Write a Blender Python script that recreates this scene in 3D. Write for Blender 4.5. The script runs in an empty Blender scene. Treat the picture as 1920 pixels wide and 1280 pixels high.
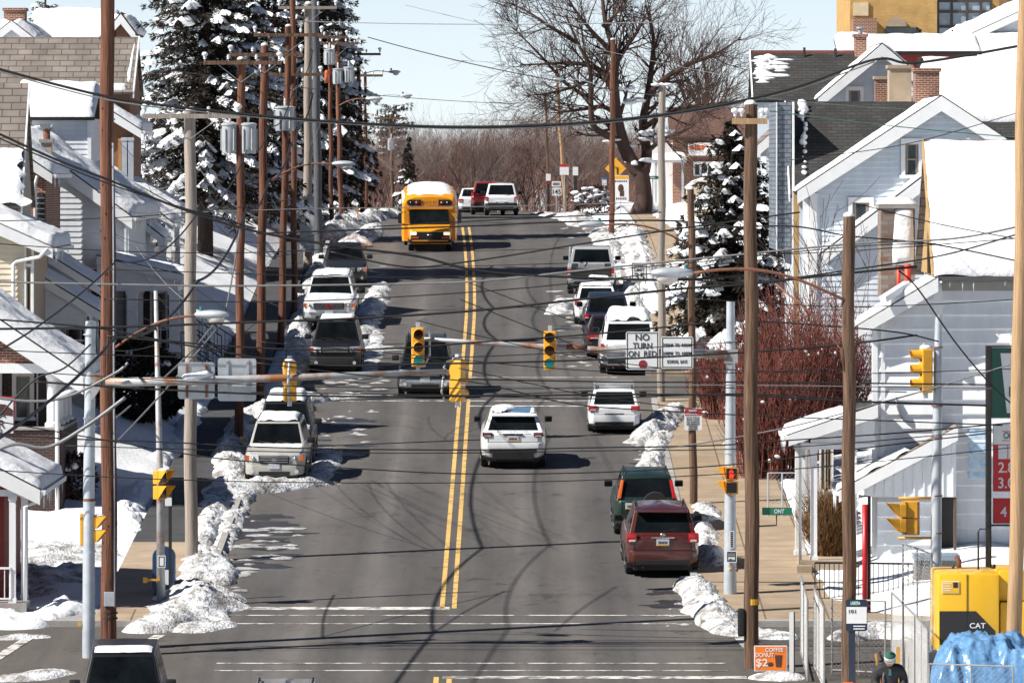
import bpy, bmesh, math, random
from mathutils import Vector, Matrix, noise
R = math.radians
rnd = random.Random(7)
sc = bpy.context.scene
COL = sc.collection
# ---------------------------------------------------------------- camera, sky, sun
F, CX, YH, CZ = 12000.0, 960.0, 320.0, 11.0      # focal length in photo pixels, centre column, eye-level row, eye height
cam_d = bpy.data.cameras.new('camera'); cam = bpy.data.objects.new('camera', cam_d); COL.objects.link(cam)
cam.location = (0, 0, CZ); cam.rotation_euler = (R(90), 0, 0)
cam_d.sensor_width = 36; cam_d.lens = F / 1920 * 36
cam_d.shift_y = -(640 - YH) / 1920
cam_d.clip_start = 1; cam_d.clip_end = 5000
sc.camera = cam
SUN_EL, SUN_AZ = R(42), R(249)                     # azimuth clockwise from +Y: low from the left, a little behind the camera
w = bpy.data.worlds.new('World'); sc.world = w; w.use_nodes = True
nt = w.node_tree; nt.nodes.clear()
sky = nt.nodes.new('ShaderNodeTexSky'); sky.sky_type = 'NISHITA'; sky.sun_disc = False
sky.sun_elevation = SUN_EL; sky.sun_rotation = SUN_AZ; sky.air_density = 0.6; sky.dust_density = 0.0; sky.ozone_density = 3.4; sky.altitude = 300
bg = nt.nodes.new('ShaderNodeBackground'); bg.inputs[1].default_value = 0.042
wo = nt.nodes.new('ShaderNodeOutputWorld')
nt.links.new(sky.outputs[0], bg.inputs[0])
tcw = nt.nodes.new('ShaderNodeTexCoord'); spw = nt.nodes.new('ShaderNodeSeparateXYZ'); mrw = nt.nodes.new('ShaderNodeMapRange')   # added pale glow low over the horizon, brightens sky and walls
mrw.interpolation_type = 'SMOOTHSTEP'; mrw.inputs[1].default_value = .0; mrw.inputs[2].default_value = .15; mrw.inputs[3].default_value = .36; mrw.inputs[4].default_value = 0
bg2 = nt.nodes.new('ShaderNodeBackground'); bg2.inputs[0].default_value = (.80, .80, .83, 1); adw = nt.nodes.new('ShaderNodeAddShader')
nt.links.new(tcw.outputs['Generated'], spw.inputs[0]); nt.links.new(spw.outputs[2], mrw.inputs[0]); nt.links.new(mrw.outputs[0], bg2.inputs[1])
nt.links.new(bg.outputs[0], adw.inputs[0]); nt.links.new(bg2.outputs[0], adw.inputs[1]); nt.links.new(adw.outputs[0], wo.inputs[0])
sl = bpy.data.lights.new('sun', 'SUN'); so = bpy.data.objects.new('sun', sl); COL.objects.link(so)
sl.energy = 5.0; sl.angle = R(0.53); sl.color = (1.0, 0.95, 0.87)
tosun = Vector((math.sin(SUN_AZ) * math.cos(SUN_EL), math.cos(SUN_AZ) * math.cos(SUN_EL), math.sin(SUN_EL)))
so.rotation_euler = (-tosun).to_track_quat('-Z', 'Y').to_euler()
so.location = tosun * 400
sc.view_settings.view_transform = 'Standard'; sc.view_settings.look = 'None'
sc.view_settings.exposure = 0.74; sc.view_settings.gamma = 1.0

# ---------------------------------------------------------------- ground profile and photo-to-world helpers
PROF = [(60, -6.065), (275, 7.319), (282, 7.70), (290, 8.05), (300, 8.35), (315, 8.60), (330, 8.72), (345, 8.76), (360, 8.70), (380, 8.4), (450, 6.0), (900, -8)]
def gz(Y):
    if Y <= PROF[0][0]: return PROF[0][1]
    for (a, za), (b, zb) in zip(PROF, PROF[1:]):
        if Y <= b: return za + (zb - za) * (Y - a) / (b - a)
    return PROF[-1][1]
SLOPE = math.atan(0.06225)
def rowY(y):                                         # distance of the road surface seen at photo row y
    a, b = 90.0, 344.0
    for _ in range(50):
        m = (a + b) / 2
        if YH + (CZ - gz(m)) * F / m > y: a = m
        else: b = m
    return (a + b) / 2
def W(x, y, Y): return Vector(((x - CX) * Y / F, Y, CZ + (YH - y) * Y / F))
def XA(x, Y): return (x - CX) * Y / F
def ZA(y, Y): return CZ + (YH - y) * Y / F
def G(x, y):
    Y = rowY(y); return Vector((XA(x, Y), Y, gz(Y)))

# ---------------------------------------------------------------- objects
ORG = {}
def tag(o, label=None, cat=None, group=None, kind=None):
    if label: o['label'] = label
    if cat: o['category'] = cat
    if group: o['group'] = group
    if kind: o['kind'] = kind
    return o
def thing(name, loc, label, cat, group=None, rot=(0, 0, 0), world=False):
    o = bpy.data.objects.new(name, None); COL.objects.link(o)
    o.empty_display_size = 0.3
    o.location = loc; o.rotation_euler = rot
    if world: ORG[o] = Vector(loc)
    return tag(o, label, cat, group)
def copy_tree(o, parent=None):
    c = o.copy(); COL.objects.link(c); c.parent = parent
    for ch in list(o.children): copy_tree(ch, c)
    return c
class MB:
    def __init__(s): s.v = []; s.f = []
    def add(s, vs, fs):
        o = len(s.v); s.v += [Vector(v) for v in vs]; s.f += [tuple(i + o for i in f) for f in fs]; return s
    def box(s, x0, x1, y0, y1, z0, z1, M=None):
        vs = [Vector(p) for p in ((x0,y0,z0),(x1,y0,z0),(x1,y1,z0),(x0,y1,z0),(x0,y0,z1),(x1,y0,z1),(x1,y1,z1),(x0,y1,z1))]
        if M: vs = [M @ v for v in vs]
        return s.add(vs, [(0,3,2,1),(4,5,6,7),(0,1,5,4),(1,2,6,5),(2,3,7,6),(3,0,4,7)])
    def bar(s, a, b, w, h):                             # rectangular bar between two points
        a, b = Vector(a), Vector(b); d = (b - a).normalized()
        u = d.cross(Vector((0,0,1)))
        u = Vector((1,0,0)) if u.length < 1e-4 else u.normalized()
        n = u.cross(d)
        vs = []
        for p in (a, b):
            for su, sn in ((-1,-1),(1,-1),(1,1),(-1,1)): vs.append(p + u * (su * w / 2) + n * (sn * h / 2))
        return s.add(vs, [(0,1,2,3),(7,6,5,4),(0,4,5,1),(1,5,6,2),(2,6,7,3),(3,7,4,0)])
    def prism(s, poly, axis, a0, a1):                   # poly in (u,z); axis 'Y': u=x, 'X': u=y ; axis 'Z': poly in (x,y)
        n = len(poly); vs = []
        for a in (a0, a1):
            for u, v in poly:
                vs.append((u, a, v) if axis == 'Y' else ((a, u, v) if axis == 'X' else (u, v, a)))
        fs = [tuple(range(n)), tuple(range(2*n-1, n-1, -1))]
        for i in range(n):
            j = (i+1) % n; fs.append((i, i+n, j+n, j))
        return s.add(vs, fs)
    def tube(s, pts, r, n=6, cap=True):
        pts = [Vector(p) for p in pts]; m = len(pts)
        rs = list(r) if isinstance(r, (list, tuple)) else [r] * m
        up = None; vs = []; fs = []
        for i, p in enumerate(pts):
            d = (pts[min(i+1, m-1)] - pts[max(i-1, 0)])
            if d.length < 1e-9: d = Vector((0,0,1))
            d.normalize()
            if up is None:
                up = Vector((0,0,1)) if abs(d.z) < .9 else Vector((0,1,0))
            u = d.cross(up)
            if u.length < 1e-5: u = d.orthogonal()
            u.normalize(); up = u.cross(d)
            for k in range(n):
                a = 2 * math.pi * k / n
                vs.append(p + (u * math.cos(a) + up * math.sin(a)) * rs[i])
        for i in range(m-1):
            for k in range(n):
                k2 = (k+1) % n
                fs.append((i*n+k, i*n+k2, (i+1)*n+k2, (i+1)*n+k))
        if cap and n > 2:
            fs.append(tuple(range(n-1, -1, -1))); fs.append(tuple((m-1)*n + k for k in range(n)))
        return s.add(vs, fs)
    def lathe(s, prof, n=16, M=None):                    # prof (r,z) about z
        vs = []; fs = []; m = len(prof)
        for r, z in prof:
            for k in range(n):
                a = 2*math.pi*k/n; v = Vector((r*math.cos(a), r*math.sin(a), z)); vs.append(M @ v if M else v)
        for i in range(m-1):
            for k in range(n):
                k2 = (k+1) % n; fs.append((i*n+k, i*n+k2, (i+1)*n+k2, (i+1)*n+k))
        fs.append(tuple(range(n-1,-1,-1))); fs.append(tuple((m-1)*n+k for k in range(n)))
        return s.add(vs, fs)
    def ball(s, c, rx, ry, rz, nu=10, nv=6, jit=0.0):
        vs = []; fs = []; c = Vector(c)
        for i in range(nv+1):
            t = math.pi * i / nv
            for k in range(nu):
                a = 2*math.pi*k/nu
                q = Vector((rx*math.sin(t)*math.cos(a), ry*math.sin(t)*math.sin(a), rz*math.cos(t)))
                if jit: q *= 1 + jit * noise.noise((c + q*3) * 1.7)
                vs.append(c + q)
        for i in range(nv):
            for k in range(nu):
                k2 = (k+1) % nu; fs.append((i*nu+k, (i+1)*nu+k, (i+1)*nu+k2, i*nu+k2))
        return s.add(vs, fs)
    def build(s, name, m, parent=None, smooth=False, bevel=0, seg=2, label=None, origin=None, angle=None):
        vs = s.v
        org = None
        if parent is not None and parent in ORG: org = ORG[parent]
        if parent is None:
            if origin is None:
                xs = [v.x for v in vs]; ys = [v.y for v in vs]; zs = [v.z for v in vs]
                org = Vector(((min(xs)+max(xs))/2, (min(ys)+max(ys))/2, min(zs)))
            else: org = Vector(origin)
        me = bpy.data.meshes.new(name)
        me.from_pydata([(v - org if org else v)[:] for v in vs], [], s.f)
        me.validate()
        if bevel:
            bm = bmesh.new(); bm.from_mesh(me)
            bmesh.ops.remove_doubles(bm, verts=bm.verts, dist=1e-5)
            bmesh.ops.recalc_face_normals(bm, faces=bm.faces)
            ed = [e for e in bm.edges if len(e.link_faces) == 2 and e.calc_face_angle(0) > R(25)]
            bmesh.ops.bevel(bm, geom=ed, offset=bevel, segments=seg, affect='EDGES', profile=.6, clamp_overlap=True)
            bm.to_mesh(me); bm.free()
        else:
            bm = bmesh.new(); bm.from_mesh(me); bmesh.ops.recalc_face_normals(bm, faces=bm.faces); bm.to_mesh(me); bm.free()
        if smooth:
            for p in me.polygons: p.use_smooth = True
            if angle is not None or bevel:
                try: me.set_sharp_from_angle(angle=R(angle or 40))
                except Exception: pass
        me.materials.append(m)
        o = bpy.data.objects.new(name, me); COL.objects.link(o)
        if parent is not None: o.parent = parent
        elif org is not None: o.location = org
        if parent is not None and parent in ORG: ORG[o] = ORG[parent]
        if parent is None: ORG[o] = org
        if label: o['label'] = label
        return o

# ---------------------------------------------------------------- materials
MATS = {}
def mat(name, col, rough=.6, metal=0.0, var=.12, vs=2.5, bump=0.0, bs=12.0, coat=0.0, col2=None, stretch=(1,1,1), emit=0, spec=None, det=6):
    if name in MATS: return MATS[name]
    m = bpy.data.materials.new(name); m.use_nodes = True; t = m.node_tree; b = t.nodes['Principled BSDF']
    b.inputs['Roughness'].default_value = rough; b.inputs['Metallic'].default_value = metal
    if coat: b.inputs['Coat Weight'].default_value = coat; b.inputs['Coat Roughness'].default_value = .08
    if spec is not None: b.inputs['Specular IOR Level'].default_value = spec
    tc = t.nodes.new('ShaderNodeTexCoord'); mp = t.nodes.new('ShaderNodeMapping'); mp.inputs['Scale'].default_value = stretch
    t.links.new(tc.outputs['Object'], mp.inputs[0])
    c = tuple(col) + (1,)
    if var or col2:
        n = t.nodes.new('ShaderNodeTexNoise'); n.inputs['Scale'].default_value = vs; n.inputs['Detail'].default_value = det; n.inputs['Roughness'].default_value = .65
        t.links.new(mp.outputs[0], n.inputs['Vector'])
        rmp = t.nodes.new('ShaderNodeValToRGB'); e = rmp.color_ramp.elements
        e[0].position = .32; e[1].position = .68
        e[0].color = tuple(x*(1-var) for x in col) + (1,)
        e[1].color = (tuple(col2) if col2 else tuple(min(1, x*(1+var)) for x in col)) + (1,)
        t.links.new(n.outputs[0], rmp.inputs[0]); t.links.new(rmp.outputs[0], b.inputs['Base Color'])
    else: b.inputs['Base Color'].default_value = c
    if emit:
        b.inputs['Emission Color'].default_value = c; b.inputs['Emission Strength'].default_value = emit
    if bump:
        n2 = t.nodes.new('ShaderNodeTexNoise'); n2.inputs['Scale'].default_value = bs; n2.inputs['Detail'].default_value = 5
        t.links.new(mp.outputs[0], n2.inputs['Vector'])
        bp = t.nodes.new('ShaderNodeBump'); bp.inputs['Strength'].default_value = bump; bp.inputs['Distance'].default_value = .05
        t.links.new(n2.outputs[0], bp.inputs['Height']); t.links.new(bp.outputs[0], b.inputs['Normal'])
    MATS[name] = m; return m
def brickmat(name, c1, c2, mortar, bw=.22, bh=.075, ms=.012, axis='xz', rough=.85, var=.3, offset=.5, bias=0.0):
    if name in MATS: return MATS[name]
    m = bpy.data.materials.new(name); m.use_nodes = True; t = m.node_tree; b = t.nodes['Principled BSDF']; b.inputs['Roughness'].default_value = rough
    tc = t.nodes.new('ShaderNodeTexCoord'); sp = t.nodes.new('ShaderNodeSeparateXYZ'); cb = t.nodes.new('ShaderNodeCombineXYZ')
    ad = t.nodes.new('ShaderNodeMath'); ad.operation = 'ADD'
    t.links.new(tc.outputs['Object'], sp.inputs[0]); t.links.new(sp.outputs[0], ad.inputs[0]); t.links.new(sp.outputs[1], ad.inputs[1])
    if axis == 'xz': t.links.new(ad.outputs[0], cb.inputs[0])
    else: t.links.new(sp.outputs[0], cb.inputs[0])
    t.links.new(sp.outputs[2], cb.inputs[1])
    br = t.nodes.new('ShaderNodeTexBrick'); t.links.new(cb.outputs[0], br.inputs['Vector'])
    br.inputs['Color1'].default_value = tuple(c1)+(1,); br.inputs['Color2'].default_value = tuple(c2)+(1,); br.inputs['Mortar'].default_value = tuple(mortar)+(1,)
    br.inputs['Scale'].default_value = 1; br.inputs['Brick Width'].default_value = bw; br.inputs['Row Height'].default_value = bh
    br.inputs['Mortar Size'].default_value = ms; br.inputs['Bias'].default_value = bias; br.offset = offset
    n = t.nodes.new('ShaderNodeTexNoise'); n.inputs['Scale'].default_value = 1.3; n.inputs['Detail'].default_value = 6
    t.links.new(tc.outputs['Object'], n.inputs['Vector'])
    mx = t.nodes.new('ShaderNodeMix'); mx.data_type = 'RGBA'; mx.blend_type = 'MULTIPLY'; mx.inputs[0].default_value = 1
    rp = t.nodes.new('ShaderNodeValToRGB'); rp.color_ramp.elements[0].position = .3; rp.color_ramp.elements[1].position = .7
    rp.color_ramp.elements[0].color = (1-var,)*3+(1,); rp.color_ramp.elements[1].color = (1,1,1,1)
    t.links.new(n.outputs[0], rp.inputs[0]); t.links.new(br.outputs['Color'], mx.inputs[6]); t.links.new(rp.outputs[0], mx.inputs[7])
    t.links.new(mx.outputs[2], b.inputs['Base Color'])
    bp = t.nodes.new('ShaderNodeBump'); bp.inputs['Strength'].default_value = .5; bp.inputs['Distance'].default_value = .02; bp.invert = True
    t.links.new(br.outputs['Fac'], bp.inputs['Height']); t.links.new(bp.outputs[0], b.inputs['Normal'])
    MATS[name] = m; return m

def snow_material():
    m = mat('snow', (.74, .76, .79), .75, var=.05, vs=1.2, bump=.55, bs=7)
    b = m.node_tree.nodes['Principled BSDF']; b.inputs['Specular IOR Level'].default_value = .25
    return m
SNOW = snow_material()
def dirty_snow_material():                                # ploughed snow: white lumps, grey grit in patches
    m = bpy.data.materials.new('ploughed_snow'); m.use_nodes = True; t = m.node_tree; b = t.nodes['Principled BSDF']
    b.inputs['Roughness'].default_value = .8; b.inputs['Specular IOR Level'].default_value = .2
    tc = t.nodes.new('ShaderNodeTexCoord')
    n = t.nodes.new('ShaderNodeTexNoise'); n.inputs['Scale'].default_value = 1.7; n.inputs['Detail'].default_value = 10; n.inputs['Roughness'].default_value = .75
    t.links.new(tc.outputs['Object'], n.inputs['Vector'])
    rp = t.nodes.new('ShaderNodeValToRGB'); e = rp.color_ramp.elements
    e[0].position = .41; e[0].color = (.25, .235, .22, 1); e[1].position = .57; e[1].color = (.72, .74, .77, 1)
    t.links.new(n.outputs[0], rp.inputs[0]); t.links.new(rp.outputs[0], b.inputs['Base Color'])
    n2 = t.nodes.new('ShaderNodeTexNoise'); n2.inputs['Scale'].default_value = 13; n2.inputs['Detail'].default_value = 7
    t.links.new(tc.outputs['Object'], n2.inputs['Vector'])
    bp = t.nodes.new('ShaderNodeBump'); bp.inputs['Strength'].default_value = .9; bp.inputs['Distance'].default_value = .08
    t.links.new(n2.outputs[0], bp.inputs['Height']); t.links.new(bp.outputs[0], b.inputs['Normal'])
    return m
PSNOW = dirty_snow_material()
def asphalt_material(name, base, worn):
    m = bpy.data.materials.new(name); m.use_nodes = True; t = m.node_tree; b = t.nodes['Principled BSDF']
    b.inputs['Roughness'].default_value = .85; b.inputs['Specular IOR Level'].default_value = .3
    L = t.links; N = t.nodes.new
    tc = N('ShaderNodeTexCoord')
    def nz(scale, st, det=6, rg=.6):
        mp = N('ShaderNodeMapping'); mp.inputs['Scale'].default_value = st; L.new(tc.outputs['Object'], mp.inputs[0])
        n = N('ShaderNodeTexNoise'); n.inputs['Scale'].default_value = scale; n.inputs['Detail'].default_value = det; n.inputs['Roughness'].default_value = rg
        L.new(mp.outputs[0], n.inputs['Vector']); return n.outputs[0]
    def ramp(v, a, b_, ca, cb_):
        r = N('ShaderNodeValToRGB'); e = r.color_ramp.elements; e[0].position = a; e[1].position = b_
        e[0].color = tuple(ca)+(1,); e[1].color = tuple(cb_)+(1,); L.new(v, r.inputs[0]); return r.outputs[0]
    def mul(a, c):
        x = N('ShaderNodeMix'); x.data_type = 'RGBA'; x.blend_type = 'MULTIPLY'; x.inputs[0].default_value = 1; L.new(a, x.inputs[6]); L.new(c, x.inputs[7]); return x.outputs[2]
    c0 = ramp(nz(1.0, (.9, .02, .02), 4), .35, .66, base, worn)              # long streaks along the lanes
    sx = N('ShaderNodeSeparateXYZ'); L.new(tc.outputs['Object'], sx.inputs[0]); mr = N('ShaderNodeMapRange'); mr.inputs[1].default_value = -7.7; mr.inputs[2].default_value = 4.6; L.new(sx.outputs[0], mr.inputs[0])
    rw_ = N('ShaderNodeValToRGB'); els = rw_.color_ramp.elements                 # tyre-polished tracks, pale lane centres, salted parking lanes
    els[0].position = 0; els[0].color = (1.12, 1.07, 1.0, 1); els[1].position = 1; els[1].color = (1.12, 1.07, 1.0, 1)
    for ps, k in ((.10, 1.12), (.205, 1.26), (.235, .94), (.29, .88), (.343, 1.32), (.385, .90), (.46, .88), (.53, .94), (.60, .90), (.65, 1.22), (.70, .90), (.757, 1.14), (.80, .92), (.88, 1.12)):
        q = els.new(ps); q.color = (k, k*.985, k*.97, 1)
    L.new(mr.outputs[0], rw_.inputs[0]); c1 = mul(c0, rw_.outputs[0])
    c2 = ramp(nz(.3, (1, .22, 1), 8, .7), .34, .66, (.72,.72,.73), (1.2,1.17,1.13))   # big patches
    c3 = ramp(nz(30, (1, 1, 1), 3), .3, .7, (.85,.85,.85), (1.1,1.1,1.1))     # grain
    c4 = ramp(nz(1.6, (.5, .35, 1), 8, .75), .35, .42, (.62,.62,.64), (1,1,1))    # damp and tar spots
    dn = N('ShaderNodeTexNoise'); dn.inputs['Scale'].default_value = .9; dn.inputs['Detail'].default_value = 5; L.new(tc.outputs['Object'], dn.inputs['Vector'])
    mp = N('ShaderNodeMapping'); mp.inputs['Scale'].default_value = (.55, .16, 1); ad = N('ShaderNodeMix'); ad.data_type = 'RGBA'; ad.blend_type = 'ADD'; ad.inputs[0].default_value = 1.6
    L.new(tc.outputs['Object'], ad.inputs[6]); L.new(dn.outputs['Color'], ad.inputs[7]); L.new(ad.outputs[2], mp.inputs[0])
    vo = N('ShaderNodeTexVoronoi'); vo.feature = 'DISTANCE_TO_EDGE'; vo.inputs['Scale'].default_value = .55; L.new(mp.outputs[0], vo.inputs['Vector'])
    c5 = ramp(vo.outputs['Distance'], .002, .008, (.80,.80,.80), (1,1,1))                                # sealed cracks
    o = mul(mul(mul(mul(c1, c2), c3), c4), c5)
    L.new(o, b.inputs['Base Color'])
    bp = N('ShaderNodeBump'); bp.inputs['Strength'].default_value = .25; bp.inputs['Distance'].default_value = .01
    L.new(nz(60, (1,1,1), 3), bp.inputs['Height']); L.new(bp.outputs[0], b.inputs['Normal'])
    return m
ASPH = asphalt_material('asphalt', (.076, .075, .077), (.110, .105, .103))
PATHSHADE = mat('shade_dark_path', (.045, .045, .048), .9, var=.3, vs=1.2, bump=.2, bs=30)  # shade on the left pavement, put into a darker colour
SLUSH = mat('grey_slush', (.22, .215, .21), .7, var=.2, vs=2.5, col2=(.50,.51,.52), bump=.6, bs=9, det=9)
WET = mat('wet_asphalt', (.035, .034, .035), .35, var=.4, vs=2)
CONC = mat('concrete', (.34, .265, .19), .9, var=.22, vs=.7, bump=.2, bs=25)
CONCG = mat('grey_concrete', (.30, .29, .28), .9, var=.2, vs=1.0, bump=.2, bs=25)
YPAINT = mat('yellow_road_paint', (.30, .21, .10), .8, var=.2, vs=2.5, col2=(.62,.39,.12), det=9)
_e = YPAINT.node_tree.nodes['Color Ramp'].color_ramp.elements; _e[0].position = .36; _e[1].position = .50
WPAINT = mat('white_road_paint', (.17, .16, .155), .8, var=.2, vs=2.2, col2=(.60,.58,.55), det=9)
_e = WPAINT.node_tree.nodes['Color Ramp'].color_ramp.elements; _e[0].position = .43; _e[1].position = .56
WHITE = mat('white_paint', (.74, .75, .76), .55, var=.06, vs=1.5)
SIDEW = mat('white_siding', (.70, .72, .74), .55, var=.09, vs=1.1, stretch=(2,2,.5))
SIDEB = mat('pale_blue_siding', (.58, .64, .70), .55, var=.09, vs=1.1, stretch=(2,2,.5))
SIDEG = mat('grey_siding', (.58, .61, .65), .6, var=.09, vs=1.1, stretch=(2,2,.5))
SIDEC = mat('cream_siding', (.68, .60, .46), .6, var=.08, vs=.8)
TANB = mat('tan_boards', (.42, .27, .12), .7, var=.2, vs=2, stretch=(3,3,.6))
ORB = mat('orange_brown_clapboard', (.36, .17, .05), .7, var=.2, vs=2)
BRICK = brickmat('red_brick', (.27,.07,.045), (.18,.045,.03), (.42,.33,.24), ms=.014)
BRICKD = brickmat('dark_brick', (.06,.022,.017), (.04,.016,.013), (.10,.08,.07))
BRICKY = brickmat('yellow_brick', (.58,.33,.09), (.50,.27,.07), (.5,.38,.2), ms=.008)
SHING = brickmat('dark_shingle', (.052,.05,.048), (.03,.03,.03), (.015,.015,.015), bw=.35, bh=.105, ms=.012, axis='x', rough=.9, var=.35)
SHINGT = brickmat('tan_shingle', (.25,.215,.19), (.19,.165,.145), (.10,.08,.07), bw=.55, bh=.22, ms=.02, axis='x', rough=.9, var=.35)
SHINGB = brickmat('blue_grey_shingle', (.22,.26,.31), (.17,.2,.25), (.09,.1,.12), bw=.3, bh=.16, ms=.02, rough=.85)
POLEB = mat('creosote_brown_wood', (.125, .05, .028), .9, var=.8, vs=2.2, bump=.7, bs=8, stretch=(4,4,.22))
POLEM = mat('weathered_brown_wood', (.115, .066, .04), .9, var=.8, vs=2.2, bump=.5, bs=8, stretch=(9,9,.35))
POLEG = mat('weathered_grey_wood', (.29, .25, .215), .9, var=.3, vs=3, bump=.4, bs=8, stretch=(9,9,.35))
POLET = mat('pale_new_wood', (.37, .235, .125), .85, var=.3, vs=3, bump=.3, bs=8, stretch=(9,9,.35))
POLED = mat('dark_grey_pole', (.085, .09, .10), .8, var=.3, vs=3, stretch=(6,6,.4))
GALV = mat('galvanised_steel', (.46, .50, .54), .5, metal=.35, var=.15, vs=2.5)
GALVR = mat('rust_streaked_steel', (.44, .46, .48), .55, metal=.25, var=.15, vs=1.3, col2=(.30,.13,.05), stretch=(1,1,1))
_e = GALVR.node_tree.nodes['Color Ramp'].color_ramp.elements; _e[0].position = .50; _e[1].position = .64
RUST = mat('rusty_steel', (.20, .085, .05), .8, var=.4, vs=3)
BLACKM = mat('black_metal', (.018, .018, .02), .5, var=.2, vs=3)
RUBBER = mat('tyre_rubber', (.010, .010, .011), .85, var=.25, vs=4)
RIM = mat('wheel_rim', (.35, .36, .37), .4, metal=.7, var=.15)
PLAST = mat('black_plastic', (.009, .009, .010), .6, var=.15, vs=5)
GLASS = mat('dark_car_glass', (.003, .004, .005), .10, var=.25, vs=1.1, spec=.14, col2=(.010,.013,.015))  # paler blotches stand in for reflections, put into the glass colour
WGLASS = mat('window_glass', (.035, .045, .05), .08, var=.5, vs=1.2, spec=.6)
SIGY = mat('signal_yellow', (.72, .35, .02), .45, var=.12, vs=3)
SIGW = mat('sign_white', (.72, .73, .74), .45, var=.04, vs=3)
SIGB = mat('sign_back_metal', (.42, .44, .46), .45, metal=.4, var=.15, vs=2)
INK = mat('black_lettering', (.02, .02, .022), .6, var=0)
LENSD = mat('dark_lens', (.014, .007, .006), .25, var=.1)
LENSG = mat('lit_green_lens', (.02, .26, .25), .3, var=.15, emit=.22)
HANDR = mat('lit_red_hand', (.9, .05, .02), .4, var=0, emit=.7)
TAILR = mat('tail_light_red', (.42, .012, .015), .15, var=.15, vs=8, coat=.5)
TAILO = mat('tail_light_orange', (.65, .12, .02), .15, var=.15, vs=8, coat=.5)
HEADL = mat('clear_lamp_lens', (.55, .56, .56), .12, var=.3, vs=9, coat=.6)
CHROME = mat('chrome', (.55, .56, .58), .2, metal=.9, var=.1)
PLATE = mat('number_plate', (.50, .53, .58), .5, var=.2, vs=14)
CABLE = mat('black_cable', (.007, .007, .008), .6, var=.2, vs=2)
CABLEL = mat('pale_cable', (.20, .20, .205), .5, metal=.2, var=.2, vs=2)
INSUL = mat('pale_insulator', (.62, .63, .64), .3, var=.1)
TRANSF = mat('transformer_grey', (.37, .395, .415), .45, var=.12, vs=2)
BARK = mat('dark_bark', (.036, .024, .019), .95, var=.4, vs=4, bump=.5, bs=9, stretch=(3,3,.7))
TWIG = mat('brown_twigs', (.062, .035, .027), .9, var=.25, vs=1)
TWIGF = mat('far_brown_twigs', (.11, .06, .05), .95, var=.2, vs=.25, col2=(.20,.115,.095))
REDTW = mat('red_brown_twigs', (.085, .022, .018), .9, var=.3, vs=1.4, col2=(.21,.06,.042))
NEEDLE = mat('dark_spruce_needles', (.009, .011, .008), .85, var=.4, vs=2.2, col2=(.045,.030,.016))
# ---------------------------------------------------------------- ground, roads, pavements, markings
def sm(a, b, x):
    t = max(0, min(1, (x-a)/(b-a))); return t*t*(3-2*t)
def ox(Y): return -0.9 * sm(240, 340, Y)
XL, XR = -7.7, 4.6
CS = [(146.0, 155.9), (211.5, 220.5)]
def in_cross(Y, m=0): return any(a-m <= Y <= b+m for a, b in CS)
def lawn(X, Y):                                           # height of the yards above the road
    h = .15
    if X < -10.4: h += min(1.5, (-10.4-X)*.4) * sm(176, 196, Y) + .35 * sm(-10.4, -12.5, X) * 0
    if X > 8.6: h += min(.5, (X-8.6)*.2)
    if Y > 228 and X > 5: h += .35*sm(228, 260, Y)
    if X < -10 and Y > 250: h += .5*sm(250, 290, Y)
    if X > 9 and Y < 156: h = .05
    for a, b in CS:
        if a-3 < Y < b+3: h *= max(sm(b, b+3, Y), sm(a, a-3, Y) if False else sm(a+0, a-3, Y) if Y < a else 0) if not (a <= Y <= b) else 0
    return h
def terr(X, Y):
    if XL + ox(Y) < X < XR + ox(Y): return gz(Y) - .3
    if in_cross(Y): return gz(Y) - .25
    n = noise.noise(Vector((X*.35, Y*.35, 0))) * .14 + noise.noise(Vector((X*1.1, Y*1.1, 5))) * .13
    if (4.2 < X < 8.0 and Y < 245) or (5.9 < X < 8.2 and 245 <= Y < 330) or (-10.5 < X < -7.4 and Y < 330): return gz(Y) - .08
    far = 0
    if abs(X) > 60: far = .02*(abs(X)-60)
    return gz(Y) + lawn(X, Y) + n * (1 if not in_cross(Y, 3) else .3) + far
def sheet(name, xs, ys, zf, m):
    b = MB(); nx = len(xs)
    vs = [(x, y, zf(x, y)) for y in ys for x in xs]
    fs = [(j*nx+i, j*nx+i+1, (j+1)*nx+i+1, (j+1)*nx+i) for j in range(len(ys)-1) for i in range(nx-1)]
    b.add(vs, fs); return b.build(name, m, smooth=True, origin=(0, 0, 0))
xs = [-400, -200, -120, -80, -60, -45, -36] + [-30 + .5*i for i in range(121)] + [36, 45, 60, 80, 120, 200, 400]
ys = [60, 80, 100, 115] + [125 + .75*i for i in range(294)] + [348, 352, 360, 370, 385, 400, 420, 450, 500, 600, 750, 900]
tag(sheet('snowy_ground', xs, ys, terr, SNOW), kind='structure')
def strip(name, x0, x1, y0, y1, dz, m, bend=True, nx=2, step=3.0):
    n = max(1, int((y1-y0)/step)); yl = [y0 + (y1-y0)*i/n for i in range(n+1)]
    b = MB(); vs = []; fs = []
    for y in yl:
        o = ox(y) if bend else 0
        for k in range(nx): vs.append((x0 + (x1-x0)*k/(nx-1) + o, y, gz(y) + dz))
    for j in range(n):
        for k in range(nx-1): fs.append((j*nx+k, j*nx+k+1, (j+1)*nx+k+1, (j+1)*nx+k))
    b.add(vs, fs); return b.build(name, m, origin=(0, 0, 0))
tag(strip('road', XL, XR, 62, 460, 0, ASPH), kind='structure')
for a, b_ in CS:
    tag(strip('side_road', -70, XL + .02, a, b_, -.004, ASPH), kind='structure')
    tag(strip('side_road', XR - .02, 70, a, b_, -.004, ASPH), kind='structure')
PAVE = brickmat('pavement_slabs', (.38,.29,.20), (.33,.25,.17), (.15,.11,.075), bw=1.55, bh=1.5, ms=.022, axis='x', rough=.9, var=.28, offset=0)
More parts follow.
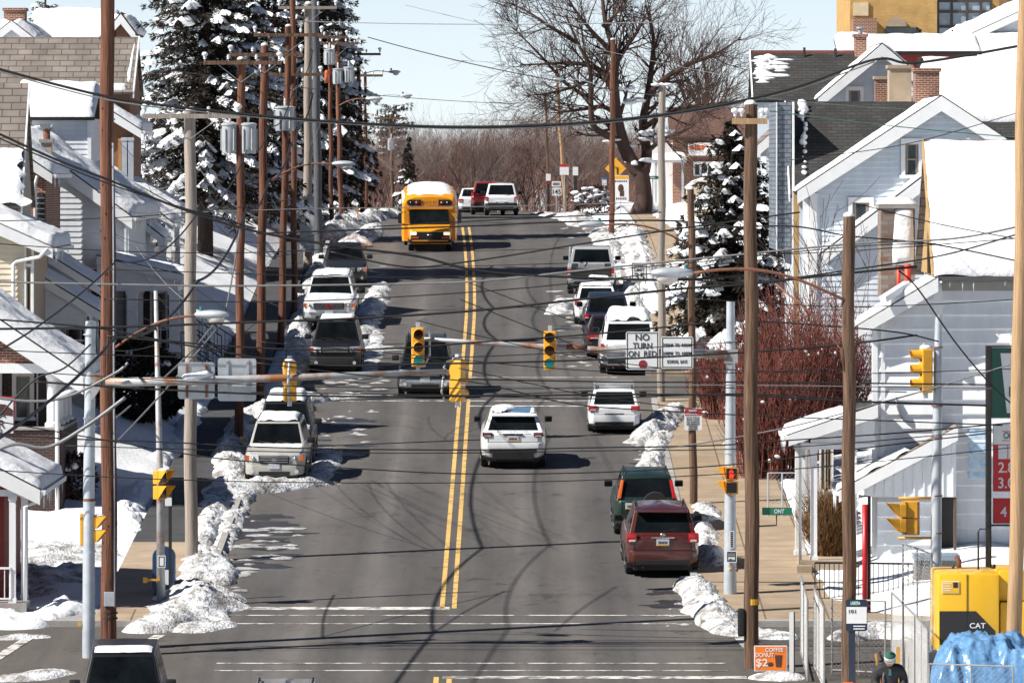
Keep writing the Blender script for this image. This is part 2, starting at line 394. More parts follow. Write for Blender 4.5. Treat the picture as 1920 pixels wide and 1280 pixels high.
# remap pavement texture to x,y
for l in list(PAVE.node_tree.links):
    if l.to_node.type == 'COMBXYZ' and l.to_socket.name == 'Y': PAVE.node_tree.links.remove(l)
_sp = [n for n in PAVE.node_tree.nodes if n.type == 'SEPXYZ'][0]; _cb = [n for n in PAVE.node_tree.nodes if n.type == 'COMBXYZ'][0]
PAVE.node_tree.links.new(_sp.outputs[1], _cb.inputs[1])
def slab(name, x0, x1, y0, y1, m, h=.13, bend=True):
    n = max(1, int((y1-y0)/3)); b = MB()
    for i in range(n):
        a, c = y0 + (y1-y0)*i/n, y0 + (y1-y0)*(i+1)/n; oa, oc = (ox(a), ox(c)) if bend else (0, 0)
        vs = [(x0+oa,a,gz(a)-.3),(x1+oa,a,gz(a)-.3),(x1+oc,c,gz(c)-.3),(x0+oc,c,gz(c)-.3),(x0+oa,a,gz(a)+h),(x1+oa,a,gz(a)+h),(x1+oc,c,gz(c)+h),(x0+oc,c,gz(c)+h)]
        fs = [(4,5,6,7),(1,2,6,5),(3,0,4,7)]
        if i == 0: fs.append((0,1,5,4))
        if i == n-1: fs.append((2,3,7,6))
        b.add(vs, fs)
    return tag(b.build(name, m, origin=(0,0,0)), kind='structure')
for y0, y1 in ((156.0, 211.4), (220.6, 334)):
    slab('kerb', XR, XR+.18, y0, y1, CONCG, .15); slab('pavement', XR+.18, 7.8, y0, min(y1, 246), PAVE)
    slab('kerb', XL-.18, XL, y0, y1, CONCG, .15); slab('pavement', -10.2, -8.5, max(y0, 172), y1, PATHSHADE, .125)  # far part of the left pavement takes the painted-shade colour
slab('pavement', -24, -10.2, 156.0, 158.2, CONCG, .12, False)
slab('pavement', -10.2, XL-.18, 156.0, 158.2, PAVE, .128, False)
slab('pavement', 6.2, 7.9, 246, 330, PAVE)
slab('pavement', -10.2, -8.5, 158.2, 172, CONC, .125)
slab('pavement', 7.8, 10.6, 156.2, 164.0, PAVE, .128, False)
slab('pavement', 7.8, 30, 156.2, 159.4, PAVE, .122, False)
slab('kerb', XR, 60, 155.9, 156.19, CONCG, .14, False)
slab('kerb', -60, XL, 155.9, 155.99, CONCG, .14, False)
# lawn strip of snow between kerb and the left pavement is made by the snow banks below
def mark(name, x0, x1, y0, y1, m, dz=.006): return tag(strip(name, x0, x1, y0, y1, dz, m, step=4.0), kind='structure')
for y0, y1 in ((100, 147.2), (159.2, 212.3), (219.6, 300)):
    mark('yellow_line', -1.80, -1.68, y0, y1, YPAINT); mark('yellow_line', -1.50, -1.38, y0, y1, YPAINT)
mark('stop_line', -7.3, -1.55, 159.0, 159.55, WPAINT)
mark('crosswalk_line', -8.9, 4.5, 157.9, 158.04, WPAINT); mark('crosswalk_line', -8.9, 4.4, 156.35, 156.5, WPAINT)
mark('crosswalk_line', -6.9, 5.0, 149.4, 149.54, WPAINT); mark('crosswalk_line', -6.9, 5.0, 148.2, 148.33, WPAINT)
mark('stop_line', -1.6, 5.4, 146.9, 147.35, WPAINT)
mark('stop_line', -6.3, -1.6, 221.3, 221.6, WPAINT); mark('crosswalk_line', -5.9, 3.6, 219.9, 220.1, WPAINT)
mark('crosswalk_line', -5.9, 3.9, 211.7, 211.9, WPAINT); mark('stop_line', -1.4, 3.7, 209.9, 210.2, WPAINT)
b = MB()
for (p, q) in (((300, 1190), (222, 1236)), ((62, 1190), (-10, 1236)), ((1375, 1180), (1410, 1222))):
    a, c = G(*p), G(*q); b.add([a+Vector((-.14,0,.008)), a+Vector((.14,0,.008)), c+Vector((.14,0,.008)), c+Vector((-.14,0,.008))], [(0,1,2,3)])
tag(b.build('crosswalk_line', WPAINT, origin=(0,0,0)), kind='structure')
# ---------------------------------------------------------------- snow banks and patches
def heap(path, seed, name='snowbank', nj=20, m=None):
    b = MB(); pts = []
    for (p, q) in zip(path, path[1:]):
        L = math.hypot(p[0]-q[0], p[1]-q[1]); n = max(2, int(L/.12))
        for i in range(n):
            t = i/n; pts.append([p[k]+(q[k]-p[k])*t for k in range(4)])
    pts.append(list(path[-1])); n = len(pts); nj2 = nj+1; vs = []
    for i, (x, y, hw, h) in enumerate(pts):
        a = pts[min(i+1, n-1)]; c = pts[max(i-1, 0)]
        d = Vector((a[0]-c[0], a[1]-c[1], 0)).normalized(); nrm = Vector((d.y, -d.x, 0))
        e = min(1, i*.12/max(.3, hw), (n-1-i)*.12/max(.3, hw)); e = math.sqrt(max(0, 1-(1-e)**2))
        for j in range(nj2):
            t = j/nj*2-1
            q = Vector((x, y, 0)) + nrm * (t*hw*(.35+.65*e)*(1+.35*noise.noise(Vector((x*.9, y*.9, seed+3*(t > 0))))))
            big = noise.noise(Vector((q.x*.8, q.y*.5, seed))); sml = noise.noise(Vector((q.x*2.8, q.y*2.8, seed+9))); ti = noise.noise(Vector((q.x*8, q.y*8, seed+4)))
            hh = h*e*(max(0, 1-t*t)**.75) * (.52 + .55*big + .19*sml + .12*ti + .10*noise.noise(Vector((q.x*19, q.y*13, seed))) + .12*abs(noise.noise(Vector((q.x*5, q.y*5, seed+2)))))
            vs.append((q.x + .05*ti, q.y, gz(q.y) - .02 + max(0, hh)))
    fs = [(i*nj2+j, i*nj2+j+1, (i+1)*nj2+j+1, (i+1)*nj2+j) for i in range(n-1) for j in range(nj)]
    b.add(vs, fs)
    return tag(b.build(name, m or PSNOW, smooth=True), kind='stuff')
def gp(x, y, hw, h): g = G(x, y); return (g.x, g.y, hw*.84, h*.78)
# left kerb
heap([gp(240, 1186, .5, .35), gp(300, 1176, 1.1, .7), gp(360, 1150, 1.5, .95), gp(380, 1110, 1.3, 1.0)], 1)
heap([gp(384, 1100, 1.0, .8), gp(388, 1062, .9, .8), gp(384, 1030, .5, .5)], 41)
heap([gp(330, 1185, .8, .3), gp(400, 1170, .8, .3), gp(440, 1165, .4, .12)], 42)
heap([gp(378, 1020, .45, .45), gp(388, 990, .6, .6), gp(398, 965, .5, .5)], 2)
heap([gp(398, 960, .5, .5), gp(425, 930, 1.0, .8), gp(455, 912, 1.2, .9)], 43)
heap([gp(425, 925, .9, .8), gp(500, 918, .8, .75), gp(580, 910, .5, .45), gp(640, 905, .3, .15)], 3)
heap([gp(425, 930, .7, .6), gp(430, 870, .7, .9), gp(445, 815, .6, .8), gp(462, 790, .6, .8)], 4)
heap([gp(585, 905, .5, .4), gp(610, 872, .6, .35), gp(620, 840, .5, .25)], 5)
heap([gp(465, 785, .8, .9), gp(520, 765, .9, .8), gp(590, 748, .8, .6), gp(660, 742, .7, .25), gp(700, 740, .4, .12)], 6)
heap([gp(510, 745, .7, .9), gp(540, 712, .7, .9), gp(560, 672, .55, .8), gp(562, 625, .5, .7), gp(568, 575, .5, .7), gp(590, 520, .5, .6), gp(604, 486, .6, .6)], 7)
heap([gp(668, 650, .5, .4), gp(690, 600, .6, .45), gp(705, 560, .6, .5), gp(715, 535, .5, .3)], 8)
heap([gp(690, 700, .4, .2), gp(705, 640, .4, .2), gp(690, 600, .4, .2)], 9)
heap([gp(650, 470, .8, .7), gp(690, 440, .8, .6), gp(700, 425, .5, .5)], 10)
heap([gp(600, 455, .8, .9), gp(650, 428, 1.0, 1.0), gp(690, 415, .8, .8), gp(735, 404, .8, .7)], 11)
heap([gp(416, 1035, .3, .22), gp(428, 990, .5, .4), gp(440, 955, .5, .45), gp(455, 925, .5, .4)], 44)
heap([(-12.6, 159.5, 1.5, .45), (-12.0, 165, 1.6, .6), (-11.8, 172, 1.5, .55)], 51)
heap([(-15.0, 160.5, 1.6, .5), (-14.2, 168, 1.6, .6), (-13.8, 175, 1.4, .5)], 52)
# left corner yard
heap([gp(-20, 1178, 1.0, .9), gp(60, 1165, 1.1, 1.0), gp(130, 1150, .9, .8), gp(148, 1130, .6, .6)], 12, m=SNOW)
heap([gp(-20, 1198, .3, .15), gp(40, 1195, .4, .18), gp(100, 1192, .3, .12)], 13)
heap([gp(-20, 1275, .8, .3), gp(60, 1268, .8, .3), gp(130, 1256, .5, .2)], 14)
# right kerb
heap([gp(1290, 1095, .6, .5), gp(1308, 1110, .6, .75), gp(1335, 1150, .75, .85), gp(1375, 1185, .7, .6), gp(1450, 1195, .5, .4), gp(1500, 1196, .4, .3)], 15)
heap([gp(1312, 1020, .5, .7), gp(1330, 985, .6, .8), gp(1318, 955, .5, .6)], 16)
heap([gp(1340, 1075, .4, .5), gp(1330, 1040, .6, .8), gp(1325, 1010, .6, .8)], 17)
heap([gp(1195, 832, .5, .4), gp(1225, 815, .8, .9), gp(1245, 795, .8, 1.0), gp(1262, 778, .6, .8)], 18)
heap([gp(1200, 895, .35, .25), gp(1222, 868, .5, .5), gp(1235, 845, .5, .6), gp(1240, 820, .6, .7)], 19)
heap([gp(1190, 697, .4, .3), gp(1255, 690, .6, .35), gp(1300, 688, .5, .25)], 20)
heap([gp(1210, 660, .5, .6), gp(1200, 610, .6, .8), gp(1190, 570, .6, .8), gp(1185, 535, .5, .6)], 21)
heap([gp(1040, 590, .5, .25), gp(1052, 572, .6, .35), gp(1068, 560, .4, .2)], 22)
heap([gp(1165, 520, .6, .6), gp(1150, 480, .7, .7), gp(1142, 455, .8, .7), gp(1120, 432, .7, .5)], 23)
heap([gp(1100, 425, .9, .6), gp(1080, 412, 1.0, .6), gp(1040, 405, .8, .4), gp(1010, 402, .6, .3)], 24)
heap([(9.2, 300, 2, .9), (9.5, 312, 2.2, 1.0), (9.0, 325, 2.0, .9)], 25, m=SNOW)
heap([gp(1400, 1268, .5, .2), gp(1470, 1270, .8, .3), gp(1510, 1272, .6, .25)], 26)
heap([gp(1560, 1200, .5, .5), gp(1640, 1190, .6, .6), gp(1730, 1195, .8, .7)], 27)
heap([(11.2, 163.2, .6, .5), (13.2, 163.4, .7, .7), (14.4, 163.2, .4, .4)], 28, m=SNOW)
heap([gp(1370, 925, .3, .3), gp(1372, 905, .3, .3)], 29)
heap([gp(240, 1010, .5, .5), gp(235, 965, .7, .8), gp(262, 925, .6, .7)], 31, m=SNOW)
heap([gp(285, 880, .6, .6), gp(330, 850, .6, .8), gp(350, 800, .6, .7), gp(385, 745, .5, .6)], 32, m=SNOW)
heap([gp(10, 1090, .9, .4), gp(80, 1070, 1.0, .5), gp(150, 1060, .9, .5), gp(180, 1040, .7, .4)], 33, m=SNOW)
heap([(5.3, 250, .8, .6), (5.4, 265, .8, .7), (5.3, 285, .8, .7), (5.2, 300, .8, .6)], 34)
heap([(8.9, 246, .9, .6), (8.8, 270, .9, .8), (8.6, 300, .9, .8)], 35, m=SNOW)
b = MB(); rr = random.Random(5)
def patch(x, y, r, e, dz=.012, top=.05):
    g = G(x, y); n = 15; z0 = dz; vs = [(g.x, g.y, gz(g.y)+top)]
    for k in range(n):
        a = 2*math.pi*k/n; q = r*(.45+.8*rr.random()); X, Y = g.x + q*math.cos(a)*e, g.y + q*math.sin(a)
        vs.append((X, Y, gz(Y)+z0))
    b.add(vs, [(0, 1+k, 1+(k+1) % n) for k in range(n)])
for (x0, x1, y0, y1, n, r0, r1) in ((455, 560, 960, 1050, 14, .15, .5), (600, 700, 770, 850, 12, .12, .4), (600, 740, 690, 745, 16, .12, .4), (670, 730, 560, 690, 14, .15, .5), (1050, 1120, 590, 690, 12, .1, .35), (420, 470, 1040, 1110, 7, .2, .5),
        (1040, 1080, 540, 590, 8, .2, .6), (690, 740, 500, 560, 6, .2, .5), (1040, 1130, 420, 450, 6, .2, .5), (1250, 1290, 1130, 1175, 4, .08, .2), (560, 640, 880, 915, 8, .1, .3), (1180, 1215, 830, 880, 5, .08, .2)):
    for _ in range(int(n*1.5)): patch(rr.uniform(x0, x1), rr.uniform(y0, y1), rr.uniform(r0*.5, r1*.75), rr.uniform(.8, 1.5))
tag(b.build('snow_patches', SLUSH, origin=(0,0,0), smooth=True), kind='stuff')
b = MB()
for (x0, x1, y0, y1, n, r0, r1) in ((420, 540, 950, 1060, 16, .3, .8), (600, 680, 780, 860, 8, .2, .6), (610, 720, 690, 750, 10, .2, .6), (1060, 1110, 600, 690, 8, .2, .5), (1240, 1285, 1100, 1170, 5, .2, .5), (1180, 1220, 840, 900, 5, .15, .4)):
    for _ in range(n): patch(rr.uniform(x0, x1), rr.uniform(y0, y1), rr.uniform(r0, r1), rr.uniform(.9, 1.8), .007, .0075)
tag(b.build('wet_patches', WET, origin=(0,0,0)), kind='stuff')
# ---------------------------------------------------------------- vehicles
PAINTS = {}
def paint(name, col, coat=.8, rough=.35):
    if max(col) < .06: coat, rough = .12, .35
    return mat(name + '_car_paint', col, rough, var=.10, vs=1.5, coat=coat)
def lerp(a, b, t): return a + (b-a)*t
_WH = {}
def wheel(parent, x, y, r, wd=.22, rim=True):
    k = (round(r, 3), round(wd, 3), rim)
    if k not in _WH:
        b = MB(); M = Matrix.Rotation(R(90), 4, 'Y')
        b.lathe([(r*.62, -wd/2), (r*.9, -wd/2), (r*.985, -wd*.38), (r, -wd*.2), (r, wd*.2), (r*.985, wd*.38), (r*.9, wd/2), (r*.62, wd/2)], 22, M)
        o = b.build('wheel', RUBBER, parent, smooth=True, angle=35)
        c = MB(); c.lathe([(r*.63, -wd*.47), (r*.60, -wd*.50), (r*.2, -wd*.42), (r*.2, wd*.42), (r*.60, wd*.50), (r*.63, wd*.47)], 14, M)
        for q in range(5):
            a = 2*math.pi*q/5; c.bar(Vector((wd*.5, 0, 0)), Vector((wd*.5, r*.6*math.cos(a), r*.6*math.sin(a))), .05, .03)
            c.bar(Vector((-wd*.5, 0, 0)), Vector((-wd*.5, r*.6*math.cos(a), r*.6*math.sin(a))), .05, .03)
        ri = c.build('rim', RIM if rim else BLACKM, o, smooth=True, angle=30)
        _WH[k] = (o.data, ri.data); o.location = (x, y, r); return o
    d, e = _WH[k]
    o = bpy.data.objects.new('wheel', d); COL.objects.link(o); o.parent = parent; o.location = (x, y, r)
    ri = bpy.data.objects.new('rim', e); COL.objects.link(ri); ri.parent = o; return o
def snow_pad(b, corners, t, nu=14, nv=14, seed=0, edge=.22, rag=.0):
    """a bumpy, round-edged snow layer on a quad (p00,p10,p11,p01)"""
    p00, p10, p11, p01 = [Vector(c) for c in corners]
    Lu = (p10-p00).length; Lv = (p01-p00).length
    nrm = (p10-p00).cross(p01-p00).normalized()
    if nrm.z < 0: nrm = -nrm
    vs = []
    for j in range(nv+1):
        for i in range(nu+1):
            u, v = i/nu, j/nv
            if rag:
                u = .5 + (u-.5)*(1 + rag*noise.noise(Vector((seed, v*5, 3))))
                v = .5 + (v-.5)*(1 + rag*noise.noise(Vector((seed+5, u*5, 8))))
            p = p00.lerp(p10, u).lerp(p01.lerp(p11, u), v)
            d = min(u*Lu, (1-u)*Lu, v*Lv, (1-v)*Lv); e = max(0, min(1, d/edge))
            h = t*math.sqrt(max(0, 1-(1-e)**2)) * (1 + .35*noise.noise(p*1.1 + Vector((seed, 0, 0))) + .15*noise.noise(p*4 + Vector((0, seed, 0))))
            vs.append(p + nrm*(h + .004) + Vector((0, 0, 0)))
    fs = [(j*(nu+1)+i, j*(nu+1)+i+1, (j+1)*(nu+1)+i+1, (j+1)*(nu+1)+i) for j in range(nv) for i in range(nu)]
    b.add(vs, fs)
def make_text(s, cx, y, cz, w, h, m, parent, name='lettering', align=0, face=-1, squash=True):
    """flat raised letters in the x-z plane, read from -y (face=-1)"""
    cu = bpy.data.curves.new('t', 'FONT'); cu.body = s; cu.size = 1; cu.extrude = .004; cu.offset = .012; cu.align_x = 'CENTER'; cu.resolution_u = 3
    o = bpy.data.objects.new('t', cu); COL.objects.link(o)
    dg = bpy.context.evaluated_depsgraph_get(); me = bpy.data.meshes.new_from_object(o.evaluated_get(dg))
    bpy.data.objects.remove(o); bpy.data.curves.remove(cu)
    xs = [v.co.x for v in me.vertices]; zs = [v.co.y for v in me.vertices]
    x0, x1, z0, z1 = min(xs), max(xs), min(zs), max(zs); sx = w/(x1-x0); sz = h/(z1-z0)
    if not squash: sx = min(sx, sz)
    b = MB(); b.add([(cx + (v.co.x-(x0+x1)/2)*sx*(-face), y + face*(.004+v.co.z), cz + (v.co.y-(z0+z1)/2)*sz) for v in me.vertices], [tuple(p.vertices) for p in me.polygons])
    bpy.data.meshes.remove(me)
    return b.build(name, m, parent)

def car(name, label, cat, loc, yaw, pm, L=4.6, Wd=1.82, H=1.68, zb=1.02, zh=1.0, gc=.24, wr=.34, wb=2.7,
        ws=(.95, .25), rw=(-2.2, -1.9), hood_front=.80, tum=.76, rear='suv', front='suv', lower=None, roofm=None, group=None,
        rails=False, snow=None, hoodsnow=0, glass=None, low_z=.5, pitch=None, tailw=.16):
    """local axes: x right when looking along +y, +y = nose, z up.  ws=(y of windscreen base, y of its top); rw=(y of rear-glass base, y of its top)"""
    t = thing(name, loc, label, cat, group)
    # orientation: nose along +y (up the street) at yaw 0, tilted with the road
    q = Matrix.Rotation(SLOPE if pitch is None else pitch, 4, 'X') @ Matrix.Rotation(yaw, 4, 'Z')
    t.rotation_euler = q.to_euler()
    hw = Wd/2; gl = glass or GLASS
    st = []                                                     # stations along the length: y, width factor, top z, sill z
    yb = -L/2; yf = L/2
    st.append((yb, .80, zb-.10, gc+.14)); st.append((yb+.05, .90, zb-.02, gc+.05)); st.append((yb+.30, .975, zb, gc)); st.append((yb+.75, 1, zb, gc))
    st.append((ws[0]-.05, 1, zb, gc)); st.append((ws[0]+.15, 1, zb-.01, gc)); st.append((lerp(ws[0], yf, .55), .985, lerp(zb, zh, .6), gc))
    st.append((yf-.35, .95, lerp(zh, hood_front, .35), gc)); st.append((yf-.08, .86, hood_front, gc+.04)); st.append((yf, .74, hood_front-.12, gc+.12))
    b = MB(); vs = []; fs = []
    for y, k, zt, z0 in st:
        wv = hw*k; hgt = zt-z0
        half = [(wv*.80, z0), (wv*.96, z0+hgt*.12), (wv, z0+hgt*.38), (wv*.995, z0+hgt*.62), (wv*.965, z0+hgt*.88), (wv*.90, z0+hgt*.985), (wv*.5, zt+.015)]
        ring = [(-x, z) for x, z in half] + [(x, z) for x, z in reversed(half)]
        vs += [(x, y, z) for x, z in ring]
    n = 14
    for i in range(len(st)-1):
        for k in range(n):
            k2 = (k+1) % n; fs.append((i*n+k, i*n+k2, (i+1)*n+k2, (i+1)*n+k))
    fs.append(tuple(range(n-1, -1, -1))); fs.append(tuple((len(st)-1)*n+k for k in range(n)))
    b.add(vs, fs)
    # cabin: belt footprint to roof footprint, rounded
    wbt = hw*.955; wrt = hw*tum; zr = H-.03
    base = [(-wbt*.94, ws[0]), (wbt*.94, ws[0]), (wbt*.96, rw[0]), (-wbt*.96, rw[0])]
    top = [(-wrt*.93, ws[1]), (wrt*.93, ws[1]), (wrt*.97, rw[1]), (-wrt*.97, rw[1])]
    zbs = [zb-.05]*4; BW = rear == 'pickup'
    cb = MB()
    cv = [Vector((x, y, zb-.05)) for x, y in base] + [Vector((x, y, zr)) for x, y in top]
    cv += [Vector((0, lerp(ws[1], rw[1], .04), zr+.03)), Vector((0, lerp(ws[1], rw[1], .5), H+.02)), Vector((0, lerp(ws[1], rw[1], .96), zr+.03))]
    b.add(cv, [(0,1,5,4), (1,2,6,5), (2,3,7,6), (3,0,4,7), (4,5,8), (5,6,10,9,8), (6,7,10), (7,4,8,9,10)])
    body = b.build('body', pm, t, smooth=True, bevel=.075, seg=3, angle=50)
    def face(i0, i1, u0, u1, v0, v1, nm, m, off=.006, par=None, nu=6):
        a0, b0 = cv[i0], cv[i1]; a1, b1 = cv[i0+4], cv[i1+4]; nr = (b0-a0).cross(a1-a0).normalized()
        ce = (a0+b0+a1+b1)/4
        if nr.dot(ce - Vector((0, (ws[0]+rw[0])/2, zb))) < 0: nr = -nr
        m_ = MB(); vv = []
        for v in (v0, v1):
            for k in range(nu+1):
                u = lerp(u0, u1, k/nu); vv.append(a0.lerp(b0, u).lerp(a1.lerp(b1, u), v) + nr*off)
        fb = [(k, k+1, nu+2+k, nu+1+k) for k in range(nu)]
        vv2 = [p - nr*(off+.012) for p in vv]; N = len(vv)
        m_.add(vv+vv2, fb + [tuple(N+i for i in f) for f in fb] + [(0, N, N+nu, nu)] + [(nu+1, 2*nu+1, N+2*nu+1, N+nu+1)] + [(0, nu+1, N+nu+1, N)] + [(nu, N+nu, N+2*nu+1, 2*nu+1)])
        return m_.build(nm, m, par or t)
    face(0, 1, .045, .955, .13, .93, 'windscreen', gl)
    face(3, 2, .07, .93, .16, .90, 'rear_window', gl)
    for (i0, i1) in ((1, 2), (0, 3)):
        if BW: face(i0, i1, .14, .9, .15, .86, 'side_window', gl); continue
        face(i0, i1, .16, .42, .15, .86, 'side_window', gl); face(i0, i1, .455, .70, .15, .86, 'side_window', gl)
        if rear in ('suv', 'wagon', 'van'): face(i0, i1, .735, .93, .16, .84, 'side_window', gl)
    # lower cladding, wheels
    lm = lower or PLAST
    b = MB()
    for s in (-1, 1): b.box(*sorted((s*hw*.72, s*(hw*.985))), -L/2+.35, L/2-.4, gc-.05, gc+.10)
    b.build('sill', lm, t, bevel=.02)
    b = MB(); b.box(-hw*.80, hw*.80, -L/2+.10, L/2-.15, gc-.07, gc+.06); b.build('underbody', PLAST, t)
    yc = lerp(-L/2, L/2, .5)
    for s in (-1, 1):
        for sy in (-1, 1):
            y = sy*wb/2 + .02
            wheel(t, s*(hw-.125), y, wr)
            a = MB(); pr = [(y + (wr+.075)*math.cos(k*math.pi/12), wr + (wr+.075)*math.sin(k*math.pi/12)) for k in range(13)]
            a.prism(pr, 'X', s*(hw*.6), s*(hw*1.004)); a.build('wheel_arch', PLAST, t)
    for s in (-1, 1):
        b = MB(); b.box(*sorted((s*(hw-.03), s*(hw+.20))), ws[0]-.36, ws[0]-.22, zb+.03, zb+.20); o = b.build('wing_mirror', PLAST, t, bevel=.03, smooth=True)
        c = MB(); c.box(*sorted((s*(hw+.01), s*(hw+.175))), ws[0]-.367, ws[0]-.36, zb+.055, zb+.175); c.build('mirror_glass', GLASS, o)
    if rails:
        for s in (-1, 1):
            b = MB(); y0, y1 = ws[1]-.25, rw[1]+.2; x = s*wrt*.86
            b.tube([(x, y0, zr-.01), (x, y0-.12, zr+.075), (x, y1+.12, zr+.075), (x, y1, zr-.01)], .022, 6); b.build('roof_rail', PLAST, t, smooth=True)
    # rear end
    yb2 = -L/2
    def rbox(x0, x1, z0, z1, nm, m, d=.012, deep=.05, bev=.008, par=None):
        bb = MB(); bb.box(x0, x1, yb2-d, yb2+deep, z0, z1); return bb.build(nm, m, par or t, bevel=bev)
    t['_hw'] = hw
    info = dict(t=t, hw=hw, yb=yb2, yf=yf, zb=zb, zr=zr, gc=gc, rbox=rbox, wrt=wrt, ws=ws, rw=rw, H=H, L=L, cv=cv, face=face, pm=pm, hood_front=hood_front, zh=zh)
    if snow:
        b = MB(); k, e0, e1 = snow
        x = wrt*.86; y0 = lerp(rw[1], ws[1], e0); y1 = lerp(rw[1], ws[1], e1)
        snow_pad(b, [(-x, y0, zr+.03), (x, y0, zr+.03), (x, y1, zr+.03), (-x, y1, zr+.03)], k, 16, 16, seed=L*7+Wd, edge=.2, rag=.03)
        b.build('roof_snow', SNOW, t, smooth=True)
    if hoodsnow:
        b = MB(); snow_pad(b, [(-hw*.85, ws[0]+.08, zb+.02), (hw*.85, ws[0]+.08, zb+.02), (hw*.8, yf-.55, lerp(zh, hood_front, .2)), (-hw*.8, yf-.55, lerp(zh, hood_front, .2))], hoodsnow, 14, 10, seed=3, rag=.15); b.build('bonnet_snow', SNOW, t, smooth=True)
    return info
del_keys = []
def rear_kit(c, bz=(.38, .66), lights=None, plate=(0, .9), bumper=None, tail=TAILR, handle=True, step=None, wiper=True, exhaust=True):
    t, hw, yb, rbox = c['t'], c['hw'], c['yb'], c['rbox']
    b = MB(); b.prism([(-hw*.97, yb+.38), (-hw*.93, yb+.04), (-hw*.78, yb-.06), (hw*.78, yb-.06), (hw*.93, yb+.04), (hw*.97, yb+.38)], 'Z', bz[0], bz[1])
    b.build('rear_bumper', bumper or c['pm'], t, bevel=.03, smooth=True)
    b = MB(); b.box(-hw*.72, hw*.72, yb-.075, yb, bz[0]-.06, bz[0]+.07); b.build('bumper_insert', PLAST, t, bevel=.015)
    if lights:
        x0, x1, z0, z1 = lights
        for s in (-1, 1):
            bb = MB(); bb.box(*sorted((s*hw*x0, s*hw*x1)), yb-.022, yb+.22, z0, z1); o = bb.build('tail_light', tail, t, bevel=.03, smooth=True)
            bb = MB(); bb.box(*sorted((s*hw*lerp(x0, x1, .15), s*hw*lerp(x0, x1, .8))), yb-.03, yb, lerp(z0, z1, .12), lerp(z0, z1, .34)); bb.build('reversing_lamp', HEADL, o, bevel=.01)
    bb = MB()
    for s in (-1, 1): bb.box(*sorted((s*hw*.755, s*hw*.77)), yb-.006, yb+.02, bz[1]+.02, c['zb']-.06)
    bb.box(-hw*.755, hw*.755, yb-.006, yb+.02, bz[1]+.005, bz[1]+.02); bb.build('tailgate_seam', PLAST, t)
    px, pz = plate
    bb = MB(); bb.box(px-.165, px+.165, yb-.03, yb, pz-.085, pz+.085); o = bb.build('number_plate', PLATE, t, bevel=.006)
    bb = MB(); bb.box(px-.155, px+.155, yb-.034, yb-.029, pz-.075, pz-.045); bb.build('plate_band', SIGY, o)
    bb = MB()
    for k in range(6): bb.box(px-.115+k*.04, px-.115+k*.04+.024, yb-.034, yb-.029, pz-.03, pz+.03)
    bb.build('plate_characters', INK, o)
    if handle:
        bb = MB(); bb.box(-.30, .30, yb-.028, yb, pz+.10, pz+.145); bb.build('handle_trim', c['pm'] if handle is True else handle, t, bevel=.01)
    if wiper:
        r0 = c['rw'][0]; bb = MB(); z = c['zb']+.10
        bb.bar((.02, r0-.03, z), (.34, r0-.02, z+.06), .02, .02); bb.build('rear_wiper', PLAST, t)
    if exhaust:
        bb = MB(); bb.tube([(-hw*.55, yb+.25, .30), (-hw*.55, yb-.03, .29)], .032, 8); bb.build('exhaust_pipe', RUST, t)
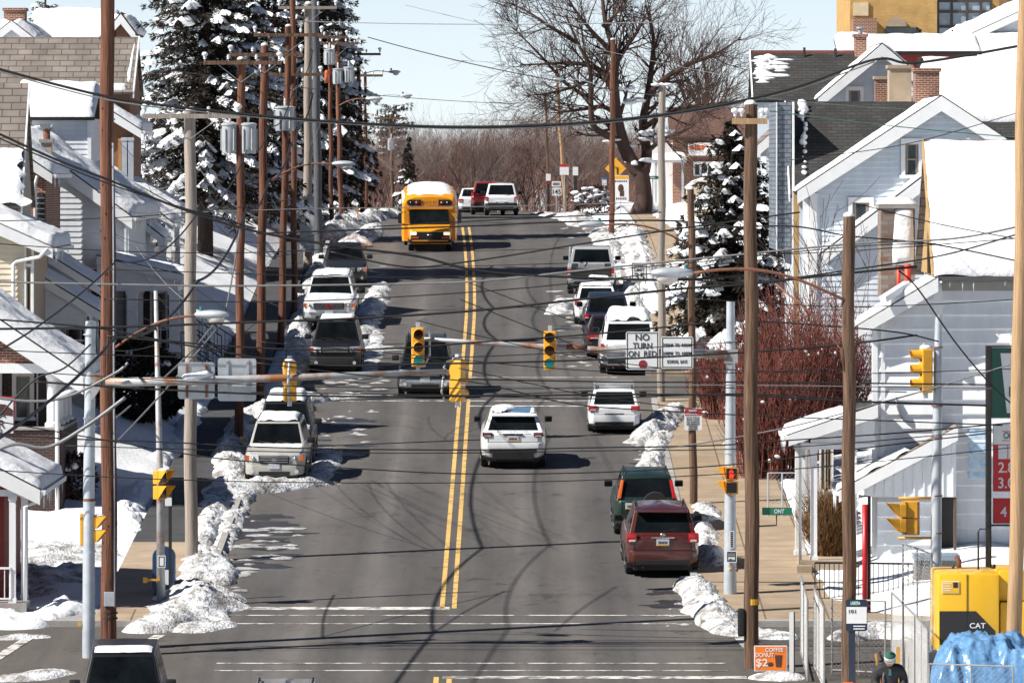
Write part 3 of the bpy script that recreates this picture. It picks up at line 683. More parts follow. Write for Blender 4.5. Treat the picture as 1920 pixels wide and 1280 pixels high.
def front_kit(c, grille='bars', lamp=(.50, .95, .62, .80), gr=(.0, .48, .62, .82), bz=(.30, .56), plate=True, fog=True, bumper=None, badge=True):
    t, hw, yf = c['t'], c['hw'], c['yf']
    b = MB(); b.prism([(-hw*.97, yf-.5), (-hw*.92, yf-.12), (-hw*.72, yf+.05), (hw*.72, yf+.05), (hw*.92, yf-.12), (hw*.97, yf-.5)], 'Z', bz[0], bz[1])
    b.build('front_bumper', bumper or c['pm'], t, bevel=.03, smooth=True)
    b = MB(); b.box(-hw*.5, hw*.5, yf, yf+.065, bz[0]-.02, bz[0]+.10); b.build('air_intake', PLAST, t, bevel=.01)
    b = MB(); x = gr[1]*hw; b.box(-x, x, yf-.1, yf+.035, gr[2], gr[3]); g = b.build('grille', PLAST, t, bevel=.02)
    if grille == 'bars':
        b = MB()
        for k in range(3): z = lerp(gr[2], gr[3], .22+.28*k); b.box(-x*.95, x*.95, yf+.03, yf+.05, z-.014, z+.014)
        b.box(-x, x, yf+.025, yf+.045, gr[3]-.025, gr[3]); b.build('grille_bars', CHROME, g)
    if badge:
        b = MB(); b.lathe([(.0, -.004), (.055, -.004), (.055, .012), (.0, .012)], 14, Matrix.Translation((0, yf+.058, lerp(gr[2], gr[3], .5))) @ Matrix.Rotation(R(-90), 4, 'X') @ Matrix.Diagonal((1.6, .7, 1, 1))); b.build('badge', CHROME, g)
    for s in (-1, 1):
        b = MB(); b.prism(sorted([(s*hw*lamp[0], yf+.02), (s*hw*lamp[1]*.86, yf-.06), (s*hw*lamp[1], yf-.32), (s*hw*lamp[0], yf-.32)]) if False else [(s*hw*lamp[0], yf+.025), (s*hw*lamp[1]*.88, yf-.05), (s*hw*lamp[1]*1.0, yf-.33), (s*hw*lamp[0], yf-.33)], 'Z', lamp[2], lamp[3])
        o = b.build('headlight', HEADL, t, bevel=.015)
        b = MB(); b.box(*sorted((s*hw*lamp[1]*.86, s*hw*lamp[1]*.985)), yf-.20, yf-.045, lamp[2]+.02, lamp[3]-.02); b.build('indicator', TAILO, o)
        b = MB(); b.ball((s*hw*lerp(lamp[0], lamp[1], .38), yf+.0, (lamp[2]+lamp[3])/2), .055, .05, .055, 10, 6); b.build('lamp_reflector', CHROME, o, smooth=True)
        if fog:
            b = MB(); b.lathe([(0, 0), (.06, 0), (.06, .05), (0, .05)], 12, Matrix.Translation((s*hw*.72, yf+.01, bz[0]+.10)) @ Matrix.Rotation(R(-90), 4, 'X')); b.build('fog_lamp', HEADL, t)
    if plate:
        b = MB(); b.box(-.16, .16, yf+.05, yf+.075, bz[1]-.10, bz[1]+.06); b.build('number_plate', PLATE, t, bevel=.005)
    b = MB(); w0 = c['ws'][0]
    for x0, x1 in ((-.55, -.02), (.05, .6)): b.bar((x0*hw, w0+.06, c['zb']+.035), (x1*hw, w0-.05, c['zb']+.10), .02, .02)
    b.build('windscreen_wipers', PLAST, t)

WHITEP = paint('white', (.70, .72, .74)); SILVP = paint('silver_beige', (.40, .39, .365)); REDP = paint('dark_red', (.068, .0105, .007)); GREENP = paint('dark_green', (.008, .026, .021))
BLACKP = paint('black', (.007, .0075, .009)); NAVYP = paint('dark_blue', (.011, .018, .036)); MAROP = paint('dark_maroon', (.016, .007, .009)); REDB = paint('bright_red', (.26, .012, .012))
CHARP = paint('charcoal', (.016, .018, .022)); TANP = paint('tan', (.33, .25, .16)); GREYP = paint('grey_silver', (.36, .37, .38))
def at(x, y, dz=0): g = G(x, y); g.z += dz; return g
def rear_at(x, y, L):                                           # place so the rear bumper stands at photo point x,y
    g = G(x, y); c = g + Vector((0, 1.33, 0)); c.z = gz(c.y); return c
PI = math.pi
# ---- moving away from the viewer / parked on the right
L = 4.79
c = car('parked_suv', 'dark red SUV parked at the right kerb nearest the crossing', 'car', rear_at(1238, 1074, L-.9), R(1.0), REDP, L=L, Wd=1.91, H=1.74, zb=1.10, zh=1.06, wr=.37, wb=2.79, gc=.27, ws=(1.05, .3), rw=(-2.16, -1.72), rails=True, group='cars parked along the right kerb')
rear_kit(c, (.42, .72), (.70, .975, .92, 1.16), (0, .93), handle=CHROME)
b = MB(); yb = c['yb']; b.ball((0, yb-.01, 1.13), .07, .02, .05, 12, 6); b.build('badge', CHROME, c['t'], smooth=True)
b = MB(); b.prism([(-.68, -1.74), (.68, -1.74), (.66, -2.02), (-.66, -2.02)], 'Z', 1.655, 1.70); b.build('rear_spoiler', REDP, c['t'], bevel=.015)
L = 4.5
c = car('parked_suv', 'dark green SUV with spare wheel on its tailgate, parked ahead of the dark red SUV', 'car', rear_at(1210, 1000, L-.9), R(.6), GREENP, L=L, Wd=1.78, H=1.68, zb=1.04, zh=1.0, wr=.34, wb=2.62, ws=(1.0, .3), rw=(-2.12, -1.85), rails=True, group='cars parked along the right kerb')
rear_kit(c, (.38, .62), None, (-.42, .86), bumper=PLAST)
for s in (-1, 1):
    b = MB(); b.prism([(s*.80, 1.06), (s*.70, 1.06), (s*.62, 1.54), (s*.70, 1.54)], 'Y', -2.16, -1.9)
    M2 = [(v.x, v.y + (v.z-1.06)*.38, v.z) for v in b.v]; b.v = [Vector(p) for p in M2]; b.build('tail_light', TAILO if s < 0 else TAILR, c['t'], bevel=.02, smooth=True)
b = MB(); M = Matrix.Translation((.22, -2.36, .93)) @ Matrix.Rotation(R(90), 4, 'X'); b.lathe([(.2, -.1), (.33, -.1), (.345, 0), (.33, .10), (.2, .1)], 22, M); o = b.build('spare_wheel', RUBBER, c['t'], smooth=True, angle=35)
b = MB(); b.lathe([(.21, .0), (.21, .09), (.05, .11), (.0, .11)], 16, M); b.build('spare_rim', RIM, o, smooth=True)
L = 4.37
c = car('moving_suv', 'white coupe-roofed SUV driving away in the right lane with snow on its roof', 'car', rear_at(962, 874, L-.6), 0, WHITEP, L=L, Wd=1.965, H=1.63, zb=1.12, zh=1.05, wr=.38, wb=2.66, gc=.30, ws=(.9, .15), rw=(-2.08, -1.55), tum=.74)
rear_kit(c, (.56, .80), (.62, .93, .98, 1.10), (0, .92), tail=mat('smoked_lamp', (.10, .02, .02), .2, var=.2, coat=.5), handle=PLAST)
make_text('RANGE ROVER', 0, c['yb']+.0, 1.135, .95, .045, GALV, c['t'], 'badge_lettering')
b = MB(); b.box(-.62, .62, c['yb']-.075, c['yb']+.3, .30, .56); b.build('rear_valance', PLAST, c['t'], bevel=.02)
b = MB(); b.prism([(-.66, -1.50), (.66, -1.50), (.68, -1.86), (-.68, -1.86)], 'Z', 1.55, 1.585); b.build('rear_spoiler', WHITEP, c['t'], bevel=.012)
b = MB(); b.box(-.55, .55, -1.35, .0, 1.60, 1.652); b.build('glass_roof', mat('blue_roof_glass', (.10, .19, .33), .3, var=.1), c['t'], bevel=.02)
b = MB(); snow_pad(b, [(-.66, -1.4, 1.62), (-.15, -1.45, 1.64), (.1, -.1, 1.65), (-.66, -.1, 1.62)], .12, 12, 12, seed=4, rag=.25); snow_pad(b, [(.5, -1.45, 1.62), (.68, -1.45, 1.6), (.68, -.2, 1.6), (.52, -.2, 1.62)], .07, 6, 10, seed=9, rag=.2)
b.build('roof_snow', SNOW, c['t'], smooth=True)
L = 4.37
c = car('parked_estate_car', 'white estate car with roof bars parked just this side of the second crossing', 'car', rear_at(1152, 808, L-.7), R(-.5), WHITEP, L=L, Wd=1.69, H=1.36, zb=.88, zh=.86, wr=.31, wb=2.52, gc=.20, ws=(.85, .1), rw=(-2.06, -1.62), rear='wagon', tum=.78, hood_front=.72, rails=True, group='cars parked along the right kerb')
rear_kit(c, (.32, .60), (.62, .96, .72, .88), (0, .50), handle=PLAST)
make_text('SUBARU', 0, c['yb'], .84, .35, .035, GALV, c['t'], 'badge_lettering')
b = MB()
for y in (-1.2, -.4): b.tube([(-.62, y, 1.40), (-.62, y, 1.49), (.62, y, 1.49), (.62, y, 1.40)], .018, 6)
b.build('roof_rack', GALV, c['t'])
L = 5.5
c = car('parked_suburban_wagon', 'white and tan long wagon under thick roof snow, behind the NO TURN ON RED sign', 'car', rear_at(1178, 697, L-1), 0, WHITEP, L=L, Wd=2.02, H=1.86, zb=1.16, zh=1.12, wr=.37, wb=3.3, gc=.3, ws=(1.25, .65), rw=(-2.62, -2.3), tum=.82, snow=(.26, 0, 1), group='cars parked along the right kerb')
rear_kit(c, (.48, .68), (.86, .97, .78, 1.1), (0, .60), bumper=CHROME, handle=None)
b = MB(); b.box(-.98, .98, c['yb']-.016, c['yb']+.03, .74, .93); b.build('side_band', TANP, c['t'])
L = 4.6
c = car('parked_saloon', 'dark maroon saloon parked nose to tail ahead of the snow-roofed wagon', 'car', rear_at(1143, 668, L-.7), R(1.0), MAROP, L=L, Wd=1.74, H=1.43, zb=.93, zh=.9, wr=.32, wb=2.7, gc=.2, ws=(.85, .1), rw=(-1.75, -1.05), rear='sedan', tum=.74, hood_front=.7, group='cars parked along the right kerb')
rear_kit(c, (.35, .58), (.45, .95, .70, .86), (0, .62), wiper=False)
L = 4.5
c = car('parked_suv', 'dark blue SUV with black mirrors parked fourth up the right kerb', 'car', rear_at(1138, 637, L-.7), 0, NAVYP, L=L, Wd=1.80, H=1.66, zb=1.03, zh=1.0, wr=.34, wb=2.62, ws=(1.0, .35), rw=(-2.1, -1.8), group='cars parked along the right kerb')
rear_kit(c, (.38, .62), (.72, .96, .85, 1.02), (0, .8), bumper=PLAST)
b = MB(); b.box(-.45, .45, -2.13, -2.03, 1.52, 1.56)
c2 = car('parked_hatchback', 'small white hatchback tucked between the dark blue SUV and the pickup truck', 'car', rear_at(1118, 607, 3.4), 0, WHITEP, L=4.1, Wd=1.70, H=1.45, zb=.95, zh=.9, wr=.31, wb=2.5, gc=.2, ws=(.8, .1), rw=(-1.95, -1.5), hood_front=.72, snow=(.05, 0, 1), group='cars parked along the right kerb')
rear_kit(c2, (.34, .6), (.68, .96, .76, .92), (0, .52))
# pickup with its tailgate down to the bed
L = 5.3
c = car('parked_pickup_truck', 'old silver pickup truck with worn tailgate parked topmost at the right kerb', 'pickup truck', rear_at(1110, 549, L-.9), R(-1.2), GREYP, L=L, Wd=1.93, H=1.76, zb=1.10, zh=1.08, wr=.38, wb=3.2, gc=.34, ws=(1.35, .85), rw=(-.35, -.25), rear='pickup', tum=.80, group='cars parked along the right kerb')
rear_kit(c, (.50, .66), (.84, .97, .78, 1.06), (0, .60), bumper=CHROME, handle=None, wiper=False, tail=TAILR)
b = MB(); b.box(-.80, .80, c['yb']-.02, c['yb']+.05, .72, 1.09); o = b.build('tailgate', mat('dark_load_bed', (.02, .019, .018), .8, var=.3, vs=3), c['t'], bevel=.012); b = MB(); b.box(-.80, .80, c['yb']-.50, c['yb']-.03, .70, .75); b.build('lowered_gate', mat('worn_grey_panel', (.20, .19, .18), .6, var=.35, vs=2), o); b = MB(); snow_pad(b, [(-.1, c['yb']-.45, .75), (.7, c['yb']-.45, .75), (.7, c['yb']-.05, .76), (-.1, c['yb']-.05, .76)], .09, 10, 6, seed=3, rag=.3); b.build('snow', SNOW, o, smooth=True)  # upright dark panel is added, stands in for the open bed's inside
b = MB()
for s in (-1, 1):
    b.box(*sorted((s*.80, s*.94)), c['yb']+.1, -.4, 1.075, 1.125)
    b.tube([(s*.86, c['yb']+.2, 1.12), (s*.86, c['yb']+.2, 1.72)], .025, 6); b.tube([(s*.86, -.5, 1.12), (s*.86, -.5, 1.80)], .025, 6); b.tube([(s*.86, c['yb']+.2, 1.72), (s*.86, -.5, 1.80)], .025, 6)
b.build('bed_rack', GALV, c['t'])
b = MB(); b.box(-.78, .78, c['yb']+.1, -.45, 1.09, 1.112); b.build('load_bed', PLAST, c['t'])
# far cars at the crest
L = 4.6
c = car('distant_suv', 'white SUV with dark rear window going over the crest', 'car', rear_at(940, 404, L-.6), 0, WHITEP, L=L, Wd=1.74, H=1.66, zb=1.02, zh=1.0, wr=.36, wb=2.7, gc=.32, ws=(1.0, .4), rw=(-2.15, -1.95), rails=True, pitch=R(.5))
rear_kit(c, (.45, .65), (.80, .97, .80, .98), (0, .60), bumper=PLAST)
c = car('distant_suv', 'bright red SUV half hidden left of the white SUV at the crest', 'car', rear_at(915, 402.5, 3.6), 0, REDB, L=4.5, Wd=1.78, H=1.72, zb=1.05, zh=1.0, wr=.36, wb=2.65, gc=.3, ws=(1.0, .4), rw=(-2.15, -1.95), pitch=R(.3))
rear_kit(c, (.42, .62), (.80, .97, .85, 1.2), (0, .8), bumper=PLAST)
c = car('distant_saloon', 'pale saloon with red tail light vanishing over the crest left of the red SUV', 'car', Vector((XA(889, 344), 344, gz(344)-.1)), 0, WHITEP, L=4.4, Wd=1.72, H=1.42, zb=.93, zh=.9, wr=.31, gc=.2, ws=(.85, .1), rw=(-1.8, -1.2), rear='sedan', hood_front=.7, pitch=0)
rear_kit(c, (.34, .58), (.66, .96, .66, .84), (0, .62), wiper=False)
# ---- facing the viewer, left kerb
def nose_at(x, y, L): g = G(x, y); c = g + Vector((0, 1.33 if L else .75, 0)); c.z = gz(c.y); return c
def fcar(*a, **k):
    k['pitch'] = SLOPE
    return car(*a, **k)
L = 4.45
c = fcar('parked_suv', 'silver-beige SUV with chrome grille behind the ploughed snow at the left kerb', 'car', nose_at(519, 905, L-.3), PI+R(-1.0), SILVP, L=L, Wd=1.81, H=1.72, zb=1.08, zh=1.05, hood_front=.93, wr=.36, wb=2.62, gc=.26, ws=(.85, .3), rw=(-2.05, -1.85), rails=True, snow=(.12, .1, 1), hoodsnow=.03, group='cars parked along the left kerb')
front_kit(c, 'bars', (.50, .95, .72, .92), (0, .47, .66, .90), (.34, .62))
L = 4.6
c = fcar('parked_suv', 'dark SUV with a white roof of snow parked tight behind the silver-beige SUV', 'car', nose_at(534, 868, L-.2), PI, CHARP, L=L, Wd=1.80, H=1.78, zb=1.08, zh=1.02, hood_front=.88, wr=.36, wb=2.7, gc=.26, ws=(.9, .35), rw=(-2.1, -1.9), snow=(.2, 0, 1), hoodsnow=.1, group='cars parked along the left kerb')
front_kit(c, 'bars', (.55, .95, .66, .84), (0, .5, .64, .82), (.32, .58))
L = 4.45
c = fcar('parked_suv', 'black SUV with snow along its roof parked beside the left pavement', 'car', nose_at(630, 699, L-.3), PI, BLACKP, L=L, Wd=1.83, H=1.74, zb=1.08, zh=1.05, hood_front=.95, wr=.36, wb=2.62, gc=.26, ws=(.85, .3), rw=(-2.05, -1.85), rails=True, snow=(.09, .1, .95), group='cars parked along the left kerb')
front_kit(c, 'bars', (.54, .97, .80, .98), (0, .5, .78, .98), (.34, .64), bumper=mat('dark_grey_bumper', (.022, .022, .024), .6, var=.15), plate=False)
L = 5.4
c = fcar('parked_work_truck', 'white full-size truck with wide black towing mirrors at the left kerb', 'car', nose_at(619, 614, L-.3), PI, WHITEP, L=L, Wd=2.0, H=1.90, zb=1.20, zh=1.18, hood_front=1.06, wr=.40, wb=3.5, gc=.36, ws=(.95, .45), rw=(-2.6, -2.4), snow=(.06, .0, 1), hoodsnow=.07, group='cars parked along the left kerb')
front_kit(c, 'bars', (.58, .97, .86, 1.04), (0, .56, .80, 1.04), (.46, .70), bumper=CHROME, badge=False)
make_text('GMC', 0, -c['yf']*-1 if False else c['yf']+.06, .92, .34, .11, TAILR, c['t'], 'badge_lettering', face=1)
b = MB()
for s in (-1, 1): b = MB(); b.box(*sorted((s*1.05, s*1.30)), .55, .68, 1.24, 1.56); b.bar((s*.98, .62, 1.32), (s*1.1, .62, 1.32), .04, .04); b.build('towing_mirror', PLAST, c['t'], bevel=.03)
L = 4.7
c = fcar('parked_estate_car', 'dark grey estate car parked topmost at the left kerb behind the white truck', 'car', nose_at(646, 535, L-.3), PI+R(2), CHARP, L=L, Wd=1.80, H=1.55, zb=1.0, zh=.98, hood_front=.84, wr=.34, wb=2.7, gc=.22, ws=(.9, .2), rw=(-2.1, -1.75), rear='wagon', group='cars parked along the left kerb')
front_kit(c, 'bars', (.52, .95, .64, .80), (0, .42, .62, .80), (.30, .56))
L = 4.8
c = fcar('oncoming_suv', 'black SUV coming down the left lane behind the hanging traffic light', 'car', nose_at(798, 742, L-.3), PI, BLACKP, L=L, Wd=1.86, H=1.80, zb=1.10, zh=1.07, hood_front=.96, wr=.38, wb=2.85, gc=.30, ws=(.95, .4), rw=(-2.25, -2.05), rails=True)
front_kit(c, 'bars', (.58, .97, .78, .96), (0, .54, .74, .96), (.40, .66), bumper=CHROME, badge=False)
L = 4.7
c = fcar('near_suv', 'black SUV cut off by the bottom edge with a strip of snow on its roof', 'car', Vector((XA(232, 138.7), 138.7, gz(138.7))), PI+R(2), BLACKP, L=L, Wd=1.90, H=1.80, zb=1.06, zh=1.02, hood_front=.9, wr=.37, wb=2.8, gc=.28, ws=(1.0, .45), rw=(-2.2, -2.0), snow=(.05, .62, .98), rails=False)
front_kit(c, 'bars')
c = fcar('near_estate_car', 'silver estate car whose roof just shows at the bottom edge', 'car', Vector((XA(538, 136.6), 136.6, gz(136.6))), 0, GREYP, L=4.5, Wd=1.75, H=1.47, zb=.95, zh=.92, hood_front=.75, wr=.32, wb=2.65, gc=.2, ws=(.9, .2), rw=(-2.05, -1.6), rear='wagon', rails=True)
rear_kit(c, (.34, .6), (.7, .96, .74, .9), (0, .55))
# ---- school bus
g = nose_at(806, 474, 0)
t = thing('school_bus', g, 'yellow school bus with a snowy white roof coming down the road', 'bus')
t.scale = (1, 1, .87)
t.rotation_euler = (Matrix.Rotation(math.atan(.05), 4, 'X') @ Matrix.Rotation(PI+R(1.4), 4, 'Z')).to_euler()
BUSY = mat('school_bus_yellow', (.74, .295, .008), .35, var=.08, vs=1, coat=.4)
hw = 1.2
b = MB()                                                     # nose at local y=0, body back to -7.5
def ring(y, w0, zt, z0, rt): return [(-w0, y, z0), (w0, y, z0), (w0, y, zt-rt), (w0-rt*.3, y, zt-rt*.3), (w0-rt, y, zt), (0, y, zt+.04), (-w0+rt, y, zt), (-w0+rt*.3, y, zt-rt*.3), (-w0, y, zt-rt)]
secs = [ring(-1.75, hw*.90, 2.86, .42, .5), ring(-1.62, hw, 2.70, .42, .55), ring(-2.1, hw, 2.98, .40, .5), ring(-3, hw, 3.02, .40, .45), ring(-5.9, hw, 3.02, .40, .45)]
secs = [ring(-1.55, hw*.93, 2.60, .42, .42), ring(-1.75, hw, 2.78, .42, .5), ring(-2.2, hw, 2.97, .40, .5), ring(-3.0, hw, 3.02, .40, .45), ring(-5.9, hw, 3.02, .40, .45)]
vs = [p for s_ in secs for p in s_]; n = 9
fs = [(i*n+k, i*n+(k+1) % n, (i+1)*n+(k+1) % n, (i+1)*n+k) for i in range(len(secs)-1) for k in range(n)] + [tuple(range(n)), tuple(len(vs)-1-k for k in range(n))]
b.add(vs, fs); b.build('body', BUSY, t, smooth=True, angle=35)
b = MB(); vs = []; ys = [(-1.66, 2.68), (-1.76, 2.80), (-1.95, 2.91), (-2.3, 3.01)] + [(-2.3-.36*k, 3.06) for k in range(1, 11)]
for y, zt in ys:
    for k in range(15):
        x = (k/7-1); vs.append((x*hw*(1.0 if zt > 2.7 else .93), y, zt + .09 - .50*abs(x)**3.6 - (.06 if zt < 2.85 else 0)*abs(x) + .02*noise.noise(Vector((x*3, y*1.5, 2)))))
b.add(vs, [(j*15+k, j*15+k+1, (j+1)*15+k+1, (j+1)*15+k) for j in range(len(ys)-1) for k in range(14)]); b.build('roof_snow', SNOW, t, smooth=True)
b = MB(); nz = [(-.93, 0, .9), (.93, 0, .9)]
vs = []
for y, w_, zt in ((0.0, .84, 1.02), (-.12, .90, 1.12), (-.55, .93, 1.22), (-1.25, .95, 1.33), (-1.6, .95, 1.34)):
    vs += [(-w_, y, .38), (w_, y, .38), (w_, y, zt-.10), (w_*.92, y, zt), (-w_*.92, y, zt), (-w_, y, zt-.10)]
fs = [(i*6+k, i*6+(k+1) % 6, (i+1)*6+(k+1) % 6, (i+1)*6+k) for i in range(4) for k in range(6)] + [(5,4,3,2,1,0)]
b.add(vs, fs); b.build('bonnet', BUSY, t, smooth=True, angle=30)
b = MB(); b.add([(-.86, -1.0, 1.30), (.86, -1.0, 1.30), (.80, -1.56, 2.02), (-.80, -1.56, 2.02), (-.92, -1.6, 1.30), (.92, -1.6, 1.30), (.9, -1.6, 2.02), (-.9, -1.6, 2.02)], [(0,1,2,3), (1,5,6,2), (4,0,3,7), (3,2,6,7)]); b.build('windscreen', GLASS, t)
b = MB(); b.box(-1.02, 1.02, -1.6, -1.49, 2.02, 2.12); b.build('windscreen_header', BUSY, t, bevel=.02)
for s in (-1, 1):
    b = MB(); b.prism([(s*.38, 2.20), (s*.88, 2.20), (s*.98, 2.28), (s*.98, 2.42), (s*.88, 2.50), (s*.38, 2.50)], 'Y', -1.62, -1.50); o = b.build('warning_light_panel', PLAST, t)
    for x in (.55, .80):
        b = MB(); b.lathe([(0, 0), (.085, 0), (.08, .03), (0, .04)], 14, Matrix.Translation((s*x, -1.505, 2.35)) @ Matrix.Rotation(R(-90), 4, 'X')); b.build('warning_light', LENSD if x > .6 else mat('dim_red_lens', (.14,.012,.01), .2, var=.1), o, smooth=True)
    b = MB(); b.box(*sorted((s*.58, s*.86)), -.06, .03, .82, .98); b.build('headlight', mat('lit_headlight', (.9, .82, .6), .2, var=0, emit=.55), t, bevel=.03)
    b = MB(); b.box(*sorted((s*.50, s*.86)), -.04, .035, .66, .73); b.build('indicator', TAILO, t, bevel=.01)
    b = MB(); b.box(*sorted((s*1.22, s*1.38)), -1.3, -1.2, 1.35, 1.85); b.tube([(s*1.05, -1.5, 1.9), (s*1.3, -1.25, 1.85), (s*1.3, -1.25, 1.35), (s*1.0, -1.4, 1.25)], .02, 6); b.build('wing_mirror', PLAST, t)
    for y in (-.75, -4.6): wheel(t, s*(.82 if y > -2 else .98), y, .42, .24)
make_text('SCHOOL BUS', 0, -1.50, 2.36, .66, .15, INK, t, face=1)
b = MB(); b.box(-.84, .84, -.10, .012, .61, .985); g_ = b.build('grille', PLAST, t, bevel=.03)
b = MB(); b.ball((0, .02, .84), .12, .02, .035, 12, 6); b.build('badge', CHROME, g_)
b = MB(); b.box(-.92, .92, -.3, .06, .42, .62); o = b.build('bumper', PLAST, t, bevel=.03)
b = MB(); b.box(-.78, .78, .06, .075, .52, .58); b.build('bumper_stripe', BUSY, o)
for s in (-1, 1):
    for k in range(3):
        b = MB(); y = -2.7-k*1.0; b.box(*sorted((s*1.19, s*1.208)), y-.40, y+.40, 1.7, 2.35); b.build('side_window', GLASS, t)
# ---------------------------------------------------------------- houses
def house(name, label, loc, cat='house', group=None): return thing(name, loc, label, cat, group, world=True)
def clap(b, poly, y, sp, z0=None, th=None):
    """lapped boards over a convex (x,z) polygon on a wall facing -y: each board leans out at its foot"""
    th = th or (.03 if sp < .25 else .075); zs = [p[1] for p in poly]; lo, hi = min(zs) if z0 is None else z0, max(zs)
    def span(z):
        xs = []
        for (a, b_) in zip(poly, poly[1:]+poly[:1]):
            if (a[1]-z)*(b_[1]-z) <= 0 and abs(a[1]-b_[1]) > 1e-6: xs.append(a[0]+(b_[0]-a[0])*(z-a[1])/(b_[1]-a[1]))
            elif abs(a[1]-z) < 1e-6: xs.append(a[0])
        return (min(xs), max(xs)) if len(xs) > 1 else None
    z = lo
    while z < hi-.01:
        z2 = min(hi-.004, z+sp); s0, s1 = span(z+.002), span(z2-.002)
        if s0 and s1:
            g = .042 if sp < .25 else .055; b.add([(s0[0], y-th, z+g), (s0[1], y-th, z+g), (s1[1], y-.008, z2), (s1[0], y-.008, z2), (s0[0], y+.01, z+g), (s0[1], y+.01, z+g), (s1[1], y+.01, z2), (s1[0], y+.01, z2)], [(0,1,2,3), (4,5,1,0), (3,2,6,7)])
        z += sp
def roof_slab(t, p_e, p_r, axis, a0, a1, th, m, snow=.0, name='roof', smat=None, seed=0, fascia=None, fw=.22, rag=.0, snow_to=(0, 1), gutter=None):
    """one roof slope: section from eave p_e to ridge p_r (u,z), extruded along axis from a0 to a1"""
    du, dz = p_r[0]-p_e[0], p_r[1]-p_e[1]; L = math.hypot(du, dz); nu, nz_ = -dz/L, du/L
    if nz_ < 0: nu, nz_ = -nu, -nz_
    poly = [p_e, p_r, (p_r[0]+nu*th*.0, p_r[1]+th/abs(nz_)), (p_e[0]+nu*th, p_e[1]+nz_*th)]
    b = MB(); b.prism(poly, axis, a0, a1); ro = b.build(name, m, t)
    def P3(u, v, a): return (u, a, v) if axis == 'Y' else (a, u, v)
    if snow:
        b = MB(); q = lambda k, a: P3(p_e[0]+nu*th+du*k, p_e[1]+nz_*th+dz*k, a)
        k0, k1 = snow_to
        nn = max(8, int(abs(a1-a0)/.3)); n2 = max(6, int(L/.3))
        snow_pad(b, [q(k0, a0), q(k0, a1), q(k1, a1), q(k1, a0)], snow, min(48, nn*2), min(30, n2*2), seed=seed, edge=min(.16, snow*.8), rag=rag)
        b.build('roof_snow', SNOW, t, smooth=True)
    if fascia:
        b = MB(); f = .05; fw_ = fw/abs(nz_)
        b.prism([(p_e[0], p_e[1]-fw_*.8), (p_r[0], p_r[1]-fw_), (p_r[0], p_r[1]+th*.8), (p_e[0], p_e[1]+th*.8)], axis, a0-f, a0-.003); b.build('rake_board', fascia, t)
    if gutter:
        b = MB(); s = 1 if p_e[0] > p_r[0] else -1
        b.prism([(p_e[0]+s*.003, p_e[1]-.03), (p_e[0]+s*.12, p_e[1]-.03), (p_e[0]+s*.14, p_e[1]+.09), (p_e[0]+s*.003, p_e[1]+.09)], axis, a0-.02, a1); go = b.build('gutter', gutter, t)
        b = MB(); rr = random.Random(int(a0*10)+seed)
        for k in range(14):
            a = lerp(a0, a1, rr.random()**1.6); l = rr.uniform(.08, .42); q = P3(p_e[0]+s*.08, p_e[1]-.03, a); b.tube([q, (q[0], q[1], q[2]-l*.5), (q[0], q[1], q[2]-l)], [.022, .012, .002], 5)
        b.build('icicles', mat('ice', (.6,.66,.7), .15, var=.1), go, smooth=True)['kind'] = 'stuff'
    return ro
def window(t, x0, x1, z0, z1, y, fr=WHITE, bars=1, glass=None, curtain=None, fw=.10):
    b = MB(); d = .06
    b.box(x0-fw, x1+fw, y-d, y+.02, z1, z1+fw*1.3); b.box(x0-fw, x0, y-d, y+.02, z0, z1); b.box(x1, x1+fw, y-d, y+.02, z0, z1)
    o = b.build('window', fr, t)
    b = MB(); b.box(x0-fw*1.4, x1+fw*1.4, y-d*1.7, y+.02, z0-fw*.8, z0); b.build('sill', fr, o)
    b = MB(); b.box(x0, x1, y-.012, y+.015, z0, z1); b.build('pane', glass or WGLASS, o)
    b = MB()
    if bars: zm = (z0+z1)/2; b.box(x0, x1, y-.035, y-.013, zm-.025, zm+.025)
    b.box(x0, x0+.035, y-.035, y-.013, z0, z1); b.box(x1-.035, x1, y-.035, y-.013, z0, z1); b.box(x0+.035, x1-.035, y-.035, y-.013, z1-.04, z1); b.build('sash', WHITE if fr is not WHITE else CONC, o)
    if curtain is not False and x1-x0 > .35:
        b = MB(); k = (x1-x0)*.22; b.box(x0+.04, x0+k, y-.016, y-.0125, z0+.05, z1-.05); b.box(x1-k, x1-.04, y-.016, y-.0125, z0+.05, z1-.05); b.build('curtain', mat('curtain', (.22,.22,.21), .9, var=.3, vs=6, stretch=(6,6,.3)), o)
    return o
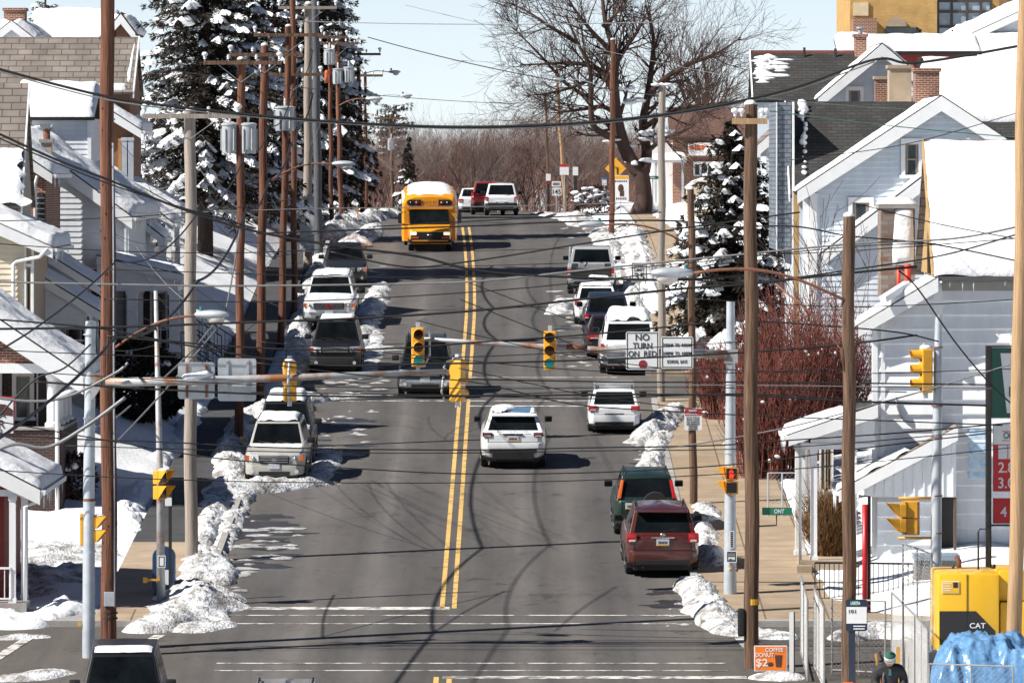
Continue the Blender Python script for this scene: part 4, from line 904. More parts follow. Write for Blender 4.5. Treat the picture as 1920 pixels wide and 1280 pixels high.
def gable(t, Y0, Y1, el, rg, er, wall, roof, zb, wallx=None, sp=0, th=.12, ov=.35, snow=.0, snowl=None, fascia=WHITE, seed=0, wallname='wall', gut=None, roofr=None, fw=.22, back=.3, smr=(0, 1)):
    """gable facing the viewer; el, rg, er = left eave, ridge, right eave as (x,z); wallx = (x left, x right) of the wall"""
    wl, wr = wallx or (el[0]+.35, er[0]-.35)
    def zroof(x): return (el[1]+(rg[1]-el[1])*(x-el[0])/(rg[0]-el[0])) if x < rg[0] else (er[1]+(rg[1]-er[1])*(er[0]-x)/(er[0]-rg[0]))
    poly = [(wl, zb), (wr, zb), (wr, zroof(wr)-.005)] + ([(rg[0], rg[1]-.005)] if wl < rg[0] < wr else []) + [(wl, zroof(wl)-.005)]
    b = MB(); b.prism(poly, 'Y', Y0, Y1)
    if sp: clap(b, poly, Y0, sp)
    w_ = b.build(wallname, wall, t)
    roof_slab(t, er, rg, 'Y', Y0-ov, Y1+back, th, roofr or roof, snow, seed=seed, fascia=fascia, fw=fw, gutter=gut, snow_to=smr)
    roof_slab(t, el, rg, 'Y', Y0-ov, Y1+back, th, roof, snowl if snowl is not None else snow, seed=seed+1, fascia=fascia, fw=fw, gutter=gut if snowl is not None else None)
    return w_
def xgable(t, X0, X1, front, ridge, back, wall, roof, zb, th=.12, ov=.3, snow=0, seed=0, sp=0, verge=None, ovl=None, ovr=None, rag=.0, eave_in=.35, snow_to=(0, 1), gut=None):
    """ridge runs left-right; front, ridge, back = (y,z)"""
    s = (ridge[1]-front[1])/(ridge[0]-front[0])
    poly = [(front[0]+eave_in, zb), (back[0]-eave_in, zb), (back[0]-eave_in, back[1]+eave_in*s*.9), (ridge[0], ridge[1]-.005), (front[0]+eave_in, front[1]+eave_in*s-.005)]
    b = MB(); b.prism(poly, 'X', X0, X1)
    if sp: clap(b, [(X0, zb), (X1, zb), (X1, front[1]+eave_in*s-.01), (X0, front[1]+eave_in*s-.01)], front[0]+eave_in, sp)
    w_ = b.build('wall', wall, t)
    l = X0-(ov if ovl is None else ovl); r = X1+(ov if ovr is None else ovr)
    roof_slab(t, front, ridge, 'X', l, r, th, roof, snow, seed=seed, rag=rag, snow_to=snow_to, gutter=gut)
    roof_slab(t, back, ridge, 'X', l, r, th, roof, 0)
    if verge:
        for xx in (l, r):
            b = MB(); k = .05
            b.prism([(front[0]-.03, front[1]-.12), (ridge[0], ridge[1]-.12), (ridge[0], ridge[1]+th+.06), (front[0]-.03, front[1]+th+.04)], 'X', xx-.05 if xx == l else xx, xx if xx == l else xx+.05); b.build('verge_board', verge, t)
    return w_
def chimney(t, x0, x1, y0, y1, z0, z1, m, cap=None, pots=0, snow=0, name='chimney'):
    b = MB(); b.box(x0, x1, y0, y1, z0, z1); c = b.build(name, m, t)
    b = MB(); b.box(x0-.06, x1+.06, y0-.06, y1+.06, z1+.002, z1+.12); b.build('chimney_cap', cap or CONCG, c)
    if pots:
        b = MB()
        b.lathe([(.12, z1+.12), (.12, z1+.45), (.15, z1+.47), (.15, z1+.52)], 10, Matrix.Translation(((x0+x1)/2, (y0+y1)/2, 0))); b.build('flue_pot', RUST, c)
    if snow:
        b = MB(); snow_pad(b, [(x0-.06, y0-.06, z1+.12), (x1+.06, y0-.06, z1+.12), (x1+.06, y1+.06, z1+.12), (x0-.06, y1+.06, z1+.12)], snow, 8, 8, seed=x0); b.build('cap_snow', SNOW, c, smooth=True)
    return c
def post(t, x, y, z0, z1, w, m, name='porch_post', round_=False):
    b = MB()
    if round_:
        b.lathe([(w*.66, z0), (w*.66, z0+.1), (w*.5, z0+.14), (w*.5, z0+.5), (w*.42, z1-.22), (w*.52, z1-.16), (w*.62, z1-.1), (w*.62, z1)], 16, Matrix.Translation((x, y, 0))); return b.build(name, m, t, smooth=True, angle=35)
    b.box(x-w/2, x+w/2, y-w/2, y+w/2, z0, z1); b.box(x-w*.62, x+w*.62, y-w*.62, y+w*.62, z1-.12, z1-.002); b.box(x-w*.62, x+w*.62, y-w*.62, y+w*.62, z0+.002, z0+.12)
    return b.build(name, m, t)
def railing(t, pts, h, m, name='railing', sp=.14):
    b = MB()
    for a, c in zip(pts, pts[1:]):
        a, c = Vector(a), Vector(c); L = (c-a).length; n = max(1, int(L/sp))
        b.bar(a+Vector((0,0,h)), c+Vector((0,0,h)), .05, .05); b.bar(a+Vector((0,0,.1)), c+Vector((0,0,.1)), .04, .04)
        for i in range(n+1): p = a.lerp(c, i/n); b.bar(p+Vector((0,0,.1)), p+Vector((0,0,h)), .022, .022)
    return b.build(name, m, t)
def pipe(t, pts, r, m, name='downspout'):
    b = MB(); b.tube(pts, r, 8); return b.build(name, m, t, smooth=True)

# ================= left side =================
# porch cottage at the bottom left
Y = 157.6; X = lambda x: XA(x, Y); Z = lambda y: ZA(y, Y); zg = gz(Y)
t = house('porch_cottage', 'small red cottage with a white posted porch under snow at the left corner', (X(10), Y, zg))
gable(t, Y+1.6, Y+7, (X(-280), Z(925)), (X(-100), Z(835)), (X(76), Z(925)), mat('red_boards', (.22, .03, .025), .7, var=.25), SHING, zg-.5, wallx=(X(-240), X(-2)), sp=.16, snow=.20, ov=1.75, seed=3, fw=.30, gut=WHITE)
b = MB(); b.prism([(X(-250), Z(918)), (X(18), Z(918)), (X(18), Z(893)), (X(-100), Z(838))], 'Y', Y+.05, Y+.12); b.build('porch_gable', mat('red_boards', (.22,.03,.025)), t)
b = MB(); b.box(X(-250), X(58), Y+.02, Y+.2, Z(930), Z(917.5)); b.build('porch_beam', WHITE, t)
for k, (px, dy) in enumerate(((23, .1), (38, 1.4), (-60, .1))): post(t, X(px), Y+dy, zg+.35, Z(929), .16, WHITE)
b = MB(); b.box(X(-250), X(50), Y-.1, Y+1.6, zg-.4, zg+.35); b.build('porch_floor', CONCG, t)
b = MB(); b.box(X(-60), X(30), Y-.5, Y-.11, zg-.3, zg+.18); b.build('step', mat('red_painted_step', (.33,.05,.04), .7, var=.3), t)
railing(t, [(X(-60), Y, zg+.36), (X(20), Y, zg+.36)], .85, WHITE)
pipe(t, [(X(78), Y-.05, Z(925)), (X(70), Y-.02, Z(940)), (X(47), Y-.02, Z(950)), (X(47), Y-.02, zg+.4)], .05, WHITE)
# brick house with gabled porch
Y = 179.0; zg = gz(Y)
t = house('brick_house', 'red brick house with a snowy gabled porch and white round columns on the left', (X(60), Y, zg))
gable(t, Y+.3, Y+6.5, (X(-320), Z(712)), (X(-80), Z(552)), (X(157), Z(712)), BRICK, SHING, Z(697), wallx=(X(-285), X(112)), snow=.26, ov=.45, seed=6, fw=.42, gut=WHITE, back=0)
b = MB(); b.box(X(-285), X(112), Y+.22, Y+.6, Z(700), Z(682)); b.box(X(84), X(112), Y+.6, Y+6.3, Z(700), Z(682)); b.build('porch_beam', WHITE, t)
for dy in (.45, 2.2, 3.9, 5.6): post(t, X(97), Y+dy, Z(801), Z(700), .34, WHITE, 'porch_column', True)
post(t, X(-60), Y+.45, Z(801), Z(700), .34, WHITE, 'porch_column', True)
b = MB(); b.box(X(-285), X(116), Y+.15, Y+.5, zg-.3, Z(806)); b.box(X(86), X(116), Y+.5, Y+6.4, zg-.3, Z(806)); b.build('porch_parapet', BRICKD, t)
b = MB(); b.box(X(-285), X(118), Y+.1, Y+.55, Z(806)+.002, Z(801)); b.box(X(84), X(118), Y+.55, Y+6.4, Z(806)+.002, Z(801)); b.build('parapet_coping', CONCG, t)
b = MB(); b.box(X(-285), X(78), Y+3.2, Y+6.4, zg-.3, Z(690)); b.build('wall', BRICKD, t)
b = MB(); b.box(X(-285), X(80), Y+.55, Y+3.2, zg-.3, Z(815)); b.build('porch_floor', CONCG, t)
window(t, X(14), X(40), Z(790), Z(712), Y+3.2, fw=.12); window(t, X(-60), X(-20), Z(790), Z(712), Y+3.2)
b = MB(); b.box(X(56), X(72), Y+3.14, Y+3.2, Z(815), Z(705)); d_ = b.build('door', mat('dark_door', (.05,.03,.025)), t); b = MB(); b.box(X(53), X(56), Y+3.1, Y+3.2, Z(815), Z(705)); b.box(X(72), X(75), Y+3.1, Y+3.2, Z(815), Z(705)); b.build('door_frame', WHITE, d_)
pipe(t, [(X(157), Y-.1, Z(705)), (X(155), Y-.1, Z(722)), (X(112), Y+.1, Z(742)), (X(107), Y+.08, Z(745)), (X(107), Y+.08, Z(960)), (X(112), Y+.08, Z(968)), (X(150), Y+.05, Z(974))], .06, WHITE)
b = MB(); snow_pad(b, [(X(22), Y+.6, Z(790)), (X(55), Y+.6, Z(790)), (X(50), Y+.6, Z(735)), (X(24), Y+.6, Z(735))], .1)
# cream house
Y = 191.0; zg = gz(Y)+1
t = house('cream_house', 'cream clapboard house with bent white downspout behind the brick gable on the left', (X(30), Y, zg))
gable(t, Y+.5, Y+7, (X(-300), Z(470)), (X(-100), Z(382)), (X(99), Z(470)), SIDEC, SHINGT, zg-1.5, wallx=(X(-250), X(44)), sp=.17, snow=.30, ov=.5, seed=8, fw=.26, gut=WHITE)
b = MB(); b.box(X(44), X(47), Y+.42, Y+.6, zg-1, Z(452)); b.box(X(57), X(61), Y+.42, Y+.6, zg-1, Z(452)); b.build('corner_board', WHITE, t)
b = MB(); b.box(X(47), X(57), Y+.5, Y+7, zg-1, Z(455)); b.build('porch_wall', mat('tan_stucco', (.40,.31,.22), .8), t)
window(t, X(47.5), X(56), Z(600), Z(500), Y+.5, fw=.06, bars=0)
pipe(t, [(X(90), Y-.05, Z(466)), (X(74), Y-.02, Z(482)), (X(30), Y+.38, Z(490)), (X(23), Y+.38, Z(496)), (X(24), Y+.38, Z(600))], .055, WHITE)
# tan shingled dormer roof just behind it
Y = 196.5; zg = gz(Y)+1
t = house('shingled_house', 'tan shingled roof slope with a white verge at the far left edge', (X(10), Y, zg))
xgable(t, X(-200), X(33), (Y, Z(392)), (Y+3.0, Z(165)), (Y+6, Z(392)), mat('tan_siding', (.40,.345,.27), .7), SHINGT, zg-1, ov=.1, snow=.12, seed=11, verge=WHITE, snow_to=(0, .48), rag=.35)
window(t, X(24), X(29), Z(440), Z(410), Y+.35, fw=.05); window(t, X(34)-.25, X(34)-.05, Z(440), Z(410), Y+.35, fw=.05)
# brick side house with a dark barred window
Y = 205.0; zg = gz(Y)+1
t = house('small_brick_house', 'narrow dark brick house with downspout and barred window between cream and grey houses', (X(60), Y, zg))
gable(t, Y+.4, Y+7, (X(-120), Z(332)), (X(-5), Z(262)), (X(98), Z(332)), BRICK, SHING, zg-2, wallx=(X(-100), X(84)), snow=.22, ov=.45, seed=14, gut=WHITE)
pipe(t, [(X(70), Y-.0, Z(330)), (X(65), Y+.2, Z(345)), (X(65), Y+.28, Z(470))], .055, WHITE)
b = MB(); b.box(X(68), X(82), Y+.36, Y+.42, Z(452), Z(362)); w_ = b.build('window', WGLASS, t); b = MB()
for k in range(9): b.box(X(68), X(82), Y+.31, Y+.355, Z(452)+k*.17, Z(452)+k*.17+.03)
b.build('bars', WHITE, w_)
# grey house with chimney
Y = 215.0; zg = gz(Y)+1
t = house('grey_house', 'grey-blue clapboard house with tan chimney and deep snow on its roof on the left', (X(160), Y, zg))
gable(t, Y+.4, Y+15, (X(-160), Z(413)), (X(30), Z(252)), (X(248), Z(413)), SIDEG, SHING, zg-2.5, wallx=(X(-150), X(239)), sp=.19, snow=.36, ov=.45, seed=17, gut=WHITE, fw=.3)
chimney(t, X(79), X(99), Y-.62, Y-.12, zg-2, Z(268), mat('stucco_chimney', (.40,.33,.27), .9, var=.15), snow=0, pots=1)
b = MB(); z = Z(246); b.add([(X(76), Y-.7, z+.22), (X(99), Y-.7, z+.22), (X(93), Y-.4, z), (X(82), Y-.4, z), (X(76), Y-.1, z+.22), (X(99), Y-.1, z+.22)], [(0,3,2,1), (3,4,5,2)]); b.build('chimney_cowl', GALV, t)
b = MB(); b.box(X(232), X(240), Y+.33, Y+.5, zg-2, Z(408)); b.build('corner_board', WHITE, t)
pipe(t, [(X(246), Y-.0, Z(410)), (X(236), Y+.2, Z(424)), (X(235), Y+.28, Z(640))], .06, GALV)
Yb = Y+6.5; XB = lambda x: XA(x, Yb); ZB = lambda y: ZA(y, Yb)
pts = [(XB(60), ZB(222)), (XB(170), ZB(222)), (XB(170), ZB(330)), (XB(60), ZB(300))]
b = MB(); b.prism(pts, 'Y', Yb, Yb+5); clap(b, pts, Yb, .18); b.build('dormer_wall', SIDEG, t)
b = MB(); b.box(XB(164), XB(171), Yb-.06, Yb+.1, ZB(335), ZB(222)); b.build('corner_board', WHITE, t)
roof_slab(t, (Yb-.3, ZB(226)), (Yb+3.2, ZB(166)), 'X', XB(20), XB(178), .12, SHING, .25, seed=20)
roof_slab(t, (Yb+6.6, ZB(226)), (Yb+3.2, ZB(166)), 'X', XB(20), XB(178), .12, SHING, .0)
# stepped porch roofs on the street side of these houses
def porch(label, Y, er, slope, width, depth, zfloor, cols=(0,), wall=None, infill=None, snow=.15, seed=0, name='porch', fas=WHITE, dark=True, colw=.2):
    ex, ez = XA(er[0], Y), ZA(er[1], Y); zg = gz(Y)+1
    t = house(name, label, (ex-width/2, Y, zg), 'porch')
    rg = (ex-width, ez+width*slope)
    roof_slab(t, (ex, ez), rg, 'Y', Y, Y+depth, .12, SHING, snow, seed=seed, fascia=fas, fw=.17, gutter=WHITE)
    poly = [(ex-width, ez-.25), (ex-.45, ez-.25), (ex-.45, ez+.45*slope), (rg[0], rg[1])]
    b = MB(); b.prism(poly, 'Y', Y+.12, Y+.2)
    if infill is not None: clap(b, poly, Y+.12, .16); b.build('gable_infill', infill, t)
    else: b.build('gable_infill', SIDEW, t)
    b = MB(); b.box(ex-width, ex-.3, Y+.1, Y+.3, ez-.42, ez-.252); b.box(ex-.5, ex-.3, Y+.3, Y+depth, ez-.42, ez-.252); b.build('porch_beam', WHITE, t)
    for c in cols:
        post(t, ex-.42-c, Y+.22, zfloor, ez-.42, colw, WHITE); post(t, ex-.42-c, Y+depth-.2, zfloor, ez-.42, colw, WHITE)
    b = MB(); b.box(ex-width, ex-.25, Y+.02, Y+depth, zfloor-1.6, zfloor); b.build('porch_floor', CONCG, t)
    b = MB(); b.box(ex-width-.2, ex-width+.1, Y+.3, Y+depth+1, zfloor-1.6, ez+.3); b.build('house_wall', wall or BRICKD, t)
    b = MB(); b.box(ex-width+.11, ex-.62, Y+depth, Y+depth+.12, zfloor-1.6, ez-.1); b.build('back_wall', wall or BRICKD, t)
    window(t, ex-1.35, ex-.9, zfloor+.7, zfloor+1.9, Y+depth, fw=.07)
    railing(t, [(ex-width+.2, Y+.2, zfloor), (ex-.45, Y+.2, zfloor)], .85, WHITE, sp=.2)
    railing(t, [(ex-.42, Y+.25, zfloor), (ex-.42, Y+depth-.25, zfloor)], .9, WHITE, sp=.2)
    return t
porch('porch with white boarded gable and blue-shaded snow, upper of two left of the brown pole', 206.5, (190, 545), .62, 3.2, 3.5, ZA(640, 206.5), (0, 1.2), infill=SIDEG, seed=31)
porch('porch with snow-laden roof low beside the brick gable, in front of the upper porch', 197, (190, 592), .60, 3.0, 3.5, ZA(690, 197), (0, 1.0), infill=SIDEW, seed=32)
porch('small snowy porch hugging the lit corner of the grey house', 226, (305, 450), .80, 1.9, 3, ZA(505, 226), (0,), infill=SIDEW, seed=33)
porch('white porch with long snowy slope behind the grey house', 231, (325, 424), .76, 2.6, 4, ZA(490, 231), (0, 1.2), infill=SIDEW, seed=34, colw=.3)
porch('porch with orange-brown clapboard gable in front of the dark spruce', 239, (340, 398), .56, 3.0, 4, ZA(470, 239), (0, .9), infill=ORB, seed=35, colw=.3)
porch('broad white porch with scalloped eave above the dark hedge', 213, (350, 522), .22, 3.0, 3.6, ZA(660, 213), (0, 1.4), infill=SIDEW, seed=36, colw=.34, snow=.2)
# tan-shingled house further up
Y = 240.0; zg = gz(Y)+1
t = house('tan_roofed_house', 'house with a big bare tan shingle roof behind the leaning brown pole, upper left', (X(120), Y, zg))
xgable(t, X(-160), X(243), (Y, Z(178)), (Y+3.6, Z(73)), (Y+7.2, Z(178)), mat('brown_brick_wall', (.20,.10,.06), .85), SHINGT, zg-2, ov=.12, snow=0, verge=WHITE)
b = MB(); snow_pad(b, [(X(150), Y+.1, Z(175)), (X(238), Y+.1, Z(178)), (X(240), Y+.5, Z(160)), (X(150), Y+.5, Z(160))], .2, seed=3, rag=.2); snow_pad(b, [(X(230), Y+.2, Z(172)), (X(246), Y+.2, Z(172)), (X(246), Y+3.5, Z(78)), (X(240), Y+3.5, Z(78))], .16, 6, 20, seed=4, rag=.2); b.build('roof_snow', SNOW, t, smooth=True)
gable(t, Y-.6, Y+5, (X(120), Z(262)), (X(190), Z(200)), (X(268), Z(250)), mat('brown_brick_wall', (.20,.10,.06)), SHING, zg-2, wallx=(X(125), X(250)), snow=.22, seed=22, ov=.35, gut=WHITE)
for px in (236, 248): post(t, X(px), Y-.9, zg-1, Z(258), .2, GALV, 'column')
b = MB(); b.box(X(224), X(230), Y-.9, Y-.62, zg-1, Z(260)); b.build('corner_pier', ORB, t)
# gable with red chimney at the top left corner
Y = 268.0; zg = gz(Y)+1
t = house('white_gabled_house', 'white gabled house with a red brick chimney in the top left corner', (X(30), Y, zg))
gable(t, Y+.3, Y+8, (X(-50), Z(100)), (X(22), Z(44)), (X(68), Z(80)), SIDEW, SHINGT, zg-3, snow=.22, ov=.35, seed=25)
chimney(t, X(0), X(39), Y+2, Y+3.4, Z(90), Z(18), BRICK, cap=BRICK)
Y = 290.0; zg = gz(Y)+1
t = house('snow_roofed_house', 'far house whose snow-covered roof rises behind the tan shingle roof, upper left', (X(150), Y, zg))
xgable(t, X(60), X(205), (Y, Z(110)), (Y+4, Z(22)), (Y+8, Z(110)), SIDEC, SHING, zg-3, ov=.2, snow=.25, seed=27, rag=.1)
gable(t, Y+1, Y+6, (X(200), Z(60)), (X(165), Z(12)) if False else (X(225), Z(30)), (X(252), Z(66)), mat('brown_brick_wall', (.20,.10,.06)), SHING, zg-3, snow=.2, seed=29)
# ================= right side =================
Y = 167.0; zg = gz(Y)+.2
t = house('white_clapboard_house', 'white clapboard corner house with a blank snow-covered roof on the right', (X(1770), Y, zg))
xgable(t, X(1766), X(2150), (Y-.45, Z(524)), (Y+3.6, Z(272)), (Y+7.6, Z(524)), SIDEW, SHINGT, zg-1, ov=.4, ovl=.24, snow=.24, seed=41, sp=.37, eave_in=.45, verge=TANB, gut=mat('dark_gutter', (.09,.09,.09), .6), rag=.015)
b = MB(); b.prism([(Y-.2, Z(524)+.1), (Y+3.6, Z(290)), (Y+7, Z(524)+.1)], 'X', X(1766)-.09, X(1766)-.004); b.build('end_gable', TANB, t)
b = MB(); b.box(X(1748), X(1767), Y-.07, Y+.1, zg-.6, Z(530)); b.build('corner_board', WHITE, t)
b = MB(); b.box(X(1766)+.004, X(2150), Y-.12, Y-.07, Z(545), Z(528)); b.build('frieze_board', mat('grey_frieze', (.28,.27,.26)), t)
window(t, X(1905), X(1940), Z(740), Z(630), Y-.03)
# lower left wing
pl = [(X(1642), zg-1), (X(1749), zg-1), (X(1749), Z(531)), (X(1642), Z(594))]; b = MB(); b.prism(pl, 'Y', Y-.3, Y-.06); clap(b, pl, Y-.3, .37); b.build('wing_wall', SIDEW, t)
roof_slab(t, (X(1607), Z(616)), (X(1756), Z(527)), 'Y', Y-.62, Y-.08, .12, SHINGT, .16, seed=43, fascia=WHITE, fw=.22)
b = MB(); b.box(X(1634), X(1644), Y-.38, Y-.15, zg-.6, Z(595)); b.box(X(1650), X(1658), Y-.37, Y-.3, zg-.6, Z(590)); b.build('corner_board', WHITE, t)
window(t, X(1900), X(1935), Z(720), Z(640), Y-.04)
# chimney stack and red flue
chimney(t, X(1662), X(1727), Y+2.5, Y+4.0, Z(560), Z(392), brickmat('mottled_brick', (.22,.12,.08), (.30,.27,.25), (.2,.18,.16), bw=.3, bh=.12), snow=.15)
b = MB(); snow_pad(b, [(X(1684), Y+2.47, Z(500)), (X(1724), Y+2.47, Z(500)), (X(1728), Y+2.6, Z(388)), (X(1684), Y+2.6, Z(388))], .12, 8, 14, seed=4); b.build('drifted_snow', SNOW, t, smooth=True)
b = MB(); b.tube([(X(1701), Y-.2, Z(560)), (X(1701), Y-.2, Z(495))], .09, 10); b.tube([(X(1684), Y-.2, Z(560)), (X(1684), Y-.2, Z(500))], .05, 8); b.build('red_flue', mat('red_flue_paint', (.6,.05,.02), .5), t, smooth=True)
b = MB(); b.bar((X(1652), Y-.9, Z(560)), (X(1700), Y-.3, Z(532)), .22, .16); b.build('snowy_duct', SNOW, t)
# front porch
Yp = 166.0; XP = lambda x: XA(x, Yp); ZP = lambda y: ZA(y, Yp)
roof_slab(t, (XP(1478), ZP(822)), (XP(1645), ZP(765)), 'Y', Yp-.2, Yp+3.0, .12, SHING, .14, seed=45, fascia=WHITE, gutter=WHITE, snow_to=(0, .72))
b = MB(); pl = [(XP(1520), ZP(832)), (XP(1640), ZP(832)), (XP(1640), ZP(768)), (XP(1520), ZP(808))]; b.prism(pl, 'Y', Yp, Yp+.12)
b.build('porch_gable', SIDEW, t)
b = MB(); b.box(XP(1502), XP(1640), Yp-.03, Yp+.2, ZP(842), ZP(831)); b.build('porch_beam', WHITE, t)
for px, dy in ((1508, 2.4), (1526, .08), (1600, .08), (1598, 2.4)): post(t, XP(px), Yp+dy, zg+.1, ZP(840), .17 if px != 1508 else .26, WHITE)
b = MB(); b.box(XP(1500), XP(1600), Yp-.2, Yp+3, zg-.5, zg+.12); b.build('porch_floor', CONC, t)
b = MB(); b.box(XP(1492), XP(1520), Yp-.7, Yp-.21, zg-.5, zg+.0); b.build('porch_step', CONC, t)
pipe(t, [(XP(1482), Yp-.2, ZP(822)), (XP(1500), Yp-.1, ZP(840)), (XP(1500), Yp-.1, zg)], .04, GALV)
for px in (1552, 1564): window(t, XP(px)-.0, XP(px+8), ZP(930), ZP(842), Yp+3.6, fw=.05)
# side porch with vertical boards
roof_slab(t, (XP(1572), ZP(926)), (XP(1795), ZP(806)), 'Y', Yp-.25, Yp+.9, .12, SHINGT, .13, seed=47, fascia=WHITE, gutter=WHITE, snow_to=(0, .62), rag=.03)
b = MB(); b.prism([(XP(1620), ZP(931)), (XP(1792), ZP(931)), (XP(1792), ZP(812)), (XP(1620), ZP(903))], 'Y', Yp-.1, Yp)
for k in range(9):
    px = 1640+18*k; zt = ZP(931) + (XP(px)-XP(1585))*.53
    b.box(XP(px), XP(px+3), Yp-.13, Yp-.102, ZP(931), zt-.1)
b.build('boarded_gable', SIDEW, t)
b = MB(); pl = [(XP(1646), zg-.3), (XP(1764), zg-.3), (XP(1764), ZP(932)), (XP(1646), ZP(932))]; b.prism(pl, 'Y', Yp+.3, Yp+.5); clap(b, pl, Yp+.3, .37); b.build('porch_wall', SIDEW, t)
b = MB(); b.box(XP(1766), XP(1793), Yp+.6, Yp+.7, zg, ZP(932)); b.build('doorway', mat('dark_doorway', (.03,.028,.026), .7), t)
b = MB(); b.box(XP(1788), XP(1793), Yp-.1, Yp+.1, zg, ZP(932)); b.build('porch_post', mat('brown_post', (.10,.07,.055), .8), t)
b = MB(); M = Matrix.Translation((XP(1688), Yp+.9, ZP(770))) @ Matrix.Rotation(R(70), 4, 'Y') @ Matrix.Rotation(R(20), 4, 'X'); b.lathe([(.0, .02), (.2, .03), (.42, .12), (.42, .14), (.2, .06), (.0, .05)], 18, M); b.tube([(XP(1690), Yp+.9, ZP(785)), (XP(1697), Yp+1, ZP(805)), (XP(1706), Yp+1.1, ZP(818))], .025, 6); b.build('satellite_dish', mat('dish_grey', (.2,.2,.2), .5), t, smooth=True, angle=40)
b = MB(); b.box(X(1817), X(1848), Y-.06, Y-.032, Z(896), Z(800)); b.build('wall_banner', mat('pale_blue_banner', (.36,.52,.70), .7, var=.3, vs=6, col2=(.5,.66,.8)), t)
# siding house behind, gable toward the viewer
Y = 215.0; zg = gz(Y)+.5
t = house('siding_house', 'pale blue siding house with wide gable and dark shingle roof on the right', (X(1650), Y, zg))
gable(t, Y, Y+9, (X(1494), Z(364)), (X(1764), Z(186)), (X(2034), Z(364)), SIDEB, SHING, zg-1, wallx=(X(1530), X(2000)), sp=.19, snow=0, snowl=.07, ov=.33, seed=51, fw=.34)
xgable(t, X(1492), X(1760), (Y+2, Z(372)), (Y+5.5, Z(196)), (Y+9, Z(372)), SIDEB, SHING, zg-1, ov=.1, snow=0, verge=WHITE)
b = MB(); rr = random.Random(3)
for k in range(16):
    y_ = 205 + k*6.5*(1+.02*k); dy = (Y+2) + (372-y_)/(372-196)*3.5; p = Vector((XA(1506+rr.uniform(-3, 4), dy), dy-.12, ZA(y_, dy)+.15)); r = rr.uniform(.06, .2)*(1.3 if k < 3 else .8 if k < 10 else .4)
    b.ball(p, r*1.1, .05, r, 8, 5, .7)
tag(b.build('roof_snow', SNOW, t, smooth=True), kind='stuff')
b = MB(); xgx = X(1480)
b.box(X(1462), X(1491), Y+3, Y+9, Z(470), Z(190)); b.build('side_wall', SHINGB, t)
b = MB(); b.box(X(1490), X(1494), Y+1.8, Y+2.0, Z(480), Z(190)); b.box(X(1462), X(1464), Y+2.9, Y+3.0, Z(480), Z(190)); b.build('corner_board', WHITE, t)
b = MB(); b.box(X(1518), X(1532), Y-.08, Y+.1, zg-1, Z(362)); b.box(X(1506), X(1517), Y+.1, Y+.3, zg-1, Z(365)); b.build('corner_board', WHITE, t)
b = MB(); b.box(X(1490), X(1500), Y+.6, Y+.8, zg-1, Z(365)); b.build('porch_post', TANB, t)
window(t, X(1697), X(1722), Z(328), Z(270), Y-.03, fw=.14); window(t, X(1598), X(1630), Z(440), Z(380), Y-.03, fw=.14, bars=0)
chimney(t, X(1735), X(1781), Y+5.2, Y+6.6, Z(220), Z(130), BRICK, cap=BRICK); chimney(t, X(1692), X(1735), Y+7.5, Y+8.6, Z(230), Z(122), mat('tan_stucco', (.40,.31,.22)), cap=CONC)
# low wing in front of it
roof_slab(t, (XA(1540, 214.6), ZA(482, 214.6)), (XA(1740, 214.6), ZA(330, 214.6)), 'Y', 214.35, 214.96, .14, SHING, .12, seed=53, fascia=WHITE, fw=.3)
b = MB(); Yw = 214.7; pl = [(XA(1600, Yw), gz(Yw)), (XA(1738, Yw), gz(Yw)), (XA(1738, Yw), ZA(345, Yw)), (XA(1600, Yw), ZA(450, Yw))]; b.prism(pl, 'Y', Yw, Yw+.25); clap(b, pl, Yw, .19); b.build('wing_wall', SIDEG, t)
# third house with red ridge
Y = 252.0; zg = gz(Y)+1
t = house('red_ridged_house', 'dark roofed house with a red ridge line and pale blue gable behind the siding house', (X(1560), Y, zg))
xgable(t, X(1420), X(1680), (Y+1, Z(192)), (Y+4, Z(98)), (Y+7, Z(192)), SIDEB, SHING, zg-1, ov=.12, snow=0, verge=WHITE)
b = MB(); b.box(X(1418), X(1660), Y+3.85, Y+4.15, Z(97), Z(93)); b.build('ridge_cap', mat('red_ridge_tin', (.33,.05,.035), .6), t)
b = MB(); rr = random.Random(8)
for k in range(34):
    u, v = rr.random()**1.5, rr.random(); px = 1427 + u*62*(1-.55*v) ; py = 103 + v*56; dy = (Y+1) + (192-py)/(192-98)*3
    b.ball((XA(px, dy), dy-.06, ZA(py, dy)+.04), rr.uniform(.2, .5), .06, rr.uniform(.06, .14), 8, 5, .3)
b.build('roof_snow', SNOW, t, smooth=True)
gable(t, Y-.5, Y+8, (X(1532), Z(190)), (X(1652), Z(88)), (X(1772), Z(190)), SIDEB, SHING, zg-1, wallx=(X(1545), X(1760)), sp=.2, snow=.06, ov=.35, seed=56, fw=.3)
window(t, X(1590), X(1612), Z(200), Z(170), Y-.53, fw=.12, bars=0)
chimney(t, X(1612), X(1634), Y+3.4, Y+4.4, Z(105), Z(66), BRICK, cap=BRICK, pots=0); b = MB(); b.lathe([(.09, Z(65)), (.09, Z(52)), (.16, Z(50)), (.16, Z(47))], 10, Matrix.Translation((X(1623), Y+3.9, 0))); b.build('chimney_cowl', GALV, t)
chimney(t, X(1637), X(1666), Y-1.6, Y-.9, Z(240), Z(150), BRICK, cap=CONC)
for px, py in ((1516, 86), (1575, 88)):
    b = MB(); b.tube([(X(px), Y+3.6, Z(py+22)), (X(px), Y+3.6, Z(py))], .05, 8); b.build('vent_pipe', BLACKM, t)
